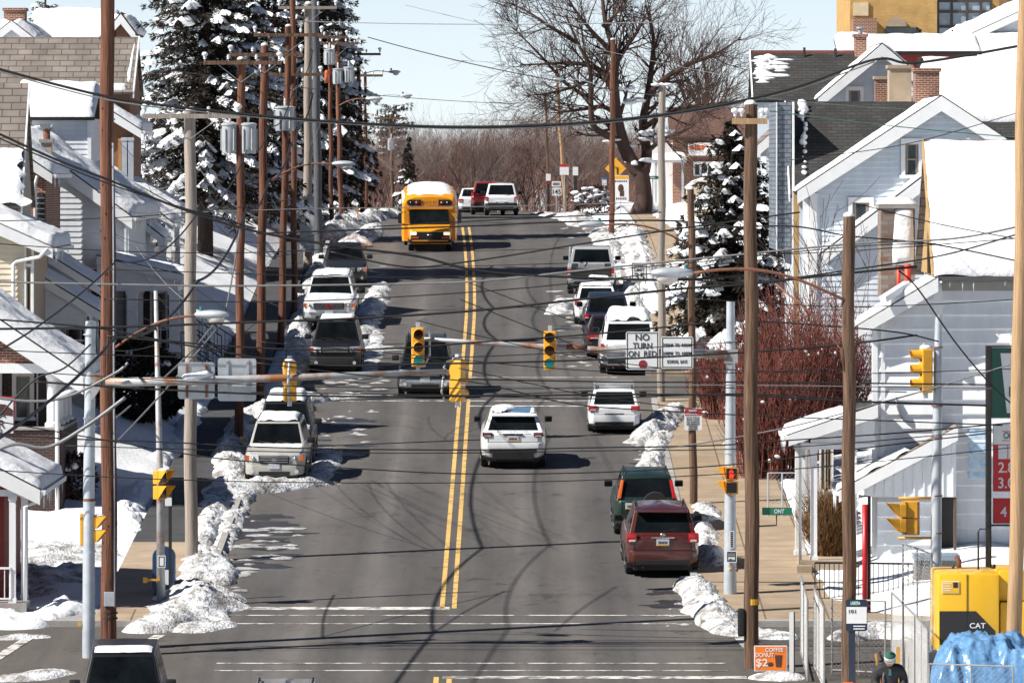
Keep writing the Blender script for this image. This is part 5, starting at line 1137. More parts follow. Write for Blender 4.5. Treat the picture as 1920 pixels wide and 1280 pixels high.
# small gable left of siding house
Y = 240.0; zg = gz(Y)+1
t = house('small_gable_house', 'small pale gable with snowy eave squeezed left of the dark shingle roof', (X(1450), Y, zg))
gable(t, Y, Y+5, (X(1420), Z(278)), (X(1482), Z(222)), (X(1544), Z(278)), SIDEB, SHINGT, zg-1, wallx=(X(1436), X(1530)), sp=.2, snow=.0, ov=.3, fw=.28)
b = MB(); b.box(X(1449), X(1480), Y-.8, Y-.6, Z(344), Z(323)); b.build('blue_awning', mat('bright_blue_awning', (.02,.22,.45), .6), t)
b = MB(); b.box(X(1440), X(1490), Y-.7, Y-.5, Z(420), Z(346)); b.build('shopfront', WHITE, t)
# snowy roofs upper right
Y = 232.0; zg = gz(Y)+1
t = house('snow_capped_house', 'house under a ragged snow-covered roof behind the red chimney on the right', (X(1850), Y, zg))
xgable(t, X(1745), X(2200), (Y, Z(262)), (Y+4, Z(112)), (Y+8, Z(262)), SIDEC, SHING, zg-1, ov=.2, snow=.2, seed=61, rag=.12, snow_to=(.2, 1))
Y = 275.0; zg = gz(Y)+1
t = house('big_snowy_gable', 'large smooth snow slope rising to the top right corner', (X(1900), Y, zg))
gable(t, Y, Y+14, (X(1690), Z(128)), (X(1990), Z(-10)), (X(2300), Z(128)), SIDEW, SHING, zg-2, snow=.35, snowl=.35, ov=.3, seed=63, smr=(0, 1))
roof_slab(t, (Y-5, Z(128)), (Y+2, Z(60)), 'X', X(1790), X(2200), .12, SHING, .3, seed=65, rag=.02)
b = MB(); b.box(X(1795), X(2190), Y-4.6, Y, zg-2, Z(125)); b.build('wall', SIDEC, t)
roof_slab(t, (Y-9, Z(110)), (Y-6, Z(82)), 'X', X(1550), X(1812), .15, SHING, .2, seed=66)
b = MB(); b.box(X(1560), X(1805), Y-8.6, Y-6, zg-2, Z(108)); b.build('wall', mat('red_ridge_tin', (.33,.05,.035)), t)
# yellow brick building
Y = 335.0; zg = gz(Y)
t = house('yellow_brick_building', 'yellow brick public building with big gridded windows in the top right corner', (X(1760), Y, zg), 'building')
b = MB(); b.box(X(1594), X(1757), Y, Y+14, zg-1, Z(-90)); b.box(X(1757), X(2200), Y+.8, Y+14, zg-1, Z(-90)); b.build('wall', BRICKY, t)
b = MB(); b.box(X(1757)+.003, X(1858), Y+.5, Y+.79, Z(75), Z(0)); w_ = b.build('window', mat('pale_window_glass', (.30,.36,.42), .15, var=.4, vs=.5), t)
b = MB()
for px in (1757, 1783, 1812, 1838, 1857): b.box(X(px)+.004, X(px)+.14, Y+.42, Y+.499, Z(75), Z(0))
for py in (2, 22, 50, 72): b.box(X(1757)+.145, X(1857), Y+.43, Y+.498, Z(py)-.07, Z(py)+.07)
b.build('window_frame', mat('dark_frame', (.05,.045,.04)), w_)
b = MB(); b.box(X(1875), X(1892), Y+.6, Y+.79, Z(80), Z(-20)); b.build('pier', mat('brown_boards', (.22,.12,.06)), t)
b = MB(); b.box(X(1596), X(1640), Y-2.2, Y-.01, zg, Z(36)); b.build('annexe', BRICK, t)
b = MB(); pr = [(X(1680)+.55*math.cos(a*math.pi/10), Z(50)+.5*math.sin(a*math.pi/10)) for a in range(11)]; b.prism(pr, 'Y', Y-.12, Y-.003); b.build('arch_panel', CONC, t)
b = MB(); b.box(X(1600), X(1628), Y-.1, Y-.003, Z(30), Z(5)); b.build('window', mat('cream_panel', (.6,.5,.33)), t)
b = MB(); b.box(X(1660), X(1720), Y-.1, Y-.003, Z(80), Z(52)); b.build('dark_opening', WGLASS, t)
# red brick corner shop by the big tree
Y = 338.0; zg = gz(Y)
t = house('brick_corner_shop', 'red brick corner shop with white sign band behind the spruce on the right', (X(1320), Y, zg), 'building')
b = MB(); b.box(X(1262), X(1420), Y, Y+10, zg-.5, Z(262)); b.build('wall', BRICK, t)
roof_slab(t, (Y-.3, Z(262)), (Y+5, Z(205)), 'X', X(1255), X(1440), .15, mat('brown_roof', (.10,.055,.045), .9, var=.25), 0)
b = MB(); b.box(X(1290), X(1362), Y-.35, Y-.003, Z(292), Z(268)); sgn = b.build('sign_band', SIGW, t)
b = MB(); rr = random.Random(2); px = 1293.0
while px < 1358: k = rr.uniform(3, 7); b.box(X(px), X(px+k), Y-.372, Y-.352, Z(281), Z(273)); px += k + rr.uniform(1, 2.5)
b.build('lettering', TAILO, sgn)
b = MB(); b.box(X(1300), X(1362), Y-.2, Y-.003, Z(330), Z(303)); w_ = b.build('window', SIGW, t)
b = MB()
for k in range(5): b.box(X(1303+k*12), X(1303+k*12+8), Y-.22, Y-.202, Z(328), Z(308))
b.build('pane', WGLASS, w_)
b = MB(); b.box(X(1222), X(1286), Y-2.5, Y, Z(305), Z(300)); pr_ = b.build('porch_roof', WHITE, t)
b = MB(); snow_pad(b, [(X(1220), Y-2.6, Z(300)), (X(1287), Y-2.6, Z(300)), (X(1287), Y, Z(297)), (X(1220), Y, Z(297))], .28, seed=6); b.build('roof_snow', SNOW, pr_, smooth=True)
for px in (1228, 1278): post(t, X(px), Y-2.3, zg, Z(305), .12, GALV)
b = MB(); b.box(X(1240), X(1272), Y-.3, Y+.0, Z(262)+.002, Z(252)); b.build('parapet', WHITE, t)
# white clapboard end wall with shutters behind the big tree
b = MB(); b.box(X(1222), X(1262)-.003, Y+1.0, Y+6, zg, Z(268)); b.build('side_annexe', SIDEW, t)
# tan garage right of it
Y = 300.0; zg = gz(Y)+.3
t = house('tan_kiosk', 'small tan kiosk with rounded snowy roof left of the right spruce', (X(1310), Y, zg), 'kiosk')
b = MB(); pr = [(X(1290), zg), (X(1345), zg), (X(1345), Z(352)), (X(1335), Z(344)), (X(1318), Z(340)), (X(1302), Z(345)), (X(1290), Z(356))]; b.prism(pr, 'Y', Y, Y+3); b.build('wall', mat('tan_render', (.50,.42,.30), .8), t)
b = MB()
b.tube([(X(1288), Y+1.2, Z(355)), (X(1302), Y+1.2, Z(343)), (X(1318), Y+1.2, Z(338)), (X(1336), Y+1.2, Z(342)), (X(1347), Y+1.2, Z(351))], .13, 8); b.build('roof_snow', SNOW, t, smooth=True)
# ---------------------------------------------------------------- poles, signals, signs, wires
def lamp(t, base, head, m=RUST, scale=1.0, brace=False):
    """curved arm with a cobra-head lamp at its end (world points)"""
    a, h = Vector(base), Vector(head); d = h-a
    b = MB(); pts = [a + d*k + Vector((0,0,abs(d.x)*.10*math.sin(k*math.pi))) for k in [i/10 for i in range(11)]]
    b.tube(pts, .03*scale, 7); arm = b.build('lamp_arm', m, t, smooth=True)
    if brace:
        b = MB(); q = a + Vector((0, 0, -1.6)); mid = a + d*.45; b.tube([q, q+Vector((d.x*.02, 0, .5)), a.lerp(mid, .35)+Vector((0,0,-.55)), mid+Vector((0,0,.1))], .02, 6); c_ = a+Vector((d.x*.3, 0, -.28)); b.tube([c_+Vector((.2*math.cos(k*.55), 0, .2*math.sin(k*.55))) for k in range(10)], .018, 6); b.build('arm_brace', m, t, smooth=True)
    s = 1 if d.x > 0 else -1
    u = Vector((d.x, d.y, 0)).normalized(); M = Matrix.Translation(h) @ Matrix(((u.x, -u.y, 0, 0), (u.y, u.x, 0, 0), (0, 0, 1, 0), (0, 0, 0, 1)))
    b = MB(); b.ball((.36*scale, 0, .02), .44*scale, .17*scale, .11*scale, 14, 8); b.v = [M @ v for v in b.v]
    ho = b.build('lamp_head', GALV, t, smooth=True)
    b = MB(); b.ball((.46*scale, 0, -.07*scale), .22*scale, .13*scale, .15*scale, 12, 7); b.v = [M @ v for v in b.v]; b.build('lamp_bowl', mat('lamp_bowl', (.55,.53,.48), .25, var=.15), ho, smooth=True)
    b = MB(); b.lathe([(.045, .1), (.045, .2), (.0, .21)], 8); b.v = [M @ (v + Vector((.1, 0, 0))) for v in b.v]; b.build('photocell', mat('teal_photocell', (.03,.16,.17), .5), ho)
def insul(t, par, p, s=1.0, snow=False):
    b = MB(); M = Matrix.Translation(p) @ Matrix.Diagonal((s, s, s, 1)); b.lathe([(.02, 0), (.02, .06), (.07, .07), (.05, .12), (.08, .14), (.05, .19), (.06, .22), (.0, .25)], 9, M); b.build('insulator', INSUL, par, smooth=True, angle=40)
    if snow:
        b = MB(); b.ball(p + Vector((0, 0, .25*s)), .12*s, .12*s, .09*s, 8, 5, .3); b.build('snow_cap', SNOW, par, smooth=True)
def transformer(t, p, r=.27, h=.9, m=TRANSF):
    b = MB(); M = Matrix.Translation(p)
    b.lathe([(r*.9, 0), (r*.95, .03), (r*.95, h*.9), (r*1.05, h*.91), (r*1.05, h*.96), (r*.7, h)], 16, M); o = b.build('transformer', m, t, smooth=True, angle=35)
    b = MB()
    for k in range(6):
        a = k*math.pi/3; b.box(r*.93, r*1.12, -.02, .02, h*.1, h*.8, M @ Matrix.Rotation(a, 4, 'Z'))
    b.build('cooling_fins', m, o)
    b = MB(); b.lathe([(.05, h), (.03, h+.08), (.05, h+.12), (.03, h+.2), (.045, h+.24), (.0, h+.3)], 8, M); b.build('bushing', INSUL, o, smooth=True)
POLES = {}
def pole(key, label, xb, yb, xt, yt, dia, m, arms=(), Y=None, name='utility_pole', group=None, snow=True, base_dx=0):
    """xb,yb foot in the photo; xt,yt top; dia in photo pixels; arms: (row, x left, x right)"""
    if Y is None: Y = rowY(yb)
    g = Vector((XA(xb, Y), Y, gz(Y))); top = Vector((XA(xt, Y), Y, ZA(yt, Y))); r = dia*Y/F/2
    t = thing(name, g, label, 'utility pole' if name == 'utility_pole' else 'pole', group, world=True)
    b = MB(); n = 14; pts = [(g+Vector((0,0,-.4))).lerp(top, k/n) for k in range(n+1)]
    pts = [p + Vector((.02*math.sin(i*1.3+xb), 0, 0)) for i, p in enumerate(pts)]
    b.tube(pts, [r*(1.08-.16*k/n) for k in range(n+1)], 14)
    po = b.build('shaft', m, t, smooth=True, angle=50)
    if snow:
        b = MB(); b.ball(top + Vector((0, 0, .02)), r*.85, r*.85, r*.55, 10, 6, .2); b.build('snow_cap', SNOW, t, smooth=True)
    POLES[key] = dict(t=t, Y=Y, r=r, g=g, top=top, at=lambda z: g.lerp(top, (z-g.z)/(top.z-g.z)))
    for (yy, xl, xr) in arms:
        z = ZA(yy, Y); a_ = MB(); x0, x1 = XA(xl, Y), XA(xr, Y); cx = POLES[key]['at'](z).x
        a_.box(x0, x1, Y-r-.11, Y-r-.01, z-.06, z+.06); ao = a_.build('crossarm', POLEM if m is not POLEG else POLEG, t)
        b = MB()
        for s in (-1, 1):
            q = cx + s*min(.75, abs((x1 if s > 0 else x0)-cx)*.6)
            b.bar((cx, Y-r-.02, z-.6), (q, Y-r-.06, z-.065), .03, .012)
        b.build('arm_brace', GALV, ao)
        for k in (0.02, .32, .68, .98): insul(t, ao, Vector((lerp(x0, x1, k), Y-r-.06, z+.061)), .8, snow and k in (.02, .98))
    return t
# left row, near to far
pole('L1', 'tall reddish-brown pole at the left street corner, closest of the left row', 205, 1216, 200, -120, 28, POLEB, name='utility_pole')
p = POLES['L1']; t = p['t']
lamp(t, (p['at'](ZA(690, p['Y'])).x+.1, p['Y']-.1, ZA(655, p['Y'])), (XA(372, p['Y']), p['Y']-.6, ZA(590, p['Y'])), brace=False)
b = MB(); Yp_ = p['Y']-p['r']; b.box(XA(196, p['Y']), XA(216, p['Y']), Yp_-.05, Yp_+.02, ZA(1135, p['Y']), ZA(1108, p['Y'])); b.build('meter_box', GALV, t, bevel=.01)
for yy in (1148, 1158): b = MB(); b.lathe([(p['r']*1.06, ZA(yy, p['Y'])-.02), (p['r']*1.13, ZA(yy, p['Y'])-.02), (p['r']*1.13, ZA(yy, p['Y'])+.02), (p['r']*1.06, ZA(yy, p['Y'])+.02)], 14, Matrix.Translation((p['g'].x, p['Y'], 0))); b.build('steel_band', BLACKM, t)
b = MB()
for k in range(40):
    z = p['g'].z + .8 + rnd.random()*14; a = rnd.uniform(PI, 2*PI); q = p['at'](z); b.box(-.012, .012, -.012, .012, -.02, .02, Matrix.Translation((q.x+math.cos(a)*p['r'], p['Y']+math.sin(a)*p['r'], z)))
b.build('nails_and_staples', BLACKM, t)
b = MB(); b.tube([(p['at'](z_).x + p['r']*.75, p['Y']-p['r']*.72, z_) for z_ in (p['g'].z+1, p['g'].z+6, p['g'].z+12)], .022, 6); b.build('conduit', GALV, t)
pole('L2', 'pale weathered pole with crossarm standing by the corner snowbank', 358, 1052, 357, 208, 23, POLEG, arms=((218, 268, 450),))
pole('L3', 'brown pole with twin transformers, second brown pole up the left row', 449, 842, 452, 112, 16, POLEB, arms=((118, 382, 528),))
p = POLES['L3']
for s in (-1, 1): transformer(p['t'], Vector((XA(448 + s*17, p['Y']), p['Y']+.05, ZA(288, p['Y']))), .26, .95)
pole('L4', 'bare reddish-brown pole just right of the twin-transformer pole', 487, 756, 496, 86, 16, POLEB, arms=((103, 430, 568),))
pole('L5', 'brown pole with one grey transformer hanging on it', 526, 652, 541, 50, 13, POLEB, arms=((66, 476, 606),))
p = POLES['L5']; transformer(p['t'], Vector((XA(535, p['Y']), p['Y']-.42, ZA(246, p['Y']))), .36, .9)
pole('L6', 'slim brown pole behind the single-transformer pole', 552, 590, 549, -20, 11, POLEB, arms=((140, 488, 604),))
pole('L7', 'thick pale grey pole beside the dark steel pole', 577, 508, 578, 8, 16, POLEG, arms=((15, 522, 632),))
pole('L8', 'dark steel-grey pole close to the right of the pale grey one', 598, 478, 590, -20, 15, POLED)
lamp(POLES['L5']['t'], (XA(512, rowY(652)), rowY(652)-.3, ZA(335, rowY(652))), (XA(626, rowY(652)), rowY(652)-.6, ZA(308, rowY(652))))
b = MB(); p = POLES['L7']; b.box(XA(563, p['Y']), XA(590, p['Y']), p['Y']-p['r']-.35, p['Y']-p['r']-.01, ZA(472, p['Y']), ZA(368, p['Y'])); b.build('equipment_cabinet', TRANSF, p['t'], bevel=.02)
FARL = [('M1', 622, 428, 618, 70, 8, (70, 588, 652)), ('M2', 640, 420, 632, 76, 9, (82, 600, 672)), ('M3', 680, 408, 672, 105, 8, (102, 630, 714)), ('M4', 688, 404, 684, 135, 6, (142, 660, 718))]
LB = ['distant brown pole with a white transformer in front of the spruces', 'distant brown pole carrying two pale transformers', 'distant brown pole whose lamp arm reaches over the road against the sky', 'thinnest distant pole at the right edge of the spruces']
for (k, xb, yb, xt, yt, dd, arm), lb in zip(FARL, LB): pole(k, lb, xb, yb, xt, yt, dd, POLEB, arms=(arm,), group='distant poles in front of the spruces')
for k, px, py in (('M1', 618, 122), ('M2', 634, 158), ('M2', 654, 155)):
    p = POLES[k]; transformer(p['t'], Vector((XA(px, p['Y']), p['Y']-.3, ZA(py, p['Y']))), .25, .75)
b = MB(); p = POLES['M1']; M = Matrix.Translation((XA(613, p['Y']), p['Y']-.25, ZA(156, p['Y']))); b.lathe([(.1, 0), (.1, .55), (.06, .6)], 10, M); b.build('orange_marker', TAILO, p['t'], smooth=True)
p = POLES['M2']; lamp(p['t'], (XA(636, p['Y']), p['Y']-.2, ZA(198, p['Y'])), (XA(688, p['Y']), p['Y']-.5, ZA(186, p['Y'])), scale=1.0)
p = POLES['M3']; lamp(p['t'], (XA(676, p['Y']), p['Y']-.2, ZA(142, p['Y'])), (XA(730, p['Y']), p['Y']-.5, ZA(136, p['Y'])), m=GALV, scale=.75)
p = POLES['M4']; lamp(p['t'], (XA(688, p['Y']), p['Y']-.2, ZA(190, p['Y'])), (XA(752, p['Y']), p['Y']-.5, ZA(180, p['Y'])), m=GALV, scale=.75)
pole('L9', 'far dark pole with a white transformer against the bare woods left of the bus', 737, 408, 733, 214, 7, POLEM, arms=((222, 702, 760),), Y=400)
p = POLES['L9']; transformer(p['t'], Vector((XA(734, p['Y']), p['Y']-.4, ZA(282, p['Y']))), .22, .75)
pole('F1', 'thin dark lamp-less pole in front of the bare woods above the bus', 847, 410, 847, 288, 4, POLEM, Y=420, snow=False)
# right row
pole('R1', 'thick brown pole with a yellow band beside the pedestrian signal on the right', 1410, 1252, 1407, 196, 26, POLEM)
p = POLES['R1']; t = p['t']; Yq = p['Y']
b = MB(); b.lathe([(p['r']*1.0, ZA(1133, Yq)), (p['r']*1.08, ZA(1133, Yq)), (p['r']*1.08, ZA(1122, Yq)), (p['r']*1.0, ZA(1122, Yq))], 16, Matrix.Translation((p['g'].x, Yq, 0))); b.build('yellow_band', SIGY, t)
b = MB(); b.box(XA(1372, Yq), XA(1438, Yq), Yq-p['r']-.10, Yq-p['r'], ZA(233, Yq), ZA(222, Yq)); a = b.build('crossarm', POLET, t)
for px in (1378, 1390, 1428, 1436): insul(t, a, Vector((XA(px, Yq), Yq-p['r']-.05, ZA(222, Yq)+.002)), .7, True)
b = MB(); b.box(XA(1388, Yq)-.06, XA(1388, Yq)+.10, Yq-.16, Yq+.1, ZA(1192, Yq), ZA(1140, Yq)); b.build('junction_box', PLAST, t, bevel=.04)
pole('R2', 'brown pole with the bus stop sign and rusty lamp arm on the right', 1592, 1300, 1591, 406, 25, POLEM)
p = POLES['R2']; t = p['t']; Yq = p['Y']
lamp(t, (XA(1582, Yq), Yq-.1, ZA(562, Yq)), (XA(1293, Yq), Yq-.6, ZA(512, Yq)), scale=1.15, brace=True)
pole('R3', 'pale tan leaning pole at the right edge in front of the price sign', 1900, 1345, 1922, -60, 27, POLET, snow=False)
pole('R4', 'slim brown pole wearing the red and white snow route sign', 1300, 952, 1296, 355, 14, POLEM)
pole('R5', 'grey pole rising behind the NO TURN ON RED sign', 1240, 760, 1241, 160, 14, POLEG)
p = POLES['R5']; b = MB(); Yq = p['Y']
for s in (-1, 1): b.ball((p['top'].x + s*.2, Yq-.1, p['top'].z+.02), .16, .1, .06, 8, 5, .3)
b.build('snow_cap', SNOW, p['t'], smooth=True)
pole('R6', 'slim reddish pole in front of the big bare tree', 1147, 448, 1149, 75, 10, POLEB)
pole('R7', 'leaning thin tan pole at the crest with signs fixed to it', 1061, 404, 1043, 130, 6, POLET, Y=340, snow=False)
pole('R8', 'thin dark pole at the crest left of the route sign', 1030, 404, 1023, 180, 5, POLEM, Y=342, snow=False)
p = POLES['R6']; lamp(p['t'], (XA(1147, p['Y']), p['Y']-.1, ZA(175, p['Y'])), (XA(1056, p['Y']), p['Y']-.5, ZA(150, p['Y'])), m=GALV, scale=.6)
p = POLES['R7']; lamp(p['t'], (XA(1046, p['Y']), p['Y']-.1, ZA(170, p['Y'])), (XA(973, p['Y']), p['Y']-.5, ZA(162, p['Y'])), m=GALV, scale=.7)
p = POLES['R4']; lamp(p['t'], (XA(1294, p['Y']), p['Y']-.1, ZA(460, p['Y'])), (XA(1130, p['Y']), p['Y']-.5, ZA(422, p['Y'])), scale=.9)
# ---- traffic signals
LENSA = mat('dark_amber_lens', (.035, .018, .006), .25, var=.1)
def signal3(t, c, yaw, s=1.0, lit=None, snow=True, vis=True):
    """three-lamp head, centre c (world), facing -y turned by yaw about z"""
    M = Matrix.Translation(c) @ Matrix.Rotation(yaw, 4, 'Z') @ Matrix.Diagonal((s, s, s, 1))
    b = MB(); b.box(-.17, .17, -.12, .14, -.53, .53); b.v = [M @ v for v in b.v]; h = b.build('signal_head', SIGY, t, bevel=.03)
    for k, z in enumerate((.35, 0, -.35)):
        b = MB(); Q = M @ Matrix.Translation((0, -.121, z)) @ Matrix.Rotation(R(90), 4, 'X'); b.lathe([(.0, .012), (.1, .008), (.135, .0)], 18, Q); b.build('lens', LENSG if lit == k else (LENSD if k != 1 else LENSA), h, smooth=True)
        if vis:
            b = MB(); vs = []; n = 12
            for j, (yy, rr_) in enumerate(((-.12, .15), (-.34, .145))):
                for i in range(n+1):
                    a = math.pi*(-.12 + 1.24*i/n); vs.append(M @ Vector((rr_*math.cos(a), yy - (.0 if j == 0 else .03*math.sin(a)), z+rr_*math.sin(a))))
            m_ = n+1; vs2 = [v + (M.to_3x3() @ Vector((0, 0, .012))) for v in vs]
            fs = [(i, i+1, m_+i+1, m_+i) for i in range(n)]
            b.add(vs+vs2, fs + [tuple(2*m_+q for q in f) for f in fs] + [(m_+i, m_+i+1, 3*m_+i+1, 3*m_+i) for i in range(n)]); b.build('visor', SIGY, h)
    for z0, z1 in ((-.66, -.532), (.532, .68)): b = MB(); b.box(-.05, .05, -.05, .05, z0, z1); b.v = [M @ v for v in b.v]; b.build('bracket', GALV, h)
    if snow:
        b = MB(); b.ball(M @ Vector((0, 0, .56)), .15*s, .12*s, .07*s, 8, 5, .3); b.build('snow_cap', SNOW, h, smooth=True)
    return h
def pedsignal(t, c, yaw, s=1.0, hand=False, dark=False, snow=False):
    M = Matrix.Translation(c) @ Matrix.Rotation(yaw, 4, 'Z') @ Matrix.Diagonal((s, s, s, 1))
    h = None
    for k, z in enumerate((.225, -.225)):
        b = MB(); b.box(-.20, .20, -.02, .18, z-.20, z+.20); b.v = [M @ v for v in b.v]; q = b.build('pedestrian_signal', SIGY, t, bevel=.02)
        b = MB(); b.box(-.16, .16, -.03, -.0205, z-.16, z+.16); b.v = [M @ v for v in b.v]; b.build('lens', LENSD, q)
        b = MB(); vs = [(-.19, -.025, z+.19), (.19, -.025, z+.19), (.22, -.36, z+.20), (-.22, -.36, z+.20), (-.19, -.025, z-.19), (.19, -.025, z-.19)]
        b.add(vs, [(0,1,2,3), (0,3,4), (1,5,2)]); b.add([Vector(v)+Vector((0,0,.012)) if i in (0,1,2,3) else Vector(v) + Vector((.012*(1 if i == 5 else -1), 0, 0)) for i, v in enumerate(vs)], [(0,1,2,3), (0,3,4), (1,5,2)])
        b.v = [M @ v for v in b.v]; b.build('visor', SIGY, q)
        if hand and k == 0:
            b = MB(); b.box(-.07, .06, -.045, -.032, z-.13, z-.01)
            for i, (x, hh) in enumerate(((-.062, .10), (-.022, .14), (.016, .13), (.05, .09))): b.box(x-.014, x+.014, -.045, -.032, z-.008, z+hh)
            b.bar((.05, -.038, z-.10), (.12, -.038, z-.0), .03, .012); b.v = [M @ v for v in b.v]; b.build('red_hand', HANDR, q)
        if snow and k == 0:
            b = MB(); b.ball((.0, -.12, z+.22), .19, .2, .06, 8, 5, .3); b.v = [M @ v for v in b.v]; b.build('snow_cap', SNOW, q, smooth=True)
    b = MB(); b.tube([(0, .1, .50), (0, .1, -.50)], .025, 6); b.v = [M @ v for v in b.v]; b.build('bracket', SIGY, t)
def panel(t, x0, x1, y, z0, z1, m, name='sign_panel', border=None, rad=.04):
    b = MB(); k = rad; pl = []
    for cx, cz, a0 in ((x1-k, z1-k, 0), (x0+k, z1-k, 90), (x0+k, z0+k, 180), (x1-k, z0+k, 270)):
        for q in range(4): a = R(a0+q*30); pl.append((cx+k*math.cos(a), cz+k*math.sin(a)))
    b.prism(pl, 'Y', y, y+.012); o = b.build(name, m, t)
    if border:
        b = MB(); e = .025; w_ = .022
        b.box(x0+e, x1-e, y-.004, y-.0005, z1-e-w_, z1-e); b.box(x0+e, x1-e, y-.004, y-.0005, z0+e, z0+e+w_); b.box(x0+e, x0+e+w_, y-.004, y-.0005, z0+e+w_, z1-e-w_); b.box(x1-e-w_, x1-e, y-.004, y-.0005, z0+e+w_, z1-e-w_); b.build('border', border, o)
    return o
# mast arm from the left corner
Y = 150.5; X = lambda x: XA(x, Y); Z = lambda y: ZA(y, Y)
t = thing('traffic_signal_mast', (X(166), Y, gz(Y)), 'rust-streaked grey signal mast on the left corner reaching over the road', 'traffic signal', world=True)
b = MB(); b.tube([(X(166), Y, gz(Y)-.1), (X(167), Y, Z(900)), (X(170), Y, Z(602))], [.15, .135, .12], 18); b.build('pole', GALV, t, smooth=True, angle=50)
for yy in (628, 785, 942, 1035, 1150): b = MB(); b.lathe([(.125, Z(yy)), (.146, Z(yy)), (.146, Z(yy)+.03), (.125, Z(yy)+.03)], 16, Matrix.Translation((X(168), Y, 0))); b.build('steel_band', GALV, t)
b = MB(); b.lathe([(.137, Z(942)+.035), (.148, Z(942)+.035), (.148, Z(934)), (.137, Z(934))], 16, Matrix.Translation((X(167.5), Y, 0))); b.build('rust_band', RUST, t)
b = MB(); b.prism([(X(170), Z(700)), (X(190), Z(706)), (X(190), Z(726)), (X(172), Z(752))], 'Y', Y-.2, Y+.12); b.build('arm_flange', GALVR, t)
b = MB(); b.tube([(X(188), Y-.05, Z(717)), (X(340), Y-.05, Z(714)), (X(560), Y-.05, Z(707)), (X(835), Y-.05, Z(696))], [.115, .105, .085, .06], 14); b.build('mast_arm', GALVR, t, smooth=True)
for k, (x0, x1, y0, y1, lb) in enumerate(((333, 402, 679, 748, 'flat grey sign back'), (408, 480, 671, 752, 'lighter sign back with channel ribs'))):
    o = panel(t, X(x0), X(x1), Y+.12, Z(y1), Z(y0), SIGB, 'sign_panel', rad=.07); o['label'] = lb
    b = MB()
    for px in (lerp(x0, x1, .25), lerp(x0, x1, .78)): b.box(X(px-2.4), X(px+2.4), Y+.09, Y+.119, Z(y1-3), Z(y0+4))
    b.build('mounting_rail', RUST if k == 0 else SIGB, o)
b = MB(); b.tube([(X(331), Y-.06, Z(720)), (X(348), Y-.06, Z(708)), (X(370), Y-.06, Z(706)), (X(388), Y-.06, Z(700)), (X(400), Y-.06, Z(704))], [.03, .10, .12, .10, .04], 8); b.build('arm_snow', SNOW, t, smooth=True)
h = signal3(t, Vector((X(543), Y+.05, Z(715))), PI+R(12), .88)
b = MB(); b.tube([(X(543), Y-.16, Z(755)), (X(541), Y-.22, Z(715)), (X(543), Y-.16, Z(676))], .03, 7); b.build('clamp_bracket', GALV, h, smooth=True)
h = signal3(t, Vector((X(858), Y, Z(714))), PI-R(28), .93)
b = MB(); b.tube([(X(838), Y-.04, Z(695)), (X(832), Y-.04, Z(688)), (X(838), Y-.04, Z(678)), (X(855), Y, Z(676))], .028, 7); b.tube([(X(832), Y-.04, Z(697)), (X(828), Y-.04, Z(735)), (X(834), Y-.04, Z(752)), (X(856), Y, Z(753))], .028, 7); b.build('hanger_bracket', GALVR, h, smooth=True)
pedsignal(t, Vector((X(181), Y+.05, Z(992))), R(80), .72, snow=True)
b = MB(); b.box(X(150), X(157), Y-.06, Y+.1, Z(1022), Z(962)); b.build('pedestrian_signal', SIGY, t, bevel=.02)
b = MB(); b.box(X(146), X(152), Y-.08, Y+.0, Z(1172), Z(1166)); b.build('push_button', SIGY, t)
# slim pole with pedestrian signal, left
Y = rowY(1138); X = lambda x, Y=Y: XA(x, Y); Z = lambda y, Y=Y: ZA(y, Y)
t = thing('pedestrian_signal_pole', (X(301), Y, gz(Y)), 'slim grey pole with yellow pedestrian signal sticking out of the left corner snowbank', 'pedestrian signal', world=True)
b = MB(); b.tube([(X(302), Y, gz(Y)-.1), (X(300), Y, Z(900)), (X(292), Y, Z(545))], [.115, .085, .05], 14); b.build('pole', GALVR, t, smooth=True)
pedsignal(t, Vector((X(304), Y-.18, Z(908))), R(52), .84, snow=True)
panel(t, X(296), X(311), Y-.14, Z(1063), Z(1040), SIGW, border=INK, rad=.02)
b = MB(); b.bar((X(300), Y-.1, Z(1086)), (X(277), Y-.14, Z(1086)), .05, .05); b.box(X(269), X(277), Y-.2, Y-.08, Z(1091), Z(1081)); b.build('push_button', SIGY, t)
t = thing('sign_post', (X(316), Y+1.0, gz(Y+1)), 'dark square post standing just behind the slim signal pole', 'post', world=True)
b = MB(); b.box(X(312), X(318), Y+1.0, Y+1.08, gz(Y)-.1, Z(925)); b.build('post', BLACKM, t)
panel(t, X(305), X(318), Y+.985, Z(952), Z(936), SIGW, rad=.02)
t = thing('mailbox', (X(301), Y+1.6, gz(Y+1.6)+.13), 'blue mailbox behind the slim signal pole', 'mailbox', world=True)
Yb = Y+1.6; z0 = gz(Yb)+.13
b = MB(); pr = [(X(280), z0+.18), (X(322), z0+.18), (X(322), z0+.95)] + [(X(301)+(X(322)-X(301))*math.cos(a*PI/10), z0+.95+.24*math.sin(a*PI/10)) for a in range(1, 10)] + [(X(280), z0+.95)]
BLUE = mat('mailbox_blue', (.018, .05, .12), .4, var=.15); b.prism(pr, 'Y', Yb-.28, Yb+.28); bo = b.build('box', BLUE, t, bevel=.012)
b = MB(); b.box(X(288), X(314), Yb-.30, Yb-.283, z0+.25, z0+.62); b.build('notice', SIGW, bo)
b = MB()
for sx in (-.2, .2):
    for sy in (-.2, .2): b.box(X(301)+sx-.03, X(301)+sx+.03, Yb+sy-.03, Yb+sy+.03, z0-.1, z0+.18)
b.build('legs', BLUE, t)
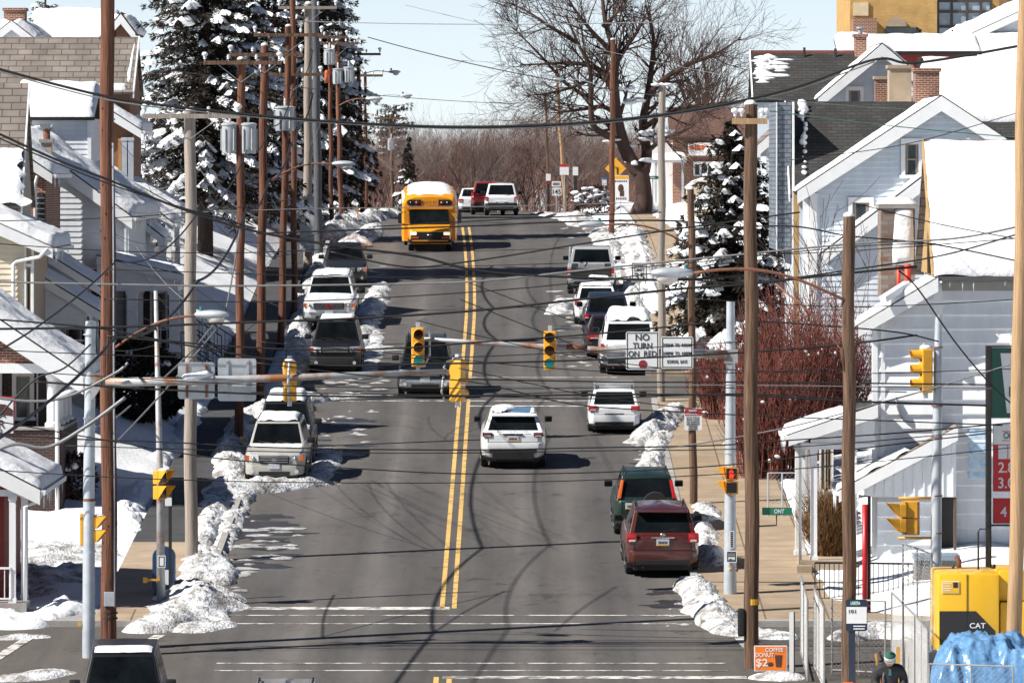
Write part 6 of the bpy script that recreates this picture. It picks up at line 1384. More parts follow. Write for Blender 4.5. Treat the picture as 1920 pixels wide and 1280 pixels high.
# mast arm from the right corner
Y = rowY(1122); X = lambda x, Y=Y: XA(x, Y); Z = lambda y, Y=Y: ZA(y, Y)
t = thing('traffic_signal_mast', (X(1369), Y, gz(Y)), 'grey signal mast on the right corner holding the NO TURN ON RED sign', 'traffic signal', world=True)
b = MB(); b.tube([(X(1369), Y, gz(Y)-.1), (X(1369), Y, Z(900)), (X(1370), Y, Z(565))], [.165, .14, .105], 18); b.build('pole', GALV, t, smooth=True, angle=50)
for yy in (640, 850, 980, 1100): b = MB(); b.lathe([(.10, Z(yy)), (.155, Z(yy)), (.155, Z(yy)+.03), (.10, Z(yy)+.03)], 16, Matrix.Translation((X(1369.5), Y, 0))); b.build('steel_band', GALV, t)
b = MB(); b.box(X(1357), X(1383), Y-.2, Y-.08, Z(680), Z(655)); b.prism([(X(1360), Z(680)), (X(1374), Z(680)), (X(1370), Z(700))], 'Y', Y-.18, Y-.13); b.build('arm_flange', GALVR, t)
b = MB(); b.tube([(X(1362), Y-.15, Z(664)), (X(1180), Y-.15, Z(659)), (X(1060), Y-.15, Z(652)), (X(900), Y-.15, Z(642)), (X(783), Y-.15, Z(634))], [.115, .095, .08, .062, .045], 14); b.build('mast_arm', GALVR, t, smooth=True)
b = MB(); b.tube([(X(1100), Y-.15, Z(653.5)), (X(1062), Y-.15, Z(650.5))], .092, 12); b.build('arm_joint', RUST, t, smooth=True)
h = signal3(t, Vector((X(1031), Y-.42, Z(656))), R(-3), .92, lit=2, snow=False)
h = signal3(t, Vector((X(784), Y-.42, Z(650))), R(5), .92, lit=2, snow=False)
b = MB(); b.tube([(X(784), Y-.40, Z(620)), (X(789), Y-.3, Z(614)), (X(802), Y-.2, Z(614)), (X(806), Y-.15, Z(622)), (X(806), Y-.15, Z(664)), (X(796), Y-.2, Z(686)), (X(784), Y-.40, Z(687))], .025, 7); b.build('hanger_bracket', GALV, h, smooth=True)
o = panel(t, X(1173), X(1235), Y-.36, Z(692), Z(621), SIGW, 'sign_panel', INK, .05); o['label'] = 'NO TURN ON RED sign'
for s_, cy, w_, h_ in (('NO', 631.5, 26, 12.5), ('TURN', 647.5, 36, 11.5), ('ON  RED', 662.5, 53, 11.5)): make_text(s_, X(1204), Y-.361, Z(cy), w_*Y/F, h_*Y/F, INK, o)
b = MB(); b.lathe([(0, 0), (.108, 0), (.108, .006), (0, .006)], 24, Matrix.Translation((X(1205), Y-.361, Z(682))) @ Matrix.Rotation(R(90), 4, 'X')); b.build('red_disc', mat('sign_red', (.23, .03, .03), .5, var=.1), o)
o = panel(t, X(1239), X(1299), Y-.36, Z(690), Z(630), SIGW, 'sign_panel', INK, .05); o['label'] = 'sign listing school hours'
for s_, cy, w_ in (('7:00AM  TO  9:00AM', 646, 53), ('2:00PM  TO  4:00PM', 661.5, 53), ('SCHOOL  DAYS', 677, 38)): make_text(s_, X(1269), Y-.361, Z(cy), w_*Y/F, 6.2*Y/F, INK, o)
pedsignal(t, Vector((X(1371), Y-.33, Z(900))), R(-8), .78, hand=True)
b = MB(); b.prism([(X(1344), Z(876)), (X(1360), Z(872)), (X(1360), Z(898))], 'Y', Y-.25, Y-.1); b.prism([(X(1344), Z(902)), (X(1360), Z(899)), (X(1360), Z(924))], 'Y', Y-.25, Y-.1); b.build('side_visor', SIGY, t)
o = panel(t, X(1361), X(1381), Y-.20, Z(1053), Z(1031), SIGW, border=INK, rad=.02)
make_text('←', X(1371), Y-.201, Z(1048), .16, .07, INK, o)
b = MB()
for k in range(3): b.box(X(1365), X(1377), Y-.206, Y-.2005, Z(1042-3*k), Z(1040.5-3*k))
b.build('lettering', INK, o)
o = panel(t, X(1367), X(1376), Y-.19, Z(1026), Z(994), SIGW, rad=.01); b = MB()
for k in range(8): b.box(X(1369), X(1374), Y-.196, Y-.1905, Z(1024-3.7*k), Z(1021.6-3.7*k))
b.build('lettering', INK, o)
b = MB(); b.ball((X(1368), Y-.2, Z(1066)), .04, .04, .04, 8, 6); b.build('push_button', SIGY, t, smooth=True)
b = MB(); b.ball((X(1381), Y-.15, Z(1066)), .04, .04, .04, 8, 6); b.build('push_button', mat('sign_red', (.23,.03,.03)), t, smooth=True)
# signal pole in front of the white house
Y = 152.0; X = lambda x, Y=Y: XA(x, Y); Z = lambda y, Y=Y: ZA(y, Y)
t = thing('traffic_signal_pole', (X(1757), Y, gz(Y)), 'pale blue-grey signal pole in front of the white clapboard house', 'traffic signal', world=True)
b = MB(); b.tube([(X(1754), Y, gz(Y)-.1), (X(1756), Y, Z(900)), (X(1760), Y, Z(590))], [.14, .125, .085], 18); b.build('pole', GALV, t, smooth=True, angle=50)
for yy in (652, 762, 820, 930, 1000): b = MB(); b.lathe([(.09, Z(yy)), (.135, Z(yy)), (.135, Z(yy)+.03), (.09, Z(yy)+.03)], 16, Matrix.Translation((X(1757), Y, 0))); b.build('steel_band', RUST, t)
h = signal3(t, Vector((X(1735), Y-.05, Z(695))), R(-78), .98)
pedsignal(t, Vector((X(1686), Y-.1, Z(970))), R(-82), .80)
o = MB(); o.box(X(1694), X(1724), Y-.16, Y+.1, Z(1002), Z(938)); q = o.build('pedestrian_signal', SIGY, t, bevel=.03)
b = MB(); b.box(X(1694)+.02, X(1724)-.02, Y-.175, Y-.161, Z(971), Z(969)); b.box(X(1696), X(1699), Y-.18, Y-.161, Z(1000), Z(940)); b.box(X(1719), X(1722), Y-.18, Y-.161, Z(1000), Z(940)); b.build('seam', RUST, q)
for yy in (933, 1008): b = MB(); b.tube([(X(1684), Y-.05, Z(yy)), (X(1750), Y, Z(yy))], .03, 8); b.build('bracket', SIGY, t, smooth=True)
# ---- street signs
def sign(label, x, y, ytop, wpx, hpx, Y=None, m=SIGW, postm=GALV, border=None, name='street_sign', pw=.05, cat='sign'):
    if Y is None: Y = rowY(y)
    t = thing(name, (XA(x, Y), Y, gz(Y)), label, cat, world=True)
    b = MB(); b.box(XA(x, Y)-pw/2, XA(x, Y)+pw/2, Y, Y+pw, gz(Y)-.2, ZA(ytop, Y)); b.build('post', postm, t)
    o = panel(t, XA(x-wpx/2, Y), XA(x+wpx/2, Y), Y-.014, ZA(ytop+hpx, Y), ZA(ytop, Y), m, border=border, rad=.03)
    return t, o, Y
t, o, Y = sign('white SPEED LIMIT 35 sign beside the parked pickup truck', 1199, 610, 492, 30, 36, border=INK)
make_text('SPEED', XA(1199, Y), Y-.015, ZA(498.5, Y), 22*Y/F, 5.5*Y/F, INK, o); make_text('LIMIT', XA(1199, Y), Y-.015, ZA(506, Y), 19*Y/F, 5.5*Y/F, INK, o); make_text('35', XA(1199, Y), Y-.015, ZA(518, Y), 19*Y/F, 13*Y/F, INK, o)
p = POLES['R4']; Y = p['Y']-p['r']-.03
t = thing('snow_route_sign', (XA(1299, Y), Y, ZA(808, Y)), 'red and white SNOW emergency route sign fixed to the slim brown pole', 'sign', world=True)
o = panel(t, XA(1283, Y), XA(1316, Y), Y, ZA(806, Y), ZA(765, Y), SIGW, rad=.03)
b = MB(); b.box(XA(1284, Y), XA(1315, Y), Y-.006, Y-.0005, ZA(779, Y), ZA(766, Y)); q = b.build('red_band', mat('bright_sign_red', (.48,.02,.025), .5, var=.08), o)
make_text('SNOW', XA(1299, Y), Y-.0065, ZA(769.5, Y), 15*Y/F, 4.2*Y/F, SIGW, q); make_text('EMERGENCY', XA(1299, Y), Y-.0065, ZA(775.5, Y), 26*Y/F, 4*Y/F, SIGW, q)
for k, s_ in enumerate(('DAYS THIS IS', 'SNOW ROUTE', 'NO PARKING', 'SNOW EMERGENCY', 'VEHICLES', 'TOWED AWAY')): make_text(s_, XA(1299, Y), Y-.001, ZA(782.5+4.2*k, Y), (24 if k < 4 else 17)*Y/F, 2.9*Y/F, INK, o)
Y = POLES['R1']['Y']; t = thing('street_sign', (XA(1457, Y), Y, ZA(985, Y)), 'green ONT street name sign held out from the thick brown pole', 'sign', world=True)
o = panel(t, XA(1429, Y), XA(1485, Y), Y-.014, ZA(965, Y), ZA(951, Y), mat('sign_green', (.008,.15,.085), .45, var=.08), rad=.02)
b = MB(); b.tube([(XA(1422, Y), Y, ZA(986, Y)), (XA(1456, Y), Y, ZA(984, Y)), (XA(1456, Y), Y, ZA(965, Y))], .02, 6); b.build('bracket', BLACKM, t)
make_text('ONT', XA(1461, Y), Y-.015, ZA(958, Y), 19*Y/F, 8*Y/F, SIGW, o)
# bus stop sign on pole R2
p = POLES['R2']; Y = p['Y']-p['r']-.05
t = thing('bus_stop_sign', (XA(1607, Y), Y, gz(Y)), 'dark blue and white bus stop sign on its own post at the brown lamp pole', 'sign', world=True)
b = MB(); b.box(XA(1592, Y), XA(1602, Y), Y+.012, Y+.06, gz(Y)-.1, ZA(1180, Y)); b.build('post', mat('navy_paint', (.012,.025,.05), .4), t)
o = panel(t, XA(1586, Y), XA(1626, Y), Y-.012, ZA(1182, Y), ZA(1123, Y), mat('navy_paint', (.012,.025,.05)), rad=.04)
b = MB(); b.box(XA(1587, Y), XA(1625, Y), Y-.018, Y-.0125, ZA(1168, Y), ZA(1137, Y)); q = b.build('white_field', SIGW, o)
b = MB(); M = Matrix.Translation((XA(1604, Y), Y-.0125, ZA(1130, Y))) @ Matrix.Rotation(R(90), 4, 'X'); b.lathe([(0, 0), (.11, 0), (.11, .004), (0, .004)], 18, M @ Matrix.Diagonal((1, .45, 1, 1))); b.build('emblem', mat('emblem_green', (.02,.32,.22), .5), o)
make_text('LANTA', XA(1604, Y), Y-.017, ZA(1130, Y), 18*Y/F, 6*Y/F, SIGW, o); make_text('101', XA(1598, Y), Y-.0185, ZA(1145.5, Y), 13*Y/F, 7*Y/F, INK, q)
b = MB(); b.box(XA(1600, Y), XA(1622, Y), Y-.018, Y-.0125, ZA(1174, Y), ZA(1172, Y)); b.box(XA(1600, Y), XA(1621, Y), Y-.018, Y-.0125, ZA(1179, Y), ZA(1177, Y)); b.build('lettering', SIGW, o)
# orange coffee sign
Y = rowY(1256); t = thing('coffee_sign', (XA(1442, Y), Y, gz(Y)), 'orange COFFEE DONUT $2 yard sign stuck in the snow', 'sign', world=True)
o = panel(t, XA(1412, Y), XA(1474, Y), Y-.55, ZA(1254, Y), ZA(1206, Y), SIGW, rad=.02); ORG_ = mat('sign_orange', (.80,.19,.01), .5, var=.06)
b = MB(); b.box(XA(1414, Y), XA(1472, Y), Y-.556, Y-.5505, ZA(1252, Y), ZA(1208, Y)); q = b.build('orange_field', ORG_, o)
make_text('COFFEE', XA(1450, Y), Y-.557, ZA(1214, Y), 34*Y/F, 7*Y/F, SIGW, q); make_text('DONUT', XA(1432, Y), Y-.557, ZA(1223.5, Y), 34*Y/F, 8*Y/F, SIGW, q); make_text('$2', XA(1427, Y), Y-.557, ZA(1239, Y), 22*Y/F, 16*Y/F, SIGW, q)
b = MB(); b.prism([(XA(1453, Y), ZA(1246, Y)), (XA(1463, Y), ZA(1246, Y)), (XA(1465, Y), ZA(1224, Y)), (XA(1451, Y), ZA(1224, Y))], 'Y', Y-.562, Y-.5565); b.ball((XA(1443, Y), Y-.56, ZA(1241, Y)), .07, .008, .05, 10, 6); b.build('printed_cup', mat('coffee_brown', (.07,.03,.02), .5), q)
b = MB()
for px in (1424, 1462): b.tube([(XA(px, Y), Y-.53, gz(Y)-.1), (XA(px, Y), Y-.53, ZA(1240, Y))], .008, 5)
b.build('wire_legs', BLACKM, t)
# white marker post
Y = rowY(1262); t = thing('marker_post', (XA(1484, Y), Y, gz(Y)), 'white flat marker post with black edges beside the coffee sign', 'post', world=True)
b = MB(); b.box(XA(1480, Y), XA(1488, Y), Y-.03, Y+.01, gz(Y)-.1, ZA(1147, Y)); b.build('post', SIGW, t)
b = MB(); b.box(XA(1488, Y)+.002, XA(1490.5, Y), Y-.03, Y+.02, gz(Y)-.1, ZA(1146, Y)); b.build('black_edge', INK, t)
# service station price sign
Y = 151.0; X = lambda x, Y=Y: XA(x, Y); Z = lambda y, Y=Y: ZA(y, Y)
t = thing('price_sign', (X(1855), Y, gz(Y)), 'tall green, white and red fuel price sign half hidden by the tan pole', 'sign', world=True)
DK = mat('dark_bronze', (.035,.03,.028), .5); GRN = mat('forecourt_green', (.006,.085,.055), .4, var=.06); RD = mat('price_red', (.55,.012,.018), .45, var=.05)
b = MB(); b.box(X(1849), X(1859), Y, Y+.25, gz(Y)-.1, Z(648)); b.box(X(1990), X(2000), Y, Y+.25, gz(Y)-.1, Z(648)); b.box(X(1859)+.001, X(1990)-.001, Y+.02, Y+.22, Z(986), Z(983)); b.box(X(1859)+.001, X(1990)-.001, Y+.02, Y+.22, Z(651), Z(648)); b.build('frame', DK, t)
b = MB(); b.box(X(1860), X(1989), Y+.03, Y+.22, Z(783), Z(652)); g_ = b.build('upper_panel', GRN, t)
b = MB(); b.prism([(X(1876), Z(662)), (X(1973), Z(662)), (X(1963), Z(774)), (X(1888), Z(774))], 'Y', Y+.012, Y+.0295); g2 = b.build('white_shield', SIGW, g_, bevel=0)
b = MB(); b.prism([(X(1896), Z(673)), (X(1958), Z(673)), (X(1958), Z(700)), (X(1930), Z(768)), (X(1912), Z(768)), (X(1938), Z(699)), (X(1896), Z(699))], 'Y', Y+.0, Y+.0115); b.build('numeral', RD, g2)
b = MB(); b.box(X(1892), X(1911), Y+.0, Y+.0115, Z(744), Z(725)); q = b.build('band', GRN, g2); make_text('E', X(1902.5), Y-.001, Z(734.5), 9*Y/F, 12*Y/F, SIGW, q)
b = MB(); b.box(X(1863), X(1989), Y+.03, Y+.22, Z(833), Z(795)); w_ = b.build('middle_panel', SIGW, t)
make_text('Oh', X(1890), Y+.029, Z(816), 17*Y/F, 13*Y/F, GRN, w_); b = MB(); b.box(X(1879), X(1960), Y+.022, Y+.0295, Z(809), Z(807.6)); b.box(X(1879), X(1960), Y+.022, Y+.0295, Z(826.4), Z(825)); b.build('red_rules', TAILO, w_)
b = MB(); b.box(X(1863), X(1989), Y+.03, Y+.22, Z(921), Z(833.5)); r_ = b.build('price_panel', RD, t); b = MB(); b.box(X(1872), X(1889), Y+.02, Y+.0295, Z(860), Z(834.5)); b.box(X(1890.5), X(1906), Y+.02, Y+.0295, Z(860), Z(834.5)); b.build('blank_tiles', SIGW, r_)
make_text('2.89', X(1893), Y+.029, Z(876), 42*Y/F, 20*Y/F, SIGW, r_); make_text('3.09', X(1893), Y+.029, Z(905), 42*Y/F, 20*Y/F, SIGW, r_)
b = MB(); b.box(X(1863), X(1989), Y+.03, Y+.22, Z(981), Z(934)); r2 = b.build('lower_price_panel', RD, t); make_text('4', X(1882), Y+.029, Z(959), 12*Y/F, 19*Y/F, SIGW, r2)
# left edge shop sign
Y = 160.0; X = lambda x, Y=Y: XA(x, Y); Z = lambda y, Y=Y: ZA(y, Y)
t = thing('shop_sign', (X(5), Y, gz(Y)), 'white shop sign with a red frame cut off by the left edge', 'sign', world=True)
b = MB(); b.box(X(-90), X(29), Y, Y+.12, Z(812), Z(744)); b.v = [Matrix.Translation((X(29), Y, Z(744))) @ Matrix.Rotation(R(3), 4, 'Y') @ Matrix.Translation((-X(29), -Y, -Z(744))) @ v for v in b.v]; o = b.build('frame', mat('sign_frame_red', (.35,.03,.02), .5), t)
b = MB(); b.box(X(-88), X(25), Y-.01, Y-.001, Z(812), Z(748)); q = b.build('sign_panel', SIGW, o)
b = MB(); b.prism([(X(-88), Z(766)), (X(24), Z(780)), (X(24), Z(768)), (X(10), Z(758)), (X(-88), Z(749))], 'Y', Y-.016, Y-.0105); b.build('brown_flag', mat('sign_brown', (.07,.025,.02), .5), q)
make_text('DA', X(-1), Y-.0105, Z(773.5+5), 26*Y/F, 10*Y/F, INK, q); make_text('R', X(4), Y-.0105, Z(795), 13*Y/F, 16*Y/F, mat('sign_brown', (.07,.025,.02)), q); make_text('2', X(2), Y-.0105, Z(808), 6*Y/F, 7*Y/F, INK, q)
b = MB(); b.box(X(-50), X(-46), Y+.02, Y+.1, gz(Y)-.1, Z(813)); b.build('post', DK, t)
# signs at the crest
Y = 322.0
t, o, Y = sign('yellow diamond curve warning sign beside the big tree', 1155, 400, 296, 4, 30, Y=316, m=SIGY)
b = MB(); c_ = Vector((XA(1154, Y), Y-.02, ZA(316, Y))); k = 20*Y/F; b.prism([(c_.x-k, c_.z), (c_.x, c_.z-k), (c_.x+k, c_.z), (c_.x, c_.z+k)], 'Y', Y-.03, Y-.016); q = b.build('diamond_panel', SIGY, o)
b = MB(); b.bar(c_+Vector((.1, -.02, -.28)), c_+Vector((.1, -.02, .05)), .07, .01); b.bar(c_+Vector((.1, -.02, .05)), c_+Vector((-.12, -.02, .10)), .07, .01); b.prism([(c_.x-.30, c_.z+.10), (c_.x-.10, c_.z+.26), (c_.x-.10, c_.z-.06)], 'Y', Y-.04, Y-.03); b.build('arrow', INK, q)
t, o, Y = sign('tall white outdoor vacuum poster sign with dark printed shape near the big tree', 1164, 402, 329, 30, 48, Y=312)
b = MB(); b.box(XA(1150, Y), XA(1178, Y), Y-.02, Y-.0145, ZA(336, Y), ZA(330, Y)); b.build('yellow_band', SIGY, o); b = MB(); b.ball((XA(1164, Y), Y-.02, ZA(353, Y)), .14, .02, .2, 10, 6); b.box(XA(1162, Y), XA(1170, Y), Y-.025, Y-.015, ZA(368, Y), ZA(358, Y)); b.build('printed_shape', mat('coffee_brown', (.07,.03,.02)), o)
b = MB()
for k in range(6): b.box(XA(1153+4*k, Y), XA(1155.6+4*k, Y), Y-.02, Y-.0145, ZA(341.5, Y), ZA(338.5, Y)); b.box(XA(1155+3.4*k, Y), XA(1157+3.4*k, Y), Y-.02, Y-.0145, ZA(374.5, Y), ZA(370.5, Y))
b.build('lettering', INK, o)
t, o, Y = sign('white ROUTE 145 shield sign near the crest on the right', 1043, 402, 340, 17, 10, Y=336); make_text('NORTH', XA(1043, Y), Y-.015, ZA(345, Y), 12*Y/F, 5*Y/F, INK, o)
q = panel(t, XA(1035, Y), XA(1053, Y), Y-.014, ZA(367, Y), ZA(352, Y), SIGW, rad=.06); make_text('145', XA(1044, Y), Y-.015, ZA(359.5, Y), 15*Y/F, 9*Y/F, INK, q)
p = POLES['R7']; t, o, Y = sign('red and white plate on the leaning thin pole at the crest', 1058, 402, 313, 17, 15, Y=338.5)
b = MB(); b.box(XA(1050, Y), XA(1066, Y), Y-.02, Y-.0145, ZA(313, Y), ZA(308, Y)); b.build('red_band', mat('bright_sign_red', (.48,.02,.025)), o)
t, o, Y = sign('slim white parking sign on a black post right of the leaning pole', 1079, 400, 313, 10, 16, Y=334, postm=BLACKM, pw=.16)
t, o, Y = sign('small white and red sign on the dark post left of the route shield', 1028, 402, 326, 9, 13, Y=339, postm=BLACKM, pw=.12)
b = MB(); b.box(XA(1023, Y), XA(1034, Y), Y-.02, Y-.0145, ZA(345, Y), ZA(341, Y)); b.build('red_band', mat('sign_red', (.23,.03,.03)), o)
t, o, Y = sign('small blue and white sign by the snowy bush at the crest', 1133, 398, 333, 9, 15, Y=326); b = MB(); b.box(XA(1129, Y), XA(1138, Y), Y-.02, Y-.0145, ZA(337, Y), ZA(333, Y)); b.build('blue_band', mat('sign_blue', (.03,.15,.35), .5), o)
t, o, Y = sign('small green street name sign in front of the brick shop', 1224, 395, 330, 21, 6, Y=330, m=mat('sign_green', (.008,.15,.085)))
b = MB(); b.box(XA(1219, Y), XA(1229, Y), Y-.02, Y-.0145, ZA(334, Y), ZA(332, Y)); b.build('lettering', SIGW, o)
# roadside yellow stake, left
Y = rowY(424); t = thing('marker_stake', (XA(670, Y), Y, gz(Y)), 'leaning yellow stake in the far left snowbank', 'stake', world=True)
b = MB(); b.bar((XA(673, Y), Y, gz(Y)-.1), (XA(669, Y), Y, ZA(387, Y)), .10, .06); b.build('stake', mat('yellow_wood', (.5,.27,.06), .7), t)
# red pole by the house
Y = 157.5; t = thing('red_post', (XA(1622, Y), Y, gz(Y)), 'red and black round post between the brown pole and the porch', 'post', world=True)
b = MB(); b.tube([(XA(1622, Y), Y, gz(Y)-.1), (XA(1622, Y), Y, ZA(945, Y))], .072, 14); b.build('post', mat('post_red', (.38,.012,.015), .4, var=.12), t, smooth=True)
b = MB(); b.tube([(XA(1630, Y), Y+.05, gz(Y)-.1), (XA(1630, Y), Y+.05, ZA(930, Y)), (XA(1611, Y), Y, ZA(930, Y))], .04, 10); b.build('bracket', BLACKM, t, smooth=True)
# utility cabinet
Y = 160.5; t = thing('utility_cabinet', (XA(1752, Y), Y, gz(Y)), 'grey metal cabinet with blue-grey lid behind the yellow machine', 'cabinet', world=True)
b = MB(); b.box(XA(1718, Y), XA(1796, Y), Y, Y+1, gz(Y)-.1, ZA(1050, Y)); b.build('cabinet', mat('cabinet_grey', (.16,.15,.145), .6), t)
b = MB(); b.box(XA(1715, Y), XA(1800, Y), Y-.06, Y+1.05, ZA(1050, Y)+.002, ZA(1040, Y)); b.build('lid', mat('cabinet_lid', (.20,.25,.30), .45), t)
# ---- wires
def wire(pts, wpx, m=CABLE, group=None, label=None, name='overhead_cable', smooth=True):
    """pts: (x, y, Y) photo point and distance"""
    P = [W(*p) for p in pts]
    if smooth and len(P) > 2:                                     # Catmull-Rom through the points
        out = []
        for i in range(len(P)-1):
            a, b_, c, d = P[max(i-1, 0)], P[i], P[i+1], P[min(i+2, len(P)-1)]
            for k in range(8):
                s = k/8; out.append(.5*((2*b_) + (c-a)*s + (2*a-5*b_+4*c-d)*s*s + (3*b_-a-3*c+d)*s**3))
        out.append(P[-1]); P = out
    b = MB(); r = max(.004, wpx*1.22*P[0].y/F/2); b.tube(P, r, 5)
    return tag(b.build(name, m, smooth=True), label, 'cable', group)
def sag(x0, y0, Y0, x1, y1, Y1, s, n=10): return [(lerp(x0, x1, k/n), lerp(y0, y1, k/n)+4*s*(k/n)*(1-k/n), lerp(Y0, Y1, k/n)) for k in range(n+1)]
Q = 150
wire([(-30, 122, Q), (200, 181, Q), (420, 210, Q), (640, 229, Q), (860, 238, Q), (1080, 231, Q), (1290, 208, Q), (1480, 167, Q), (1640, 112, Q), (1720, 118, Q), (1925, 84, Q)], 4.2, label='thick black twin cable sagging across the sky at the top')
wire([(-30, 126, Q), (200, 187, Q), (420, 214, Q), (640, 232, Q), (860, 241, Q), (1080, 235, Q), (1290, 211, Q), (1480, 172, Q), (1640, 116, Q)], 2.2, CABLEL, label='pale strand wound beside the thick twin cable at the top')
wire([(-30, 238, Q), (100, 297, Q), (205, 338, Q), (350, 395, Q), (480, 434, Q), (640, 462, Q), (780, 480, Q), (900, 508, Q), (1080, 520, Q), (1290, 524, Q), (1480, 506, 152)], 4.0, label='thick black cable dropping from the upper left edge')
wire([(-30, 247, Q), (100, 303, Q), (205, 345, Q), (350, 392, Q), (480, 428, Q)], 2.4, label='thinner cable twisted along the dropping cable at the left')
wire([(-30, 528, Q), (210, 533, Q), (420, 536, Q), (700, 533, Q), (900, 527, Q), (1100, 506, Q), (1300, 486, Q), (1590, 458, Q), (1790, 447, Q), (1930, 420, Q)], 3.2, CABLEL, label='pale grey cable crossing level with the pickup truck')
wire([(-30, 617, Q), (210, 613, Q), (440, 605, Q), (660, 597, Q), (880, 583, Q), (1090, 561, Q), (1290, 540, Q), (1400, 533, Q), (1590, 512, Q), (1720, 500, Q)], 3.8, label='heavy black cable passing over the parked trucks')
wire([(-30, 597, Q), (100, 607, Q), (205, 618, Q), (300, 637, Q), (450, 650, Q), (600, 656, Q), (760, 652, Q), (900, 641, Q), (1100, 627, Q), (1330, 605, Q)], 2.8, label='black cable touching the top of the left signal mast')
wire([(200, 630, Q), (320, 642, Q), (480, 670, Q), (620, 685, Q), (800, 682, Q), (960, 679, Q), (1200, 671, Q), (1400, 660, Q), (1590, 645, Q), (1720, 628, Q)], 3.0, label='black cable running just under the signal heads')
wire([(60, 715, Q), (300, 730, Q), (560, 741, Q), (760, 743, Q), (1000, 741, Q), (1200, 739, Q), (1420, 742, Q), (1600, 752, Q), (1850, 760, Q)], 3.2, label='black cable level with the left mast arm')
wire([(470, 735, Q), (640, 738, Q), (860, 741, Q), (1100, 747, Q), (1370, 738, Q), (1590, 747, Q)], 2.0, label='thin black cable crossing above the white estate car')
wire([(860, 710, Q), (1000, 713, Q), (1200, 716, Q), (1400, 716, Q), (1600, 718, Q), (1860, 721, Q)], 2.4, label='straight black cable from the left signal to the price sign')
wire([(860, 722, Q), (1100, 722, Q), (1400, 722, Q), (1860, 728, Q)], 1.5, CABLEL, label='pale thin wire right below the straight black cable')
wire([(480, 680, Q), (700, 705, Q), (880, 715, Q), (1060, 755, Q), (1200, 768, Q), (1440, 780, Q), (1700, 790, Q), (1880, 797, Q)], 2.0, label='thin black wire slanting down above the white moving SUV')
wire([(-30, 812, Q), (120, 822, Q), (300, 828, Q), (500, 838, Q), (700, 842, Q), (900, 843, Q), (1100, 839, Q), (1330, 835, Q), (1480, 825, Q), (1700, 810, Q), (1920, 790, Q)], 2.2, label='black wire across the road at the height of the parked silver SUV')
wire([(-30, 785, Q), (200, 825, Q), (420, 860, Q), (700, 880, Q), (900, 888, Q), (1150, 884, Q), (1400, 868, Q), (1600, 842, Q), (1850, 812, Q)], 2.0, label='lowest black wire sagging over the moving white SUV')
wire([(120, 835, Q), (500, 846, Q), (800, 849, Q), (1100, 845, Q), (1480, 838, Q), (1860, 806, Q)], 1.6, label='fine black wire paired with the one above the silver SUV')
wire([(1210, 845, Q), (1330, 828, Q), (1480, 800, Q), (1640, 758, Q), (1740, 730, Q), (1905, 680, Q)], 2.2, CABLEL, label='pale wire climbing to the right past the white porch')
wire([(1685, 507, Q), (1720, 540, Q), (1790, 640, Q), (1850, 712, Q), (1900, 760, Q)], 2.6, label='black cable diving steeply past the right signal pole')
wire([(1300, 430, Q), (1480, 424, Q), (1590, 442, Q), (1750, 458, Q), (1920, 492, Q)], 2.4, label='black cable above the right lamp, sloping down to the right')
wire([(860, 520, Q), (1060, 512, Q), (1300, 492, Q), (1590, 463, Q), (1760, 456, Q)], 1.6, label='thin black line close under the pale grey cable')
wire([(1260, 520, Q), (1400, 530, Q), (1600, 505, Q), (1770, 478, Q), (1930, 432, Q)], 2.6, label='black cable rising to the pale pole over the snow roof')
wire([(700, 425, 200), (880, 415, 200), (1080, 405, 200), (1240, 398, 200)], 2.0, label='black cable just above the bus bonnet')
wire([(480, 438, 190), (640, 432, 190), (880, 424, 190), (1060, 416, 190), (1260, 414, 190), (1400, 428, 190)], 2.8, label='black cable over the bus headlights')
wire([(620, 472, 180), (760, 500, 180), (880, 490, 180), (1060, 462, 180), (1200, 440, 180), (1300, 425, 180), (1500, 398, 180)], 2.6, label='black cable below the bus, rising to the right')
wire([(370, 398, 200), (560, 392, 200), (760, 389, 200), (1000, 386, 200), (1200, 379, 200)], 1.4, CABLEL, label='pale thin wire crossing the bus windscreen')
wire(sag(690, 70, 260, 1240, 180, 215, 12), 1.5, label='thin line falling through the sky left of the bare tree')
wire(sag(560, 40, 260, 1300, 40, 230, 6), 1.2, CABLEL, label='faint high wire through the open sky', )
wire(sag(300, 128, 170, 960, 195, 330, 10), 1.6, label='greenish thin wire passing in front of the big spruce')
wire(sag(1400, 150, 250, 760, 10, 330, 4), 1.0, CABLEL, label='faint topmost wire reaching to the upper right')
wire(sag(1420, 205, 150, 1910, 258, 150, 4), 1.6, mat('green_wire', (.05,.13,.11), .5), label='dark green wire in front of the blue siding gable')
wire(sag(1420, 182, 150, 1700, 205, 200, 2), 1.2, mat('green_wire', (.05,.13,.11)), label='short green wire over the dark shingle roof')
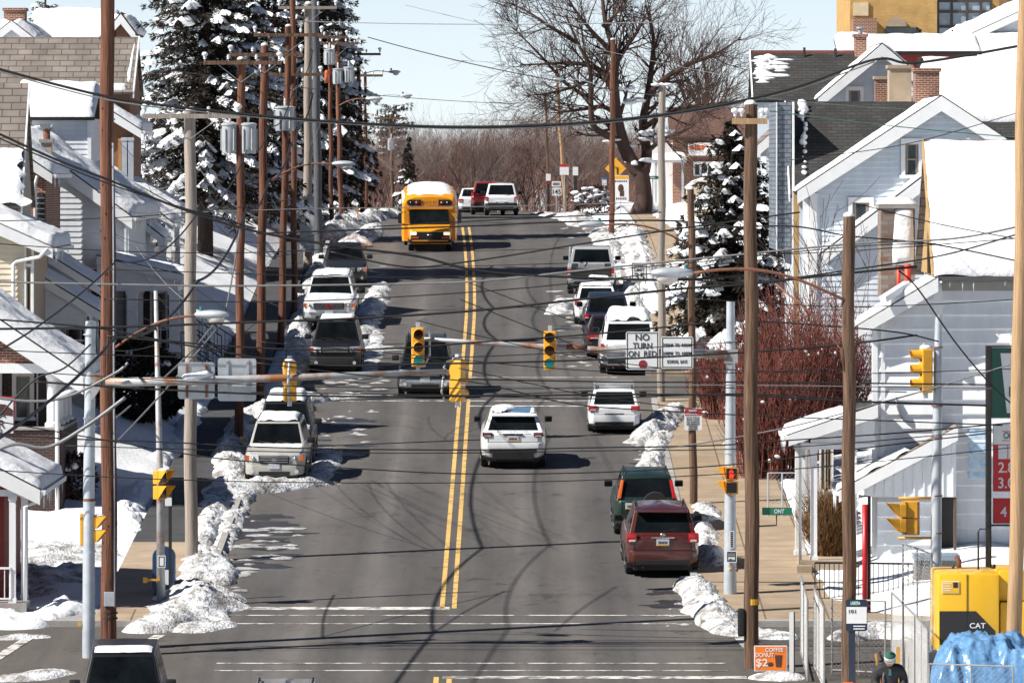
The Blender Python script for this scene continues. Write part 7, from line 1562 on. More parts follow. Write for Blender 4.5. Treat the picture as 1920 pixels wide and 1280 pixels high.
# drops and tangles round the left poles
tg = 'tangled service wires at the left poles'
rr = random.Random(11)
for k in range(30):
    x0 = rr.choice([358, 358, 449, 487, 527]); y0 = rr.uniform(330, 640) + (x0 < 300)*120; x1 = x0 + (-1 if x0 < 400 else rr.choice([-1, -1, 1]))*rr.uniform(70, 190); y1 = y0 + rr.uniform(-130, 120)
    wire(sag(x0, y0, {205: 154, 358: 169, 449: 197, 487: 211, 527: 232}[x0], x1, y1, {205: 172, 358: 185, 449: 204, 487: 222, 527: 235}[x0], rr.uniform(4, 22), 8), rr.uniform(.6, 1.2), CABLE if rr.random() < .75 else CABLEL, tg, 'thin service wire in the tangle between the left poles and houses', 'service_wire')
cg = 'thin cables crossing the middle of the street'; cl = 'thin black cable among the many crossing the middle of the street'
for (pts, w_) in (([(-30, 655), (300, 668), (700, 672), (1000, 664), (1400, 640)], 1.6), ([(100, 700), (500, 722), (900, 728), (1300, 726), (1700, 735)], 1.6), ([(200, 560), (500, 566), (820, 552), (1100, 528), (1400, 488)], 1.8), ([(480, 640), (800, 668), (1060, 692), (1300, 700), (1600, 690)], 1.5),
        ([(860, 560), (960, 600), (1060, 640), (1180, 690)], 1.5), ([(880, 530), (1000, 575), (1100, 610)], 1.4), ([(780, 600), (900, 630), (1080, 668), (1240, 690)], 1.4), ([(-30, 880), (300, 898), (700, 905), (1100, 900), (1500, 878), (1930, 835)], 1.6), ([(860, 690), (1000, 720), (1130, 745), (1330, 770)], 1.6),
        ([(-30, 455), (200, 470), (450, 474), (700, 462)], 1.6), ([(-30, 415), (220, 408), (420, 392), (560, 372)], 1.6), ([(205, 505), (420, 512), (700, 520), (960, 515)], 1.5), ([(1300, 560), (1600, 575), (1930, 560)], 1.6), ([(1400, 600), (1660, 620), (1760, 640)], 2.4), ([(1300, 690), (1600, 700), (1930, 690)], 1.5), ([(1370, 480), (1600, 470), (1930, 445)], 1.5), ([(1600, 380), (1760, 420), (1930, 452)], 1.6), ([(1480, 300), (1700, 270), (1930, 205)], 1.3)):
    wire([(x, y, Q + (8 if y < 480 and x < 960 else 0)) for x, y in pts], w_, CABLE, cg, cl)
for (a, b_) in (((210, 838), (420, 600)), ((420, 600), (450, 430)), ((300, 715), (408, 600)), ((180, 800), (245, 760))):
    wire([(a[0], a[1], 152), ((a[0]+b_[0])/2, (a[1]+b_[1])/2+6, 156), (b_[0], b_[1], 160)], 2.8, CABLEL, 'sagging grey cable bundles at the left mast', 'grey cable bundle hanging by the left signal mast', 'cable_bundle')
wire([(-30, 742, Q), (60, 752, Q), (130, 742, Q), (215, 700, Q), (240, 680, Q)], 4.5, CABLEL, label='pale cable bundle rising to the mast flange')
wire([(-10, 845, Q), (30, 832, Q), (90, 838, Q), (160, 800, Q), (235, 745, Q)], 6, CABLEL, label='thick bundle of cables looping below the mast flange')
wire([(-20, 800, Q), (60, 715, Q), (120, 690, Q), (170, 645, Q)], 3, label='black cable from the shop sign up to the mast')
# lengthways spans on the left and right poles
def top_at(key, row, dx=0): p = POLES[key]; z = ZA(row, p['Y']); q = p['at'](z); return (q.x+dx, p['Y'], z)
def span(A, B, s, wpx, label, group, m=CABLE):
    A, B = Vector(A), Vector(B); P = [A.lerp(B, k/14) + Vector((0, 0, -4*s*(k/14)*(1-k/14))) for k in range(15)]
    b = MB(); b.tube(P, wpx, 5); return tag(b.build('overhead_cable', m, smooth=True), label, 'cable', group)
lg = 'cables strung along the left poles'
chain = ['L1', 'L2', 'L3', 'L4', 'L5', 'L6', 'L7']
for a, b_ in zip(chain, chain[1:]):
    pa, pb = POLES[a], POLES[b_]
    for hh, r_ in ((7.4, .038), (9.2, .022)):
        za, zb_ = pa['g'].z+hh, pb['g'].z+hh; A, B = pa['at'](za), pb['at'](zb_); A.x += .2; B.x += .2
        span(A, B, .45, r_, 'black cable strung lengthways from pole to pole along the left pavement', lg)
p1 = POLES['L1']
for hh, r_ in ((7.4, .038), (9.2, .022)): A = p1['at'](p1['g'].z+hh); span(A+Vector((.2,0,0)), A+Vector((-2, -38, -2.0)), .5, r_, 'black cable strung lengthways from pole to pole along the left pavement', lg)
# ---------------------------------------------------------------- trees and shrubs
def spruce_mesh(H, Rr, seed, whorls=34, per=9, snowy=.5, dens=1.0, z0=.06, power=.85, droop=.35, tip=.0, sk=1.0):
    """needle sprays (mesh 1), snow pads on the boughs (mesh 2), trunk and boughs (mesh 3)"""
    r = random.Random(seed); nb = MB(); sb = MB(); tb = MB()
    tb.tube([(0, 0, -.5), (0, 0, H*.5), (0, 0, H*.98)], [Rr*.075, Rr*.045, .02], 8)
    for w_ in range(whorls):
        f = z0 + (1-z0)*(w_ + r.random()*.6)/whorls
        for k in range(per if f < .8 else max(4, per-3)):
            a = 2*PI*(k + r.random()*.8)/per + w_*1.3; L = Rr*max(tip, (1-f))**power*r.uniform(.55, 1.16)
            if f < .12: L *= .8
            z = H*f + r.uniform(-.2, .2); d = Vector((math.cos(a), math.sin(a), 0)); side = Vector((-d.y, d.x, 0)); n = max(3, int(L/.28))
            up0 = lerp(-.15, .5, f)
            def bp(s): return Vector((0, 0, z)) + d*(L*s) + Vector((0, 0, L*(up0*s - droop*1.5*s*s + droop*.7*s*s*s)))
            tb.tube([bp(0), bp(.5), bp(.9)], [.035*(1-f)+.012, .02, .006], 4, cap=False)
            for i in range(n):
                s = (i+.6)/n; p = bp(s)
                m = max(1, int(dens*(9 + 13*s)))
                for q in range(m):
                    sd = side*r.uniform(-1, 1); dv = (d*r.uniform(.15, .9) + sd*1.1 + Vector((0, 0, r.uniform(-.9, .28)))).normalized()
                    ln = r.uniform(.13, .34)*min(1, .5+L/4); wv = dv.cross(Vector((r.uniform(-1, 1), r.uniform(-1, 1), r.uniform(-1, 1)))).normalized()*r.uniform(.013, .032)
                    b0 = p + sd*L*.10*r.random() + Vector((0, 0, r.uniform(-.12, .1)))
                    nb.add([b0 - wv*.6, b0 + dv*ln*.55 - wv, b0 + dv*ln, b0 + dv*ln*.55 + wv, b0 + wv*.6], [(0, 1, 2, 3, 4)])
            if noise.noise(Vector((math.cos(a)*1.6+seed, math.sin(a)*1.6, z*.55))) > .05-.8*snowy and r.random() < .35+snowy*1.7 and L > .5:
                s0 = r.uniform(.28, .62); m = 4+int(L*(1.04-s0)/.11); na = 5; o = len(sb.v); sd = r.uniform(0, 50); keep = []
                wd = r.uniform(.15, .34)*sk*min(1.25, .5+L/4)
                for q in range(m+1):
                    s = s0 + (1.04-s0)*q/m; c = bp(min(1, s)) + d*max(0, s-1)*L + Vector((0, 0, .05)); en = math.sin(PI*min(1, max(.02, (q+.3)/(m+.6))))**.5; g_ = noise.noise(Vector((sd, s*L*1.4, 0))); keep.append(g_ > -.22)
                    for j in range(na):
                        tt = j/(na-1)*2-1; ww = wd*en*(1+.9*noise.noise(Vector((sd+9*(tt > 0), s*L*3.1, 4)))); p = c + side*tt*ww + d*.06*noise.noise(Vector((tt*3, s*L*6, sd)))
                        p.z += (1-tt*tt)*wd*.75*en*(.8+.7*noise.noise(Vector((sd, s*L*2.6, tt*2)))) - abs(tt)*wd*.30 + .05*noise.noise(p*7); sb.v.append(p)
                for q in range(m):
                    if keep[q] and keep[q+1]: sb.f += [(o+q*na+j, o+q*na+j+1, o+(q+1)*na+j+1, o+(q+1)*na+j) for j in range(na-1)]
    return nb, sb, tb
def spruce(label, loc, H, Rr, seed, name='spruce_tree', group=None, **k):
    t = thing(name, loc, label, 'tree', group); nb, sb, tb = spruce_mesh(H, Rr, seed, **k)
    tr = tb.build('trunk', BARK, t, smooth=True); nb.build('foliage', NEEDLE, t)
    if sb.v: tag(sb.build('snow_on_boughs', SNOW, t, smooth=True), kind='stuff')
    return t
def SP(x, y, Y): return (XA(x, Y), Y, gz(Y) + (.6 if x < 960 else .3))
spruce('huge snow-laden spruce behind the left poles, nearest of the evergreens', SP(385, 0, 262), 17.5, 4.6, 3, whorls=44, per=12, snowy=.30, dens=1.15, power=.7, z0=.16)
spruce('broad snow-laden spruce right of the nearest one, behind the pale grey pole', SP(470, 0, 285), 18.5, 3.6, 4, whorls=46, per=12, snowy=.24, dens=1.15, power=.6, z0=.06)
spruce('tall dark spruce with snow patches where the left trees meet the sky', SP(588, 0, 318), 17.5, 3.5, 5, whorls=56, per=13, snowy=.26, dens=1.1, power=.5, z0=.04)
spruce('dark spruce filling the gap low behind the distant transformers', SP(560, 0, 345), 15.0, 3.4, 6, whorls=30, per=9, snowy=.22, dens=1.1, power=.6, z0=.03)
spruce('short dark spruce low at the right foot of the evergreen row', SP(645, 0, 350), 9.5, 2.2, 16, whorls=30, per=12, snowy=.22, z0=.03)
spruce('dark conifer behind the gabled house with red chimney, top left', SP(85, 0, 300), 12, 2.6, 8, whorls=24, per=8, snowy=.3, power=.7)
spruce('small dark spruce above the school bus at the edge of the woods', (XA(766, 390), 390, gz(390)), 5.0, 1.3, 9, whorls=14, per=7, snowy=.25)
spruce('dark round-topped pine rising behind the white transformer pole', (XA(735, 470), 470, gz(470)), 10.2, 2.4, 10, whorls=14, per=9, snowy=.02, z0=.66, power=.35, tip=.25, name='pine_tree')
spruce('snow-laden spruce by the right pavement, next to the red-brown shrub', (XA(1372, 226), 226, gz(226)+.1), 8.4, 3.5, 12, whorls=34, per=12, snowy=.22, dens=1.3, power=.75, z0=.04, sk=1.15)
spruce('dark spruce in front of the yellow brick building', (XA(1722, 325), 325, gz(325)+1), 8.6, 1.5, 13, whorls=24, per=8, snowy=.10)
spruce('small dark spruce low between the yellow brick building and snow slope', (XA(1768, 300), 300, gz(300)+3.4), 2.6, .9, 14, whorls=10, per=7, snowy=.2)
# bare trees
def bare_tree_mesh(b, r, p, d, L, rad, depth, maxd, sides=(8, 6, 5, 4, 3, 3), bend=.25, spread=.75, gravity=.05, kids=(4, 5, 6, 6, 6)):
    n = 5 if depth < 3 else 3; pts = [Vector(p)]; dv = Vector(d).normalized(); rads = [rad]
    for i in range(n):
        dv = (dv + Vector((r.uniform(-1, 1), r.uniform(-1, 1), r.uniform(-.8, .9)))*bend*.5 + Vector((0, 0, gravity))).normalized()
        pts.append(pts[-1] + dv*L/n); rads.append(max(.007, rad*(1-.62*(i+1)/n)))
    b.tube(pts, rads, sides[min(depth, 5)], cap=False)
    if depth >= maxd: return
    for k in range(kids[min(depth, 4)]):
        t = r.uniform(.30 if depth else .45, 1.0); i = min(n-1, int(t*n)); q = pts[i].lerp(pts[i+1], t*n-i); dd = (pts[i+1]-pts[i]).normalized()
        ax = dd.cross(Vector((r.uniform(-1, 1), r.uniform(-1, 1), r.uniform(-1, 1)))).normalized(); ang = r.uniform(.35, 1.0)*spread
        nd = (Matrix.Rotation(ang, 3, ax) @ dd)
        bare_tree_mesh(b, r, q, nd, L*r.uniform(.50, .78), max(.008, rads[i]*r.uniform(.45, .7)), depth+1, maxd, sides, bend*1.15, spread, gravity, kids)
Yt = 326.0; s_ = Yt/F
t = thing('bare_tree', (XA(1196, Yt), Yt, gz(Yt)+.4), 'big bare deciduous tree spreading against the sky on the right of the crest', 'tree')
b = MB(); r = random.Random(21); base = Vector((0, 0, 0))
def L2(px, py, dy=0): return Vector(((px-1196)*s_, dy, ZA(py, Yt) - (gz(Yt)+.4)))
trunk = [Vector((.12, 0, -.5)), L2(1208, 372), L2(1206, 345), L2(1200, 315)]
b.tube(trunk, [.62, .42, .40, .42], 12, cap=False)
limbs = [([(1196, 322), (1170, 275, -.2), (1155, 210, -.3), (1152, 150, -.2), (1150, 95, 0), (1135, 40, .3), (1128, -20, .6)], .33),
         ([(1208, 322), (1213, 285, .3), (1206, 235, .6), (1215, 180, .9), (1222, 130, 1.2), (1226, 70, 1.2), (1212, 10, 1)], .26),
         ([(1165, 265), (1140, 255, -.6), (1112, 235, -1.0), (1107, 185, -1.2), (1105, 130, -1.3), (1082, 80, -1.5), (1060, 30, -1.8)], .19),
         ([(1155, 215), (1130, 200, .6), (1090, 205, 1), (1050, 208, 1.4), (1012, 195, 1.8)], .12),
         ([(1152, 160), (1120, 130, .2), (1075, 118, .1), (1030, 120, 0), (975, 122, -.3)], .13),
         ([(1150, 130), (1170, 95, .4), (1195, 60, .6), (1215, 20, .5)], .14),
         ([(1206, 240), (1240, 220, .4), (1280, 205, .6), (1330, 196, .8), (1380, 190, 1)], .14),
         ([(1215, 180), (1250, 145, .2), (1295, 120, .1), (1345, 100, .2), (1390, 70, .2)], .15),
         ([(1213, 285), (1245, 260, -.6), (1285, 245, -1), (1320, 215, -1.2)], .12),
         ([(1106, 150), (1070, 165, -.3), (1030, 175, -.5), (985, 180, -.6)], .09),
         ([(1150, 100), (1110, 60, -.4), (1075, 15, -.6), (1050, -30, -.8)], .12),
         ([(1107, 185), (1060, 155, .4), (1010, 100, .8), (960, 50, 1)], .10),
         ([(1130, 50), (1160, 20, .3), (1180, -30, .5)], .10), ([(1082, 80), (1030, 50, -.6), (985, 20, -.4), (950, 5, 0)], .10)]
for pts, rad in limbs:
    P_ = [L2(*q) for q in pts]; n = len(P_)
    fine = []
    for i in range(n-1):
        a, b_, c, d = P_[max(i-1, 0)], P_[i], P_[i+1], P_[min(i+2, n-1)]
        for k in range(4): s = k/4; fine.append(.5*((2*b_) + (c-a)*s + (2*a-5*b_+4*c-d)*s*s + (3*b_-a-3*c+d)*s**3))
    fine.append(P_[-1]); m_ = len(fine)
    b.tube(fine, [1.2*rad*(1-.82*i/(m_-1)) for i in range(m_)], 8, cap=False)
    for k in range(17):
        i = min(m_-2, int(m_*(.18+.82*r.random()))); dd = (fine[i+1]-fine[i]).normalized(); ax = dd.cross(Vector((r.uniform(-1,1), r.uniform(-1,1), r.uniform(-1,1)))).normalized()
        bare_tree_mesh(b, r, fine[i], Matrix.Rotation(r.uniform(.4, 1.1), 3, ax) @ dd, r.uniform(1.1, 2.5), max(.02, rad*(1-.8*i/m_)*.5), 2, 4, bend=.4, spread=.9, gravity=.03, kids=(4, 5, 5, 5, 5))
b.build('branches', TWIG, t, smooth=True)
b = MB(); rr = random.Random(4)
for (px, py, k) in ((1228, 246, 2), (1240, 215, 1.4), (1256, 245, 2), (1215, 250, 1.3), (1222, 262, 1.6), (1218, 300, 1.2), (1160, 262, 1.6), (1172, 272, 1.3), (1188, 190, 1.4), (1175, 165, 1), (1185, 305, .9)):
    for q in range(4): b.ball(L2(px + rr.uniform(-8, 8)*k, py + rr.uniform(-2, 3), -.3+rr.uniform(-.2, .2)), rr.uniform(.12, .3)*k, .12, rr.uniform(.06, .13), 8, 5, .4)
tag(b.build('snow_on_branches', SNOW, t, smooth=True), kind='stuff')
# smaller bare tree behind, right
def bare(label, loc, H, seed, m=TWIG, kids=(4, 5, 6, 5, 4), maxd=4, group=None, rad=None, spread=.75, lean=0, name='bare_tree'):
    t = thing(name, loc, label, 'tree', group); r = random.Random(seed); b = MB(); b.tube([(0, 0, -.6), (lean*.1, 0, H*.22)], [(rad or H*.02)*1.1, rad or H*.018], 8, cap=False)
    for k in range(6): bare_tree_mesh(b, r, (lean*.1, 0, H*r.uniform(.14, .24)), (r.uniform(-.6, .6)+lean, r.uniform(-.6, .6), 1), H*r.uniform(.42, .6), (rad or H*.018)*.65, 1, maxd, bend=.3, spread=spread, gravity=.06, kids=kids)
    b.build('branches', m, t, smooth=True); return t
bare('second bare tree leaning out to the right behind the brick corner shop', (XA(1345, 360), 360, gz(360)), 11.5, 31, spread=.95)
# the wood beyond the crest
variants = []
for i in range(5):
    r = random.Random(50+i); b = MB(); H = 13
    b.tube([(0, 0, -2), (0, 0, H*.3)], [.16, .13], 5, cap=False)
    for k in range(6): bare_tree_mesh(b, r, (0, 0, H*r.uniform(.1, .35)), (r.uniform(-.5, .5), r.uniform(-.5, .5), 1), H*r.uniform(.35, .55), .08, 1, 4, sides=(5, 4, 3, 3, 3, 3), bend=.3, spread=.8, gravity=.05, kids=(4, 5, 5, 4, 3))
    variants.append((b, None))
wg = 'bare trees of the wood beyond the crest'; wl = 'bare brown tree in the wood behind the crest'; proto = []
rr = random.Random(77); n_ = 0
def top_row(px):                                           # skyline of the wood in the photo
    K = [(560, 250), (700, 232), (760, 214), (830, 203), (900, 212), (960, 198), (1020, 190), (1100, 198), (1180, 215), (1260, 205), (1320, 195), (1400, 150), (1480, 190)]
    for (a, ya), (c, yc) in zip(K, K[1:]):
        if a <= px <= c: return ya + (yc-ya)*(px-a)/(c-a)
    return 220
for k in range(120):
    px = 560 + 900*(k+rr.random())/120; Yw = rr.uniform(430, 560); i = k % 5
    if i >= len(proto):
        t = thing('bare_tree', (0, 0, 0), wl, 'tree', wg); variants[i][0].build('branches', (TWIGF, mat('far_grey_twigs', (.17,.13,.115), .95, var=.3), mat('far_red_twigs', (.17,.075,.055), .95, var=.3), TWIGF, mat('far_dark_twigs', (.09,.058,.05), .95, var=.3))[i], t); proto.append(t); tt = t
    else: tt = copy_tree(proto[i])
    zg = gz(Yw); top = ZA(top_row(px) + rr.uniform(-6, 22), Yw); hgt = top - zg
    tt.location = (XA(px, Yw), Yw, zg); sc_ = hgt/16.5; tt.scale = (sc_*rr.uniform(.7, .95), sc_*.8, sc_); tt.rotation_euler = (0, 0, rr.uniform(0, 6))
for k in range(16):                                            # nearer, heavier trees at the edge of the wood
    px = 640 + 640*(k+rr.random())/16; Yw = rr.uniform(392, 425); tt = copy_tree(proto[(4, 2, 4, 1)[k % 4]]); tt['label'] = 'thicker dark bare tree at the near edge of the wood behind the crest'; tt['group'] = 'thicker bare trees at the near edge of the wood'
    hgt = ZA(top_row(px)+rr.uniform(0, 45), Yw) - gz(Yw); sc_ = hgt/16; tt.location = (XA(px, Yw), Yw, gz(Yw)); tt.scale = (sc_*1.5, sc_*1.3, sc_); tt.rotation_euler = (0, 0, rr.uniform(0, 6))
# brushy mass low in the wood
b = MB(); rr = random.Random(99)
for k in range(1700):
    px = rr.uniform(540, 1480); Yw = rr.uniform(400, 640); z0 = gz(Yw)-1; h_ = (ZA(268, Yw)-z0)*rr.uniform(.2, .95)*(.6+.9*noise.noise(Vector((px*.02, Yw*.02, 0))))
    x0 = XA(px, Yw); lx = rr.uniform(-.25, .25)*h_; p = [Vector((x0, Yw, z0)), Vector((x0+lx*.4, Yw, z0+h_*.5)), Vector((x0+lx, Yw+rr.uniform(-.5, .5), z0+h_))]
    b.tube(p, [.05, .035, .012], 3, cap=False)
    for q in range(3):
        s = rr.uniform(.4, .9); a = p[0].lerp(p[2], s); b.tube([a, a+Vector((rr.uniform(-1.6, 1.6), rr.uniform(-1, 1), rr.uniform(.5, 1.8)))], [.025, .01], 3, cap=False)
tag(b.build('far_wood', TWIGF, origin=(0, 480, gz(480))), kind='stuff')
tag(sheet('wooded_hill', [-60+6*i for i in range(24)], [470+12*i for i in range(20)], lambda X, Y: gz(Y) + min(5, (Y-470)*.05) + .8*noise.noise(Vector((X*.1, Y*.1, 0))), mat('brown_leaf_litter', (.15, .09, .07), .95, var=.35, vs=.4)), kind='structure')
# red-brown shrub on the right
def twig_shrub(label, loc, H, rx, ry, n, seed, m, name='shrub', snow=0, cat='shrub'):
    t = thing(name, loc, label, cat); r = random.Random(seed); b = MB()
    for k in range(n):
        a = r.uniform(0, 2*PI); q = math.sqrt(r.random()); x, y = rx*q*math.cos(a), ry*q*math.sin(a); h_ = H*r.uniform(.55, 1.0)*(1-.35*q*q); lx, ly = x*.35+r.uniform(-.4, .4), y*.3+r.uniform(-.3, .3)
        p = [Vector((x*.75, y*.75, -.1)), Vector((x*.75+lx*.3, y*.75+ly*.3, h_*.5)), Vector((x*.75+lx, y*.75+ly, h_))]; b.tube(p, [.022, .015, .006], 3, cap=False)
        for j in range(9):
            s = r.uniform(.25, .95); c = p[0].lerp(p[1], s*2) if s < .5 else p[1].lerp(p[2], s*2-1); d = Vector((r.uniform(-.6, .6), r.uniform(-.6, .6), r.uniform(.3, .9)))*r.uniform(.5, 1.0)
            b.tube([c, c+d*.6, c+d+Vector((0, 0, .1))], [.010, .007, .004], 3, cap=False)
    b.build('twigs', m, t)
    if snow:
        b = MB()
        for k in range(snow): a = r.uniform(0, 2*PI); q = math.sqrt(r.random()); z = H*r.uniform(.02, .6); b.ball((rx*q*math.cos(a), ry*q*math.sin(a), z), r.uniform(.03, .10), r.uniform(.03, .09), r.uniform(.02, .06), 7, 5, .9)
        tag(b.build('snow_clumps', SNOW, t, smooth=True), kind='stuff')
    return t
twig_shrub('tall red-brown leafless shrub in front of the siding house', (XA(1500, 192), 192, gz(192)+.3), 5.7, 2.3, 2.0, 520, 5, REDTW, snow=70)
twig_shrub('smaller red-brown leafless shrub spilling against the brown pole by the fence', (XA(1440, 188), 188, gz(188)+.2), 3.9, 1.3, 1.4, 260, 6, REDTW, snow=30)
twig_shrub('low red-brown leafless shrub under the right spruce', (XA(1352, 205), 205, gz(205)+.1), 2.6, .9, 1.0, 150, 16, REDTW, snow=20)
twig_shrub('rounded brown hedge bush in front of the white porch posts', (XA(1552, 167.8), 167.8, gz(167.8)+.1), 1.9, .45, .45, 260, 7, mat('brown_hedge', (.16, .085, .03), .9, var=.4, vs=3), name='bush', cat='bush', snow=6)
twig_shrub('bare brown bush among the snowy roofs at the upper right edge', (XA(1890, 226), 226, gz(226)+4.2), 3.2, 1.0, 1.0, 70, 9, mat('brown_hedge', (.16, .085, .03)), name='bush', cat='bush')
bare('thin bare sapling in front of the siding house corner', (XA(1560, 200), 200, gz(200)+.3), 6.0, 41, m=TWIG, maxd=3, rad=.05, kids=(3, 4, 4, 3), name='sapling')
# dark hedge with snow, left
def leaf_bush(label, loc, rx, ry, H, n, seed, snow=20, name='hedge', m=NEEDLE):
    t = thing(name, loc, label, 'hedge'); r = random.Random(seed); b = MB(); sb = MB()
    for k in range(n):
        u = Vector((r.gauss(0, 1), r.gauss(0, 1), r.gauss(0, 1))).normalized()*r.uniform(.6, 1)**.4; p = Vector((u.x*rx, u.y*ry, H*.5+u.z*H*.5)); d = (Vector((u.x, u.y, u.z*.5)) + Vector((r.uniform(-.7,.7), r.uniform(-.7,.7), r.uniform(-.7,.7)))).normalized()*r.uniform(.12, .3); w_ = d.cross(Vector((r.uniform(-1,1), r.uniform(-1,1), r.uniform(-1,1)))).normalized()*r.uniform(.03, .07)
        b.add([p-w_*.5, p+d*.5-w_, p+d, p+d*.5+w_], [(0,1,2,3)])
        if k < snow and u.z > -.2: sb.ball(p+Vector((0,0,.04)), r.uniform(.1, .3), r.uniform(.1, .25), r.uniform(.05, .12), 8, 5, .4)
    b.build('foliage', m, t); tag(sb.build('snow_cap', SNOW, t, smooth=True), kind='stuff'); return t
leaf_bush('dark evergreen hedge under snow behind the left signal mast', (XA(255, 199), 199, gz(199)+.6), 1.1, 1.3, 2.6, 5200, 3, 34)
leaf_bush('rounded dark evergreen bush just right of the hedge', (XA(305, 202), 202, gz(202)+.5), .7, .9, 1.9, 2600, 4, 18)
leaf_bush('snow-capped low bush at the crest beside the blue and white sign', (XA(1112, 326), 326, gz(326)), 1.0, .9, 1.5, 700, 5, 60, m=TWIG)
leaf_bush('small brown bush at the foot of the brick porch on the left', (XA(140, 181), 181, gz(181)+.2), .5, .6, 1.3, 900, 6, 6, m=TWIG)
# ---------------------------------------------------------------- roadworks corner, fences, person
Y = 143.5; zg = gz(Y)
X = lambda x, Y=143.5: XA(x, Y); Z = lambda y, Y=143.5: ZA(y, Y)
t = thing('excavator', (X(1835), Y, zg), 'yellow excavator rear end with a black band lettered CAT behind the blue tarpaulin', 'excavator', world=True)
CATY = mat('machine_yellow', (.78, .44, .015), .4, var=.06, vs=1.2, coat=.3)
x0 = X(1759)
b = MB(); b.box(x0, X(1874), Y, Y+2.6, zg+1.05, Z(1075)); b.build('engine_housing', CATY, t, bevel=.07, smooth=True)
b = MB(); b.box(X(1874)+.005, X(1925), Y+.25, Y+2.4, Z(1128), Z(1070)); b.box(X(1876), X(1980), Y+.1, Y+2.4, zg+1.05, Z(1129)); b.build('side_housing', CATY, t, bevel=.05, smooth=True)
b = MB(); b.prism([(x0+.03, zg+1.25), (X(1866), zg+1.25), (X(1866), Z(1182)), (X(1830), Z(1145)), (x0+.03, Z(1145))], 'Y', Y-.012, Y+.03); k_ = b.build('black_band', INK, t); make_text('CAT', X(1833), Y-.013, Z(1172), 30*Y/F, 10*Y/F, SIGW, k_)
b = MB(); b.box(X(1813)-.006, X(1813)+.006, Y-.016, Y, Z(1182), Z(1075)); b.build('panel_seam', INK, t)
o = panel(t, X(1766), X(1799), Y-.012, Z(1112), Z(1089), SIGW, 'decal', rad=.005); b = MB(); b.box(X(1767), X(1798), Y-.018, Y-.0125, Z(1111), Z(1090)); q = b.build('decal_field', CATY, o); b = MB(); b.box(X(1787), X(1796), Y-.022, Y-.0185, Z(1101), Z(1091)); b.build('pictogram', INK, q); b = MB()
for k in range(4): b.box(X(1768), X(1784-2*(k % 2)), Y-.022, Y-.0185, Z(1094+4.4*k), Z(1092.6+4.4*k))
b.build('lettering', SIGW, q)
b = MB(); b.tube([(X(1803), Y+.8, Z(1068)), (X(1803), Y+.8, Z(1055)), (X(1796), Y+.8, Z(1046))], .055, 10); b.build('exhaust_pipe', RUST, t, smooth=True)
b = MB(); b.tube([(X(1838), Y+.6, Z(1070)), (X(1838), Y+.6, Z(1000)), (X(1841), Y+.6, Z(994)), (X(1858), Y+.6, Z(994)), (X(1858), Y+.6, Z(1066))], .022, 6); b.tube([(X(1790), Y+.5, Z(1068)), (X(1790), Y+.5, Z(1062))], .03, 6); b.tube([(X(1866), Y+.5, Z(1068)), (X(1866), Y+.5, Z(1060))], .05, 8); b.build('handrail', BLACKM, t, smooth=True)
b = MB()
for s in (-.1, 1.9): b.box(x0+.1+s, x0+.75+s, Y-.3, Y+3.4, zg, zg+.85)
b.build('tracks', BLACKM, t, bevel=.1); b = MB(); b.lathe([(.7, zg+.6), (.7, zg+1.05)], 18, Matrix.Translation((x0+1.3, Y+1.4, 0))); b.build('turntable', BLACKM, t)
# blue tarpaulin over a heap
Yt = 139.5; zt = gz(Yt)
b = MB(); nx, ny = 60, 40; vs = []
for j in range(ny+1):
    for i in range(nx+1):
        u, v = i/nx*2-1, j/ny*2-1; rr_ = max(abs(u), abs(v)); e = (1-rr_**3.2)
        h_ = (2.08*max(0, e)**.42*(1+.06*v) + .20*noise.noise(Vector((u*2.4, v*2.4, 1))) - .34*abs(noise.noise(Vector((u*3.2, v*2.6+u*2, 4)))) - .17*abs(noise.noise(Vector((u*7+v*2, v*6, 2)))) - .06*abs(noise.noise(Vector((u*17, v*13, 2)))))*(1 if e > 0 else 0)
        vs.append((XA(1850, Yt)+u*(1.26+.06*noise.noise(Vector((v*4, u*2, 7)))), Yt+v*1.2, zt+max(0, h_)))
fs = [(j*(nx+1)+i, j*(nx+1)+i+1, (j+1)*(nx+1)+i+1, (j+1)*(nx+1)+i) for j in range(ny) for i in range(nx)]
b.add(vs, fs); tag(b.build('tarpaulin', mat('blue_tarpaulin', (.085, .22, .42), .2, var=.22, vs=5, bump=.6, bs=5, col2=(.17, .33, .55)), smooth=True), 'crumpled shiny blue tarpaulin over a heap behind the fence', 'tarpaulin')
# fence panels
MESH = mat('galvanised_mesh', (.34, .34, .34), .5, metal=.4, var=.15)
def fence_panel(label, a, c, h, group='temporary fence panels round the roadworks', top=True, sp=.115):
    a, c = Vector(a), Vector(c); t = thing('fence_panel', a, label, 'fence', group, world=True); up = Vector((0, 0, h)); L = (c-a).length; d = (c-a).normalized()
    b = MB(); b.tube([a, a+up], .024, 6); b.tube([c, c+up], .024, 6); b.tube([a+up, c+up], .022, 6); b.tube([a+up*.06, c+up*.06], .02, 6); mid = a.lerp(c, .5); b.tube([mid, mid+up], .016, 6); b.build('frame', mat('fence_steel', (.27,.275,.28), .55, metal=.3, var=.2, vs=4), t)
    b = MB(); k = -h
    while k < L:
        for sgn in (1, -1):
            s0, s1 = (max(0, k), min(L, k+h)) ; z0, z1 = s0-k, s1-k
            if sgn < 0: z0, z1 = h-z0, h-z1
            if s1 > s0: b.tube([a+d*s0+Vector((0,0,z0)), a+d*s1+Vector((0,0,z1))], .0032, 3, cap=False)
        k += sp
    b.build('wire_mesh', MESH, t); return t
def FP(x, Y): return (XA(x, Y), Y, gz(Y)+.02)
fence_panel('leaning mesh fence panel left of the bus stop pole, seen nearly edge on', FP(1502, 150.8), FP(1514, 146.5), 1.85)
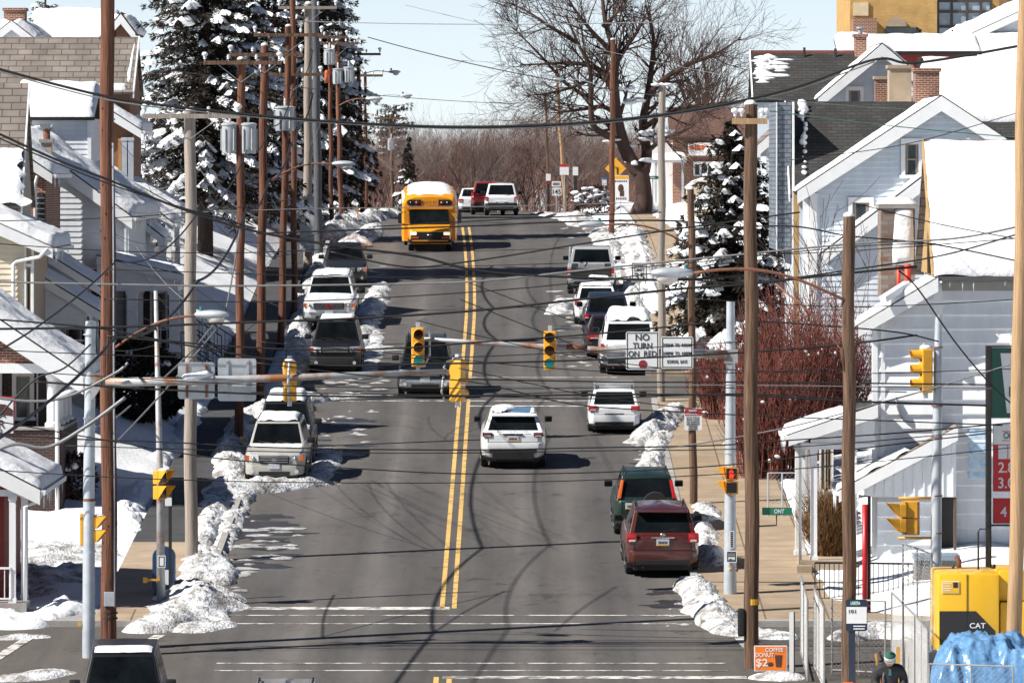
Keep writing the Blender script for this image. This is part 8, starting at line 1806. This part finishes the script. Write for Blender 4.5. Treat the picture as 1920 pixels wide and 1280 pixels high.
fence_panel('mesh fence panel just left of the bus stop pole', FP(1527, 148.5), FP(1545, 145), 1.85)
fence_panel('mesh fence panel across behind the bus stop post', FP(1560, 147.5), FP(1660, 147.0), 1.75)
fence_panel('tall mesh fence panel standing by the grey cabinet', FP(1693, 153), FP(1747, 151), 2.35)
fence_panel('mesh fence panel turned away behind the man in the beanie', FP(1672, 147), FP(1716, 143), 1.95)
fence_panel('second mesh fence panel turned away, right of the man', FP(1716, 143), FP(1740, 140.5), 1.95)
fence_panel('mesh fence panel in front of the blue tarpaulin', FP(1742, 137.6), FP(1900, 137.2), 1.62)
fence_panel('nearest mesh fence panel at the bottom, in front of the tarpaulin', FP(1781, 135.3), FP(1905, 135.0), 1.38)
# long rail fence in front of the porch
t = thing('railing_fence', FP(1528, 160.2), 'black iron railing in front of the white porch', 'fence', world=True)
railing(t, [FP(1528, 160.2), FP(1600, 160.2), FP(1712, 160.0)], 1.0, BLACKM, 'rail_section', .12)
t = thing('mesh_gate', FP(1440, 178), 'chain-link fence in the snow beside the right pavement', 'fence', world=True)
b = MB(); a = Vector(FP(1440, 178)); c = Vector(FP(1520, 178))
for k in range(4): q = a.lerp(c, k/3); b.tube([q, q+Vector((0, 0, 1.3))], .025, 6)
b.tube([a+Vector((0,0,1.3)), c+Vector((0,0,1.3))], .02, 6); b.build('frame', GALV, t)
b = MB(); L = (c-a).length; k = -1.3
while k < L:
    for s in (1, -1):
        s0, s1 = max(0, k), min(L, k+1.3); z0, z1 = s0-k, s1-k
        if s < 0: z0, z1 = 1.3-z0, 1.3-z1
        if s1 > s0: b.tube([a+Vector((s0, 0, z0)), a+Vector((s1, 0, z1))], .003, 3, cap=False)
    k += .12
b.build('wire_mesh', MESH, t)
t = thing('board_fence', (8.5, 182, gz(182)), 'grey board fence running away along the right pavement', 'fence', world=True)
b = MB()
for k in range(26):
    y0 = 172 + k*.62; z = gz(y0)+.1; b.box(8.42, 8.47, y0, y0+.56, z, z+1.35+.05*math.sin(k*2))
b.build('boards', mat('grey_boards', (.20, .20, .205), .85, var=.25, vs=2), t)
b = MB()
for k in range(6): y0 = 172+k*3.1; b.box(8.475, 8.56, y0, y0+.1, gz(y0), gz(y0)+1.5)
b.build('fence_posts', mat('grey_boards', (.20,.20,.205)), t)
# iron hand rails by the left steps
for k, (x, y, lb) in enumerate(((400, 640, 'black iron stair rail on the snowy bank, nearest to the street lamp'), (388, 560, 'black iron stair rail higher up the snowy bank on the left'))):
    Yr = 214 + 10*k; t = thing('stair_rail', (XA(x, Yr), Yr, gz(Yr)), lb, 'railing', world=True); b = MB()
    for dx, dy in ((0, 0), (.5, .4), (.9, 0)):
        p0 = Vector((XA(x, Yr)+dx-1.6, Yr+dy, gz(Yr)+2.1)); p1 = Vector((XA(x, Yr)+dx, Yr+dy, gz(Yr)+1.05)); p2 = Vector((p1.x, p1.y, gz(Yr)))
        b.tube([p0, p1, p2], .026, 6); b.tube([p0-Vector((0,0,.8)), p1-Vector((0,0,.6))], .018, 5)
        for j in range(7): q = p0.lerp(p1, j/6); b.tube([q, q-Vector((0,0,.75))], .012, 4)
    b.build('rails', BLACKM, t)
# snow-covered steps up the bank, left
t = thing('steps', (XA(395, 216), 216, gz(216)), 'snow-covered concrete steps on the left bank', 'steps', world=True); b = MB()
for k in range(5): b.box(-11.6-.3*k, -11.3-.3*k, 214.8, 216.6, gz(215)-.1, gz(215)+.3+.22*k)
b.build('flight', CONCG, t); b = MB()
for k in range(5): snow_pad(b, [(-11.62-.3*k, 214.8, gz(215)+.3+.22*k), (-11.28-.3*k, 214.8, gz(215)+.3+.22*k), (-11.28-.3*k, 216.6, gz(215)+.3+.22*k), (-11.62-.3*k, 216.6, gz(215)+.3+.22*k)], .1, 6, 8, seed=k)
b.build('step_snow', SNOW, t, smooth=True)
# orange barrels
ORNG = mat('barrel_orange', (.80, .13, .01), .45, var=.1); BARREL = None
for k, (px, Yb, lb) in enumerate(((1590, 138.6, 'orange traffic barrel left of the bus stop post'), (1668, 139.5, 'orange traffic barrel close behind the man in the beanie'), (1630, 138.2, 'orange traffic barrel between the other two'))):
    if BARREL is None:
        t = thing('traffic_barrel', FP(px, Yb), lb, 'traffic barrel', 'orange barrels at the roadworks')
        b = MB(); b.lathe([(.30, 0), (.30, .05), (.26, .06), (.255, .3), (.24, .32), (.235, .55), (.22, .57), (.215, .8), (.2, .82), (.195, .98), (.17, 1.0)], 20); b.build('body', ORNG, t, smooth=True, angle=30)
        for z in (.40, .66): b = MB(); b.lathe([(.2465-.03*(z-.35), z), (.2465-.03*(z-.35), z+.1)], 20); b.build('reflective_band', SIGW, t, smooth=True)
        b = MB(); b.lathe([(.32, -.01), (.32, .045)], 20); b.build('rubber_base', RUBBER, t); b = MB(); b.tube([(-.1, 0, .99), (-.1, 0, 1.07), (.1, 0, 1.07), (.1, 0, .99)], .02, 6); b.build('handle', ORNG, t); BARREL = t
    else:
        q = copy_tree(BARREL); q.location = FP(px, Yb); q['label'] = lb
# wooden stakes
for k, (px, Yb, top, lb) in enumerate(((1684, 144, 1212, 'short yellow wooden stake behind the man'), (1652, 145, 1225, 'leaning pale wooden stake left of the man'))):
    t = thing('wooden_stake', FP(px, Yb), lb, 'stake', world=True); b = MB(); b.bar(Vector(FP(px, Yb)), (XA(px+(0 if k == 0 else -10), Yb), Yb, ZA(top, Yb)), .09, .05); b.build('stake', mat('yellow_wood', (.5,.27,.06)), t)
# person
Ym = 138.5; t = thing('person', (XA(1668, Ym), Ym, gz(Ym)), 'person in a green and white bobble hat and black jacket with head bent down', 'person')
SKIN = mat('skin', (.42, .22, .15), .55, var=.1); COAT = mat('black_jacket', (.014, .015, .018), .75, var=.3, vs=5, bump=.4, bs=9); TROU = mat('dark_trousers', (.03, .035, .05), .8)
H0 = ZA(1222, Ym) - gz(Ym)
k_ = H0/1.80
def skin(name, m, verts, edges, rad, parent, root=0, lv=2):
    me = bpy.data.meshes.new(name); me.from_pydata([Vector(v)*k_ for v in verts], edges, []); o = bpy.data.objects.new(name, me); COL.objects.link(o); o.parent = parent
    md = o.modifiers.new('Skin', 'SKIN'); me.skin_vertices[0].data[root].use_root = True
    for i, q in enumerate(rad): me.skin_vertices[0].data[i].radius = ((q[0]*k_, q[1]*k_) if isinstance(q, tuple) else (q*k_, q*k_))
    sd = o.modifiers.new('Sub', 'SUBSURF'); sd.levels = lv; sd.render_levels = lv
    dg = bpy.context.evaluated_depsgraph_get(); nm = bpy.data.meshes.new_from_object(o.evaluated_get(dg)); o.modifiers.clear(); o.data = nm; nm.materials.clear(); nm.materials.append(m)
    for p in nm.polygons: p.use_smooth = True
    return o
# body: one continuous figure, facing the viewer (-y), head bowed
V = [(0,0,.96), (0,0,1.12), (0,0,1.30), (0,-.01,1.44), (0,-.03,1.54), (0,-.06,1.60),
     (-.11,0,.90), (-.12,-.02,.50), (-.12,.02,.09), (-.12,-.12,.04), (.11,0,.90), (.13,.02,.50), (.13,.04,.09), (.13,-.10,.04),
     (-.20,0,1.43), (-.27,.03,1.16), (-.22,-.16,.98), (-.18,-.22,.93), (.20,0,1.43), (.27,.03,1.16), (.22,-.16,.98), (.18,-.22,.93)]
E = [(0,1),(1,2),(2,3),(3,4),(4,5),(0,6),(6,7),(7,8),(8,9),(0,10),(10,11),(11,12),(12,13),(3,14),(14,15),(15,16),(16,17),(3,18),(18,19),(19,20),(20,21)]
RD_ = [(.16,.11),(.15,.11),(.18,.12),(.13,.09),.055,.05,.09,.065,.045,.04,.09,.065,.045,.04,.075,.055,.04,.03,.075,.055,.04,.03]
body = skin('body', SKIN, V, E, RD_, t)
skin('jacket', COAT, [(0,0,.84), (0,0,1.12), (0,0,1.30), (0,0,1.43), (0,-.03,1.545), (-.24,.02,1.41), (-.33,.05,1.16), (-.255,-.14,1.00), (.24,.02,1.41), (.33,.05,1.16), (.255,-.14,1.00)], [(0,1),(1,2),(2,3),(3,4),(3,5),(5,6),(6,7),(3,8),(8,9),(9,10)], [(.21,.16),(.21,.16),(.24,.17),(.20,.15),(.10,.10),.15,.12,.08,.15,.12,.08], t)
skin('trousers', TROU, [(0,0,.95), (-.11,0,.88), (-.12,-.02,.50), (-.12,.02,.12), (.11,0,.88), (.13,.02,.50), (.13,.04,.12)], [(0,1),(1,2),(2,3),(0,4),(4,5),(5,6)], [(.17,.12),.105,.08,.065,.105,.08,.065], t)
# head, tilted forward
Mh = Matrix.Translation(Vector((0, -.13, 1.625))*k_) @ Matrix.Diagonal((1.45, 1.4, 1.22, 1)) @ Matrix.Rotation(R(32), 4, 'X') @ Matrix.Rotation(R(-14), 4, 'Z')
b = MB(); o_ = len(b.v); b.ball((0, 0, 0), .078*k_, .098*k_, .118*k_, 18, 14)
for i in range(len(b.v)):
    v = b.v[i]
    if v.z < 0: v.x *= 1-.28*min(1, -v.z/(.118*k_)); v.y *= 1-.12*min(1, -v.z/(.118*k_))
b.add([(-.016*k_,-.092*k_,.01*k_), (.016*k_,-.092*k_,.01*k_), (.02*k_,-.098*k_,-.03*k_), (-.02*k_,-.098*k_,-.03*k_), (0,-.122*k_,-.025*k_)], [(0,1,4), (1,2,4), (2,3,4), (3,0,4)])
for s in (-1, 1): b.ball((s*.079*k_, .005, -.01*k_), .012*k_, .022*k_, .032*k_, 8, 6)
b.v = [Mh @ v for v in b.v]; hd = b.build('head', SKIN, t, smooth=True)
for s in (-1, 1):
    b = MB(); b.ball((s*.03*k_, -.085*k_, .015*k_), .014*k_, .012*k_, .009*k_, 8, 6); b.v = [Mh @ v for v in b.v]; b.build('eye', INK, hd, smooth=True)
b = MB(); b.box(-.026*k_, .026*k_, -.094*k_, -.08*k_, -.062*k_, -.052*k_); b.v = [Mh @ v for v in b.v]; b.build('mouth', mat('lips', (.25,.08,.07), .5), hd, bevel=.003)
b = MB(); b.lathe([(.094*k_, -.015*k_), (.099*k_, .0), (.099*k_, .07*k_), (.096*k_, .088*k_)], 18, Matrix.Diagonal((.9, 1.12, 1, 1))); b.v = [Mh @ (v + Vector((0, .004, .02))) for v in b.v]; h1 = b.build('hat', mat('hat_white', (.55,.57,.55), .9, var=.1, bump=.6, bs=60), t, smooth=True)
b = MB(); b.lathe([(.0955*k_, .085*k_), (.088*k_, .105*k_), (.07*k_, .125*k_), (.03*k_, .14*k_), (0, .145*k_)], 18, Matrix.Diagonal((.9, 1.12, 1, 1))); b.ball((0, 0, .16*k_), .03*k_, .03*k_, .03*k_, 8, 6, .3); b.v = [Mh @ (v + Vector((0, .004, .02))) for v in b.v]; b.build('hat_crown', mat('hat_green', (.02,.09,.07), .9, var=.2), h1, smooth=True)
b = MB(); b.lathe([(.1*k_, .016*k_), (.1005*k_, .02*k_), (.1*k_, .03*k_)], 18, Matrix.Diagonal((.9, 1.12, 1, 1))); b.v = [Mh @ (v + Vector((0, .004, .02))) for v in b.v]; b.build('hat_stripe', mat('hat_green', (.02,.09,.07)), h1, smooth=True)
for s in (-1, 1):                                          # hands, fingers curled
    w0 = Vector((s*.18, -.22, .93)); vv = [w0, w0+Vector((-s*.02,-.04,-.035)), w0+Vector((-s*.03,-.07,-.06))]; ee = [(0,1),(1,2)]; rd = [(.03,.02),(.042,.02),(.04,.018)]
    for j in range(4):
        o0 = len(vv); off = (j-1.5)*.02; ln = (.030, .036, .034, .026)[j]; vv += [vv[2]+Vector((off, -.012, -.01)), vv[2]+Vector((off, -.012-ln*.7, -.02-ln*.6)), vv[2]+Vector((off, -.01-ln*.5, -.03-ln*1.3))]; ee += [(2, o0), (o0, o0+1), (o0+1, o0+2)]; rd += [.0095, .009, .008]
    o0 = len(vv); vv += [w0+Vector((-s*.055,-.05,-.03)), w0+Vector((-s*.07,-.08,-.055))]; ee += [(1, o0), (o0, o0+1)]; rd += [.011, .009]
    skin('hand', SKIN, vv, ee, rd, t, lv=1)
for s in (-1, 1):
    b = MB(); b.box((s*.125-.05)*k_, (s*.125+.05)*k_, -.20*k_, .09*k_, 0, .10*k_); b.build('boot', BLACKM, t, bevel=.03, smooth=True)
b = MB(); b.prism([(-.035, 1.30), (.035, 1.30), (.025, 1.44), (-.025, 1.44)], 'Y', -.158, -.12); b.v = [v*k_ for v in b.v]; b.build('shirt_front', mat('teal_shirt', (.03,.12,.12), .8), t)
b = MB(); b.tube([Vector(p)*k_ for p in ((-.15, -.15, 1.05), (-.15, -.155, 1.25), (-.12, -.10, 1.42), (-.1, .02, 1.47))], .02, 6); b.build('bag_strap', mat('grey_strap', (.12,.12,.12), .8), t, smooth=True)
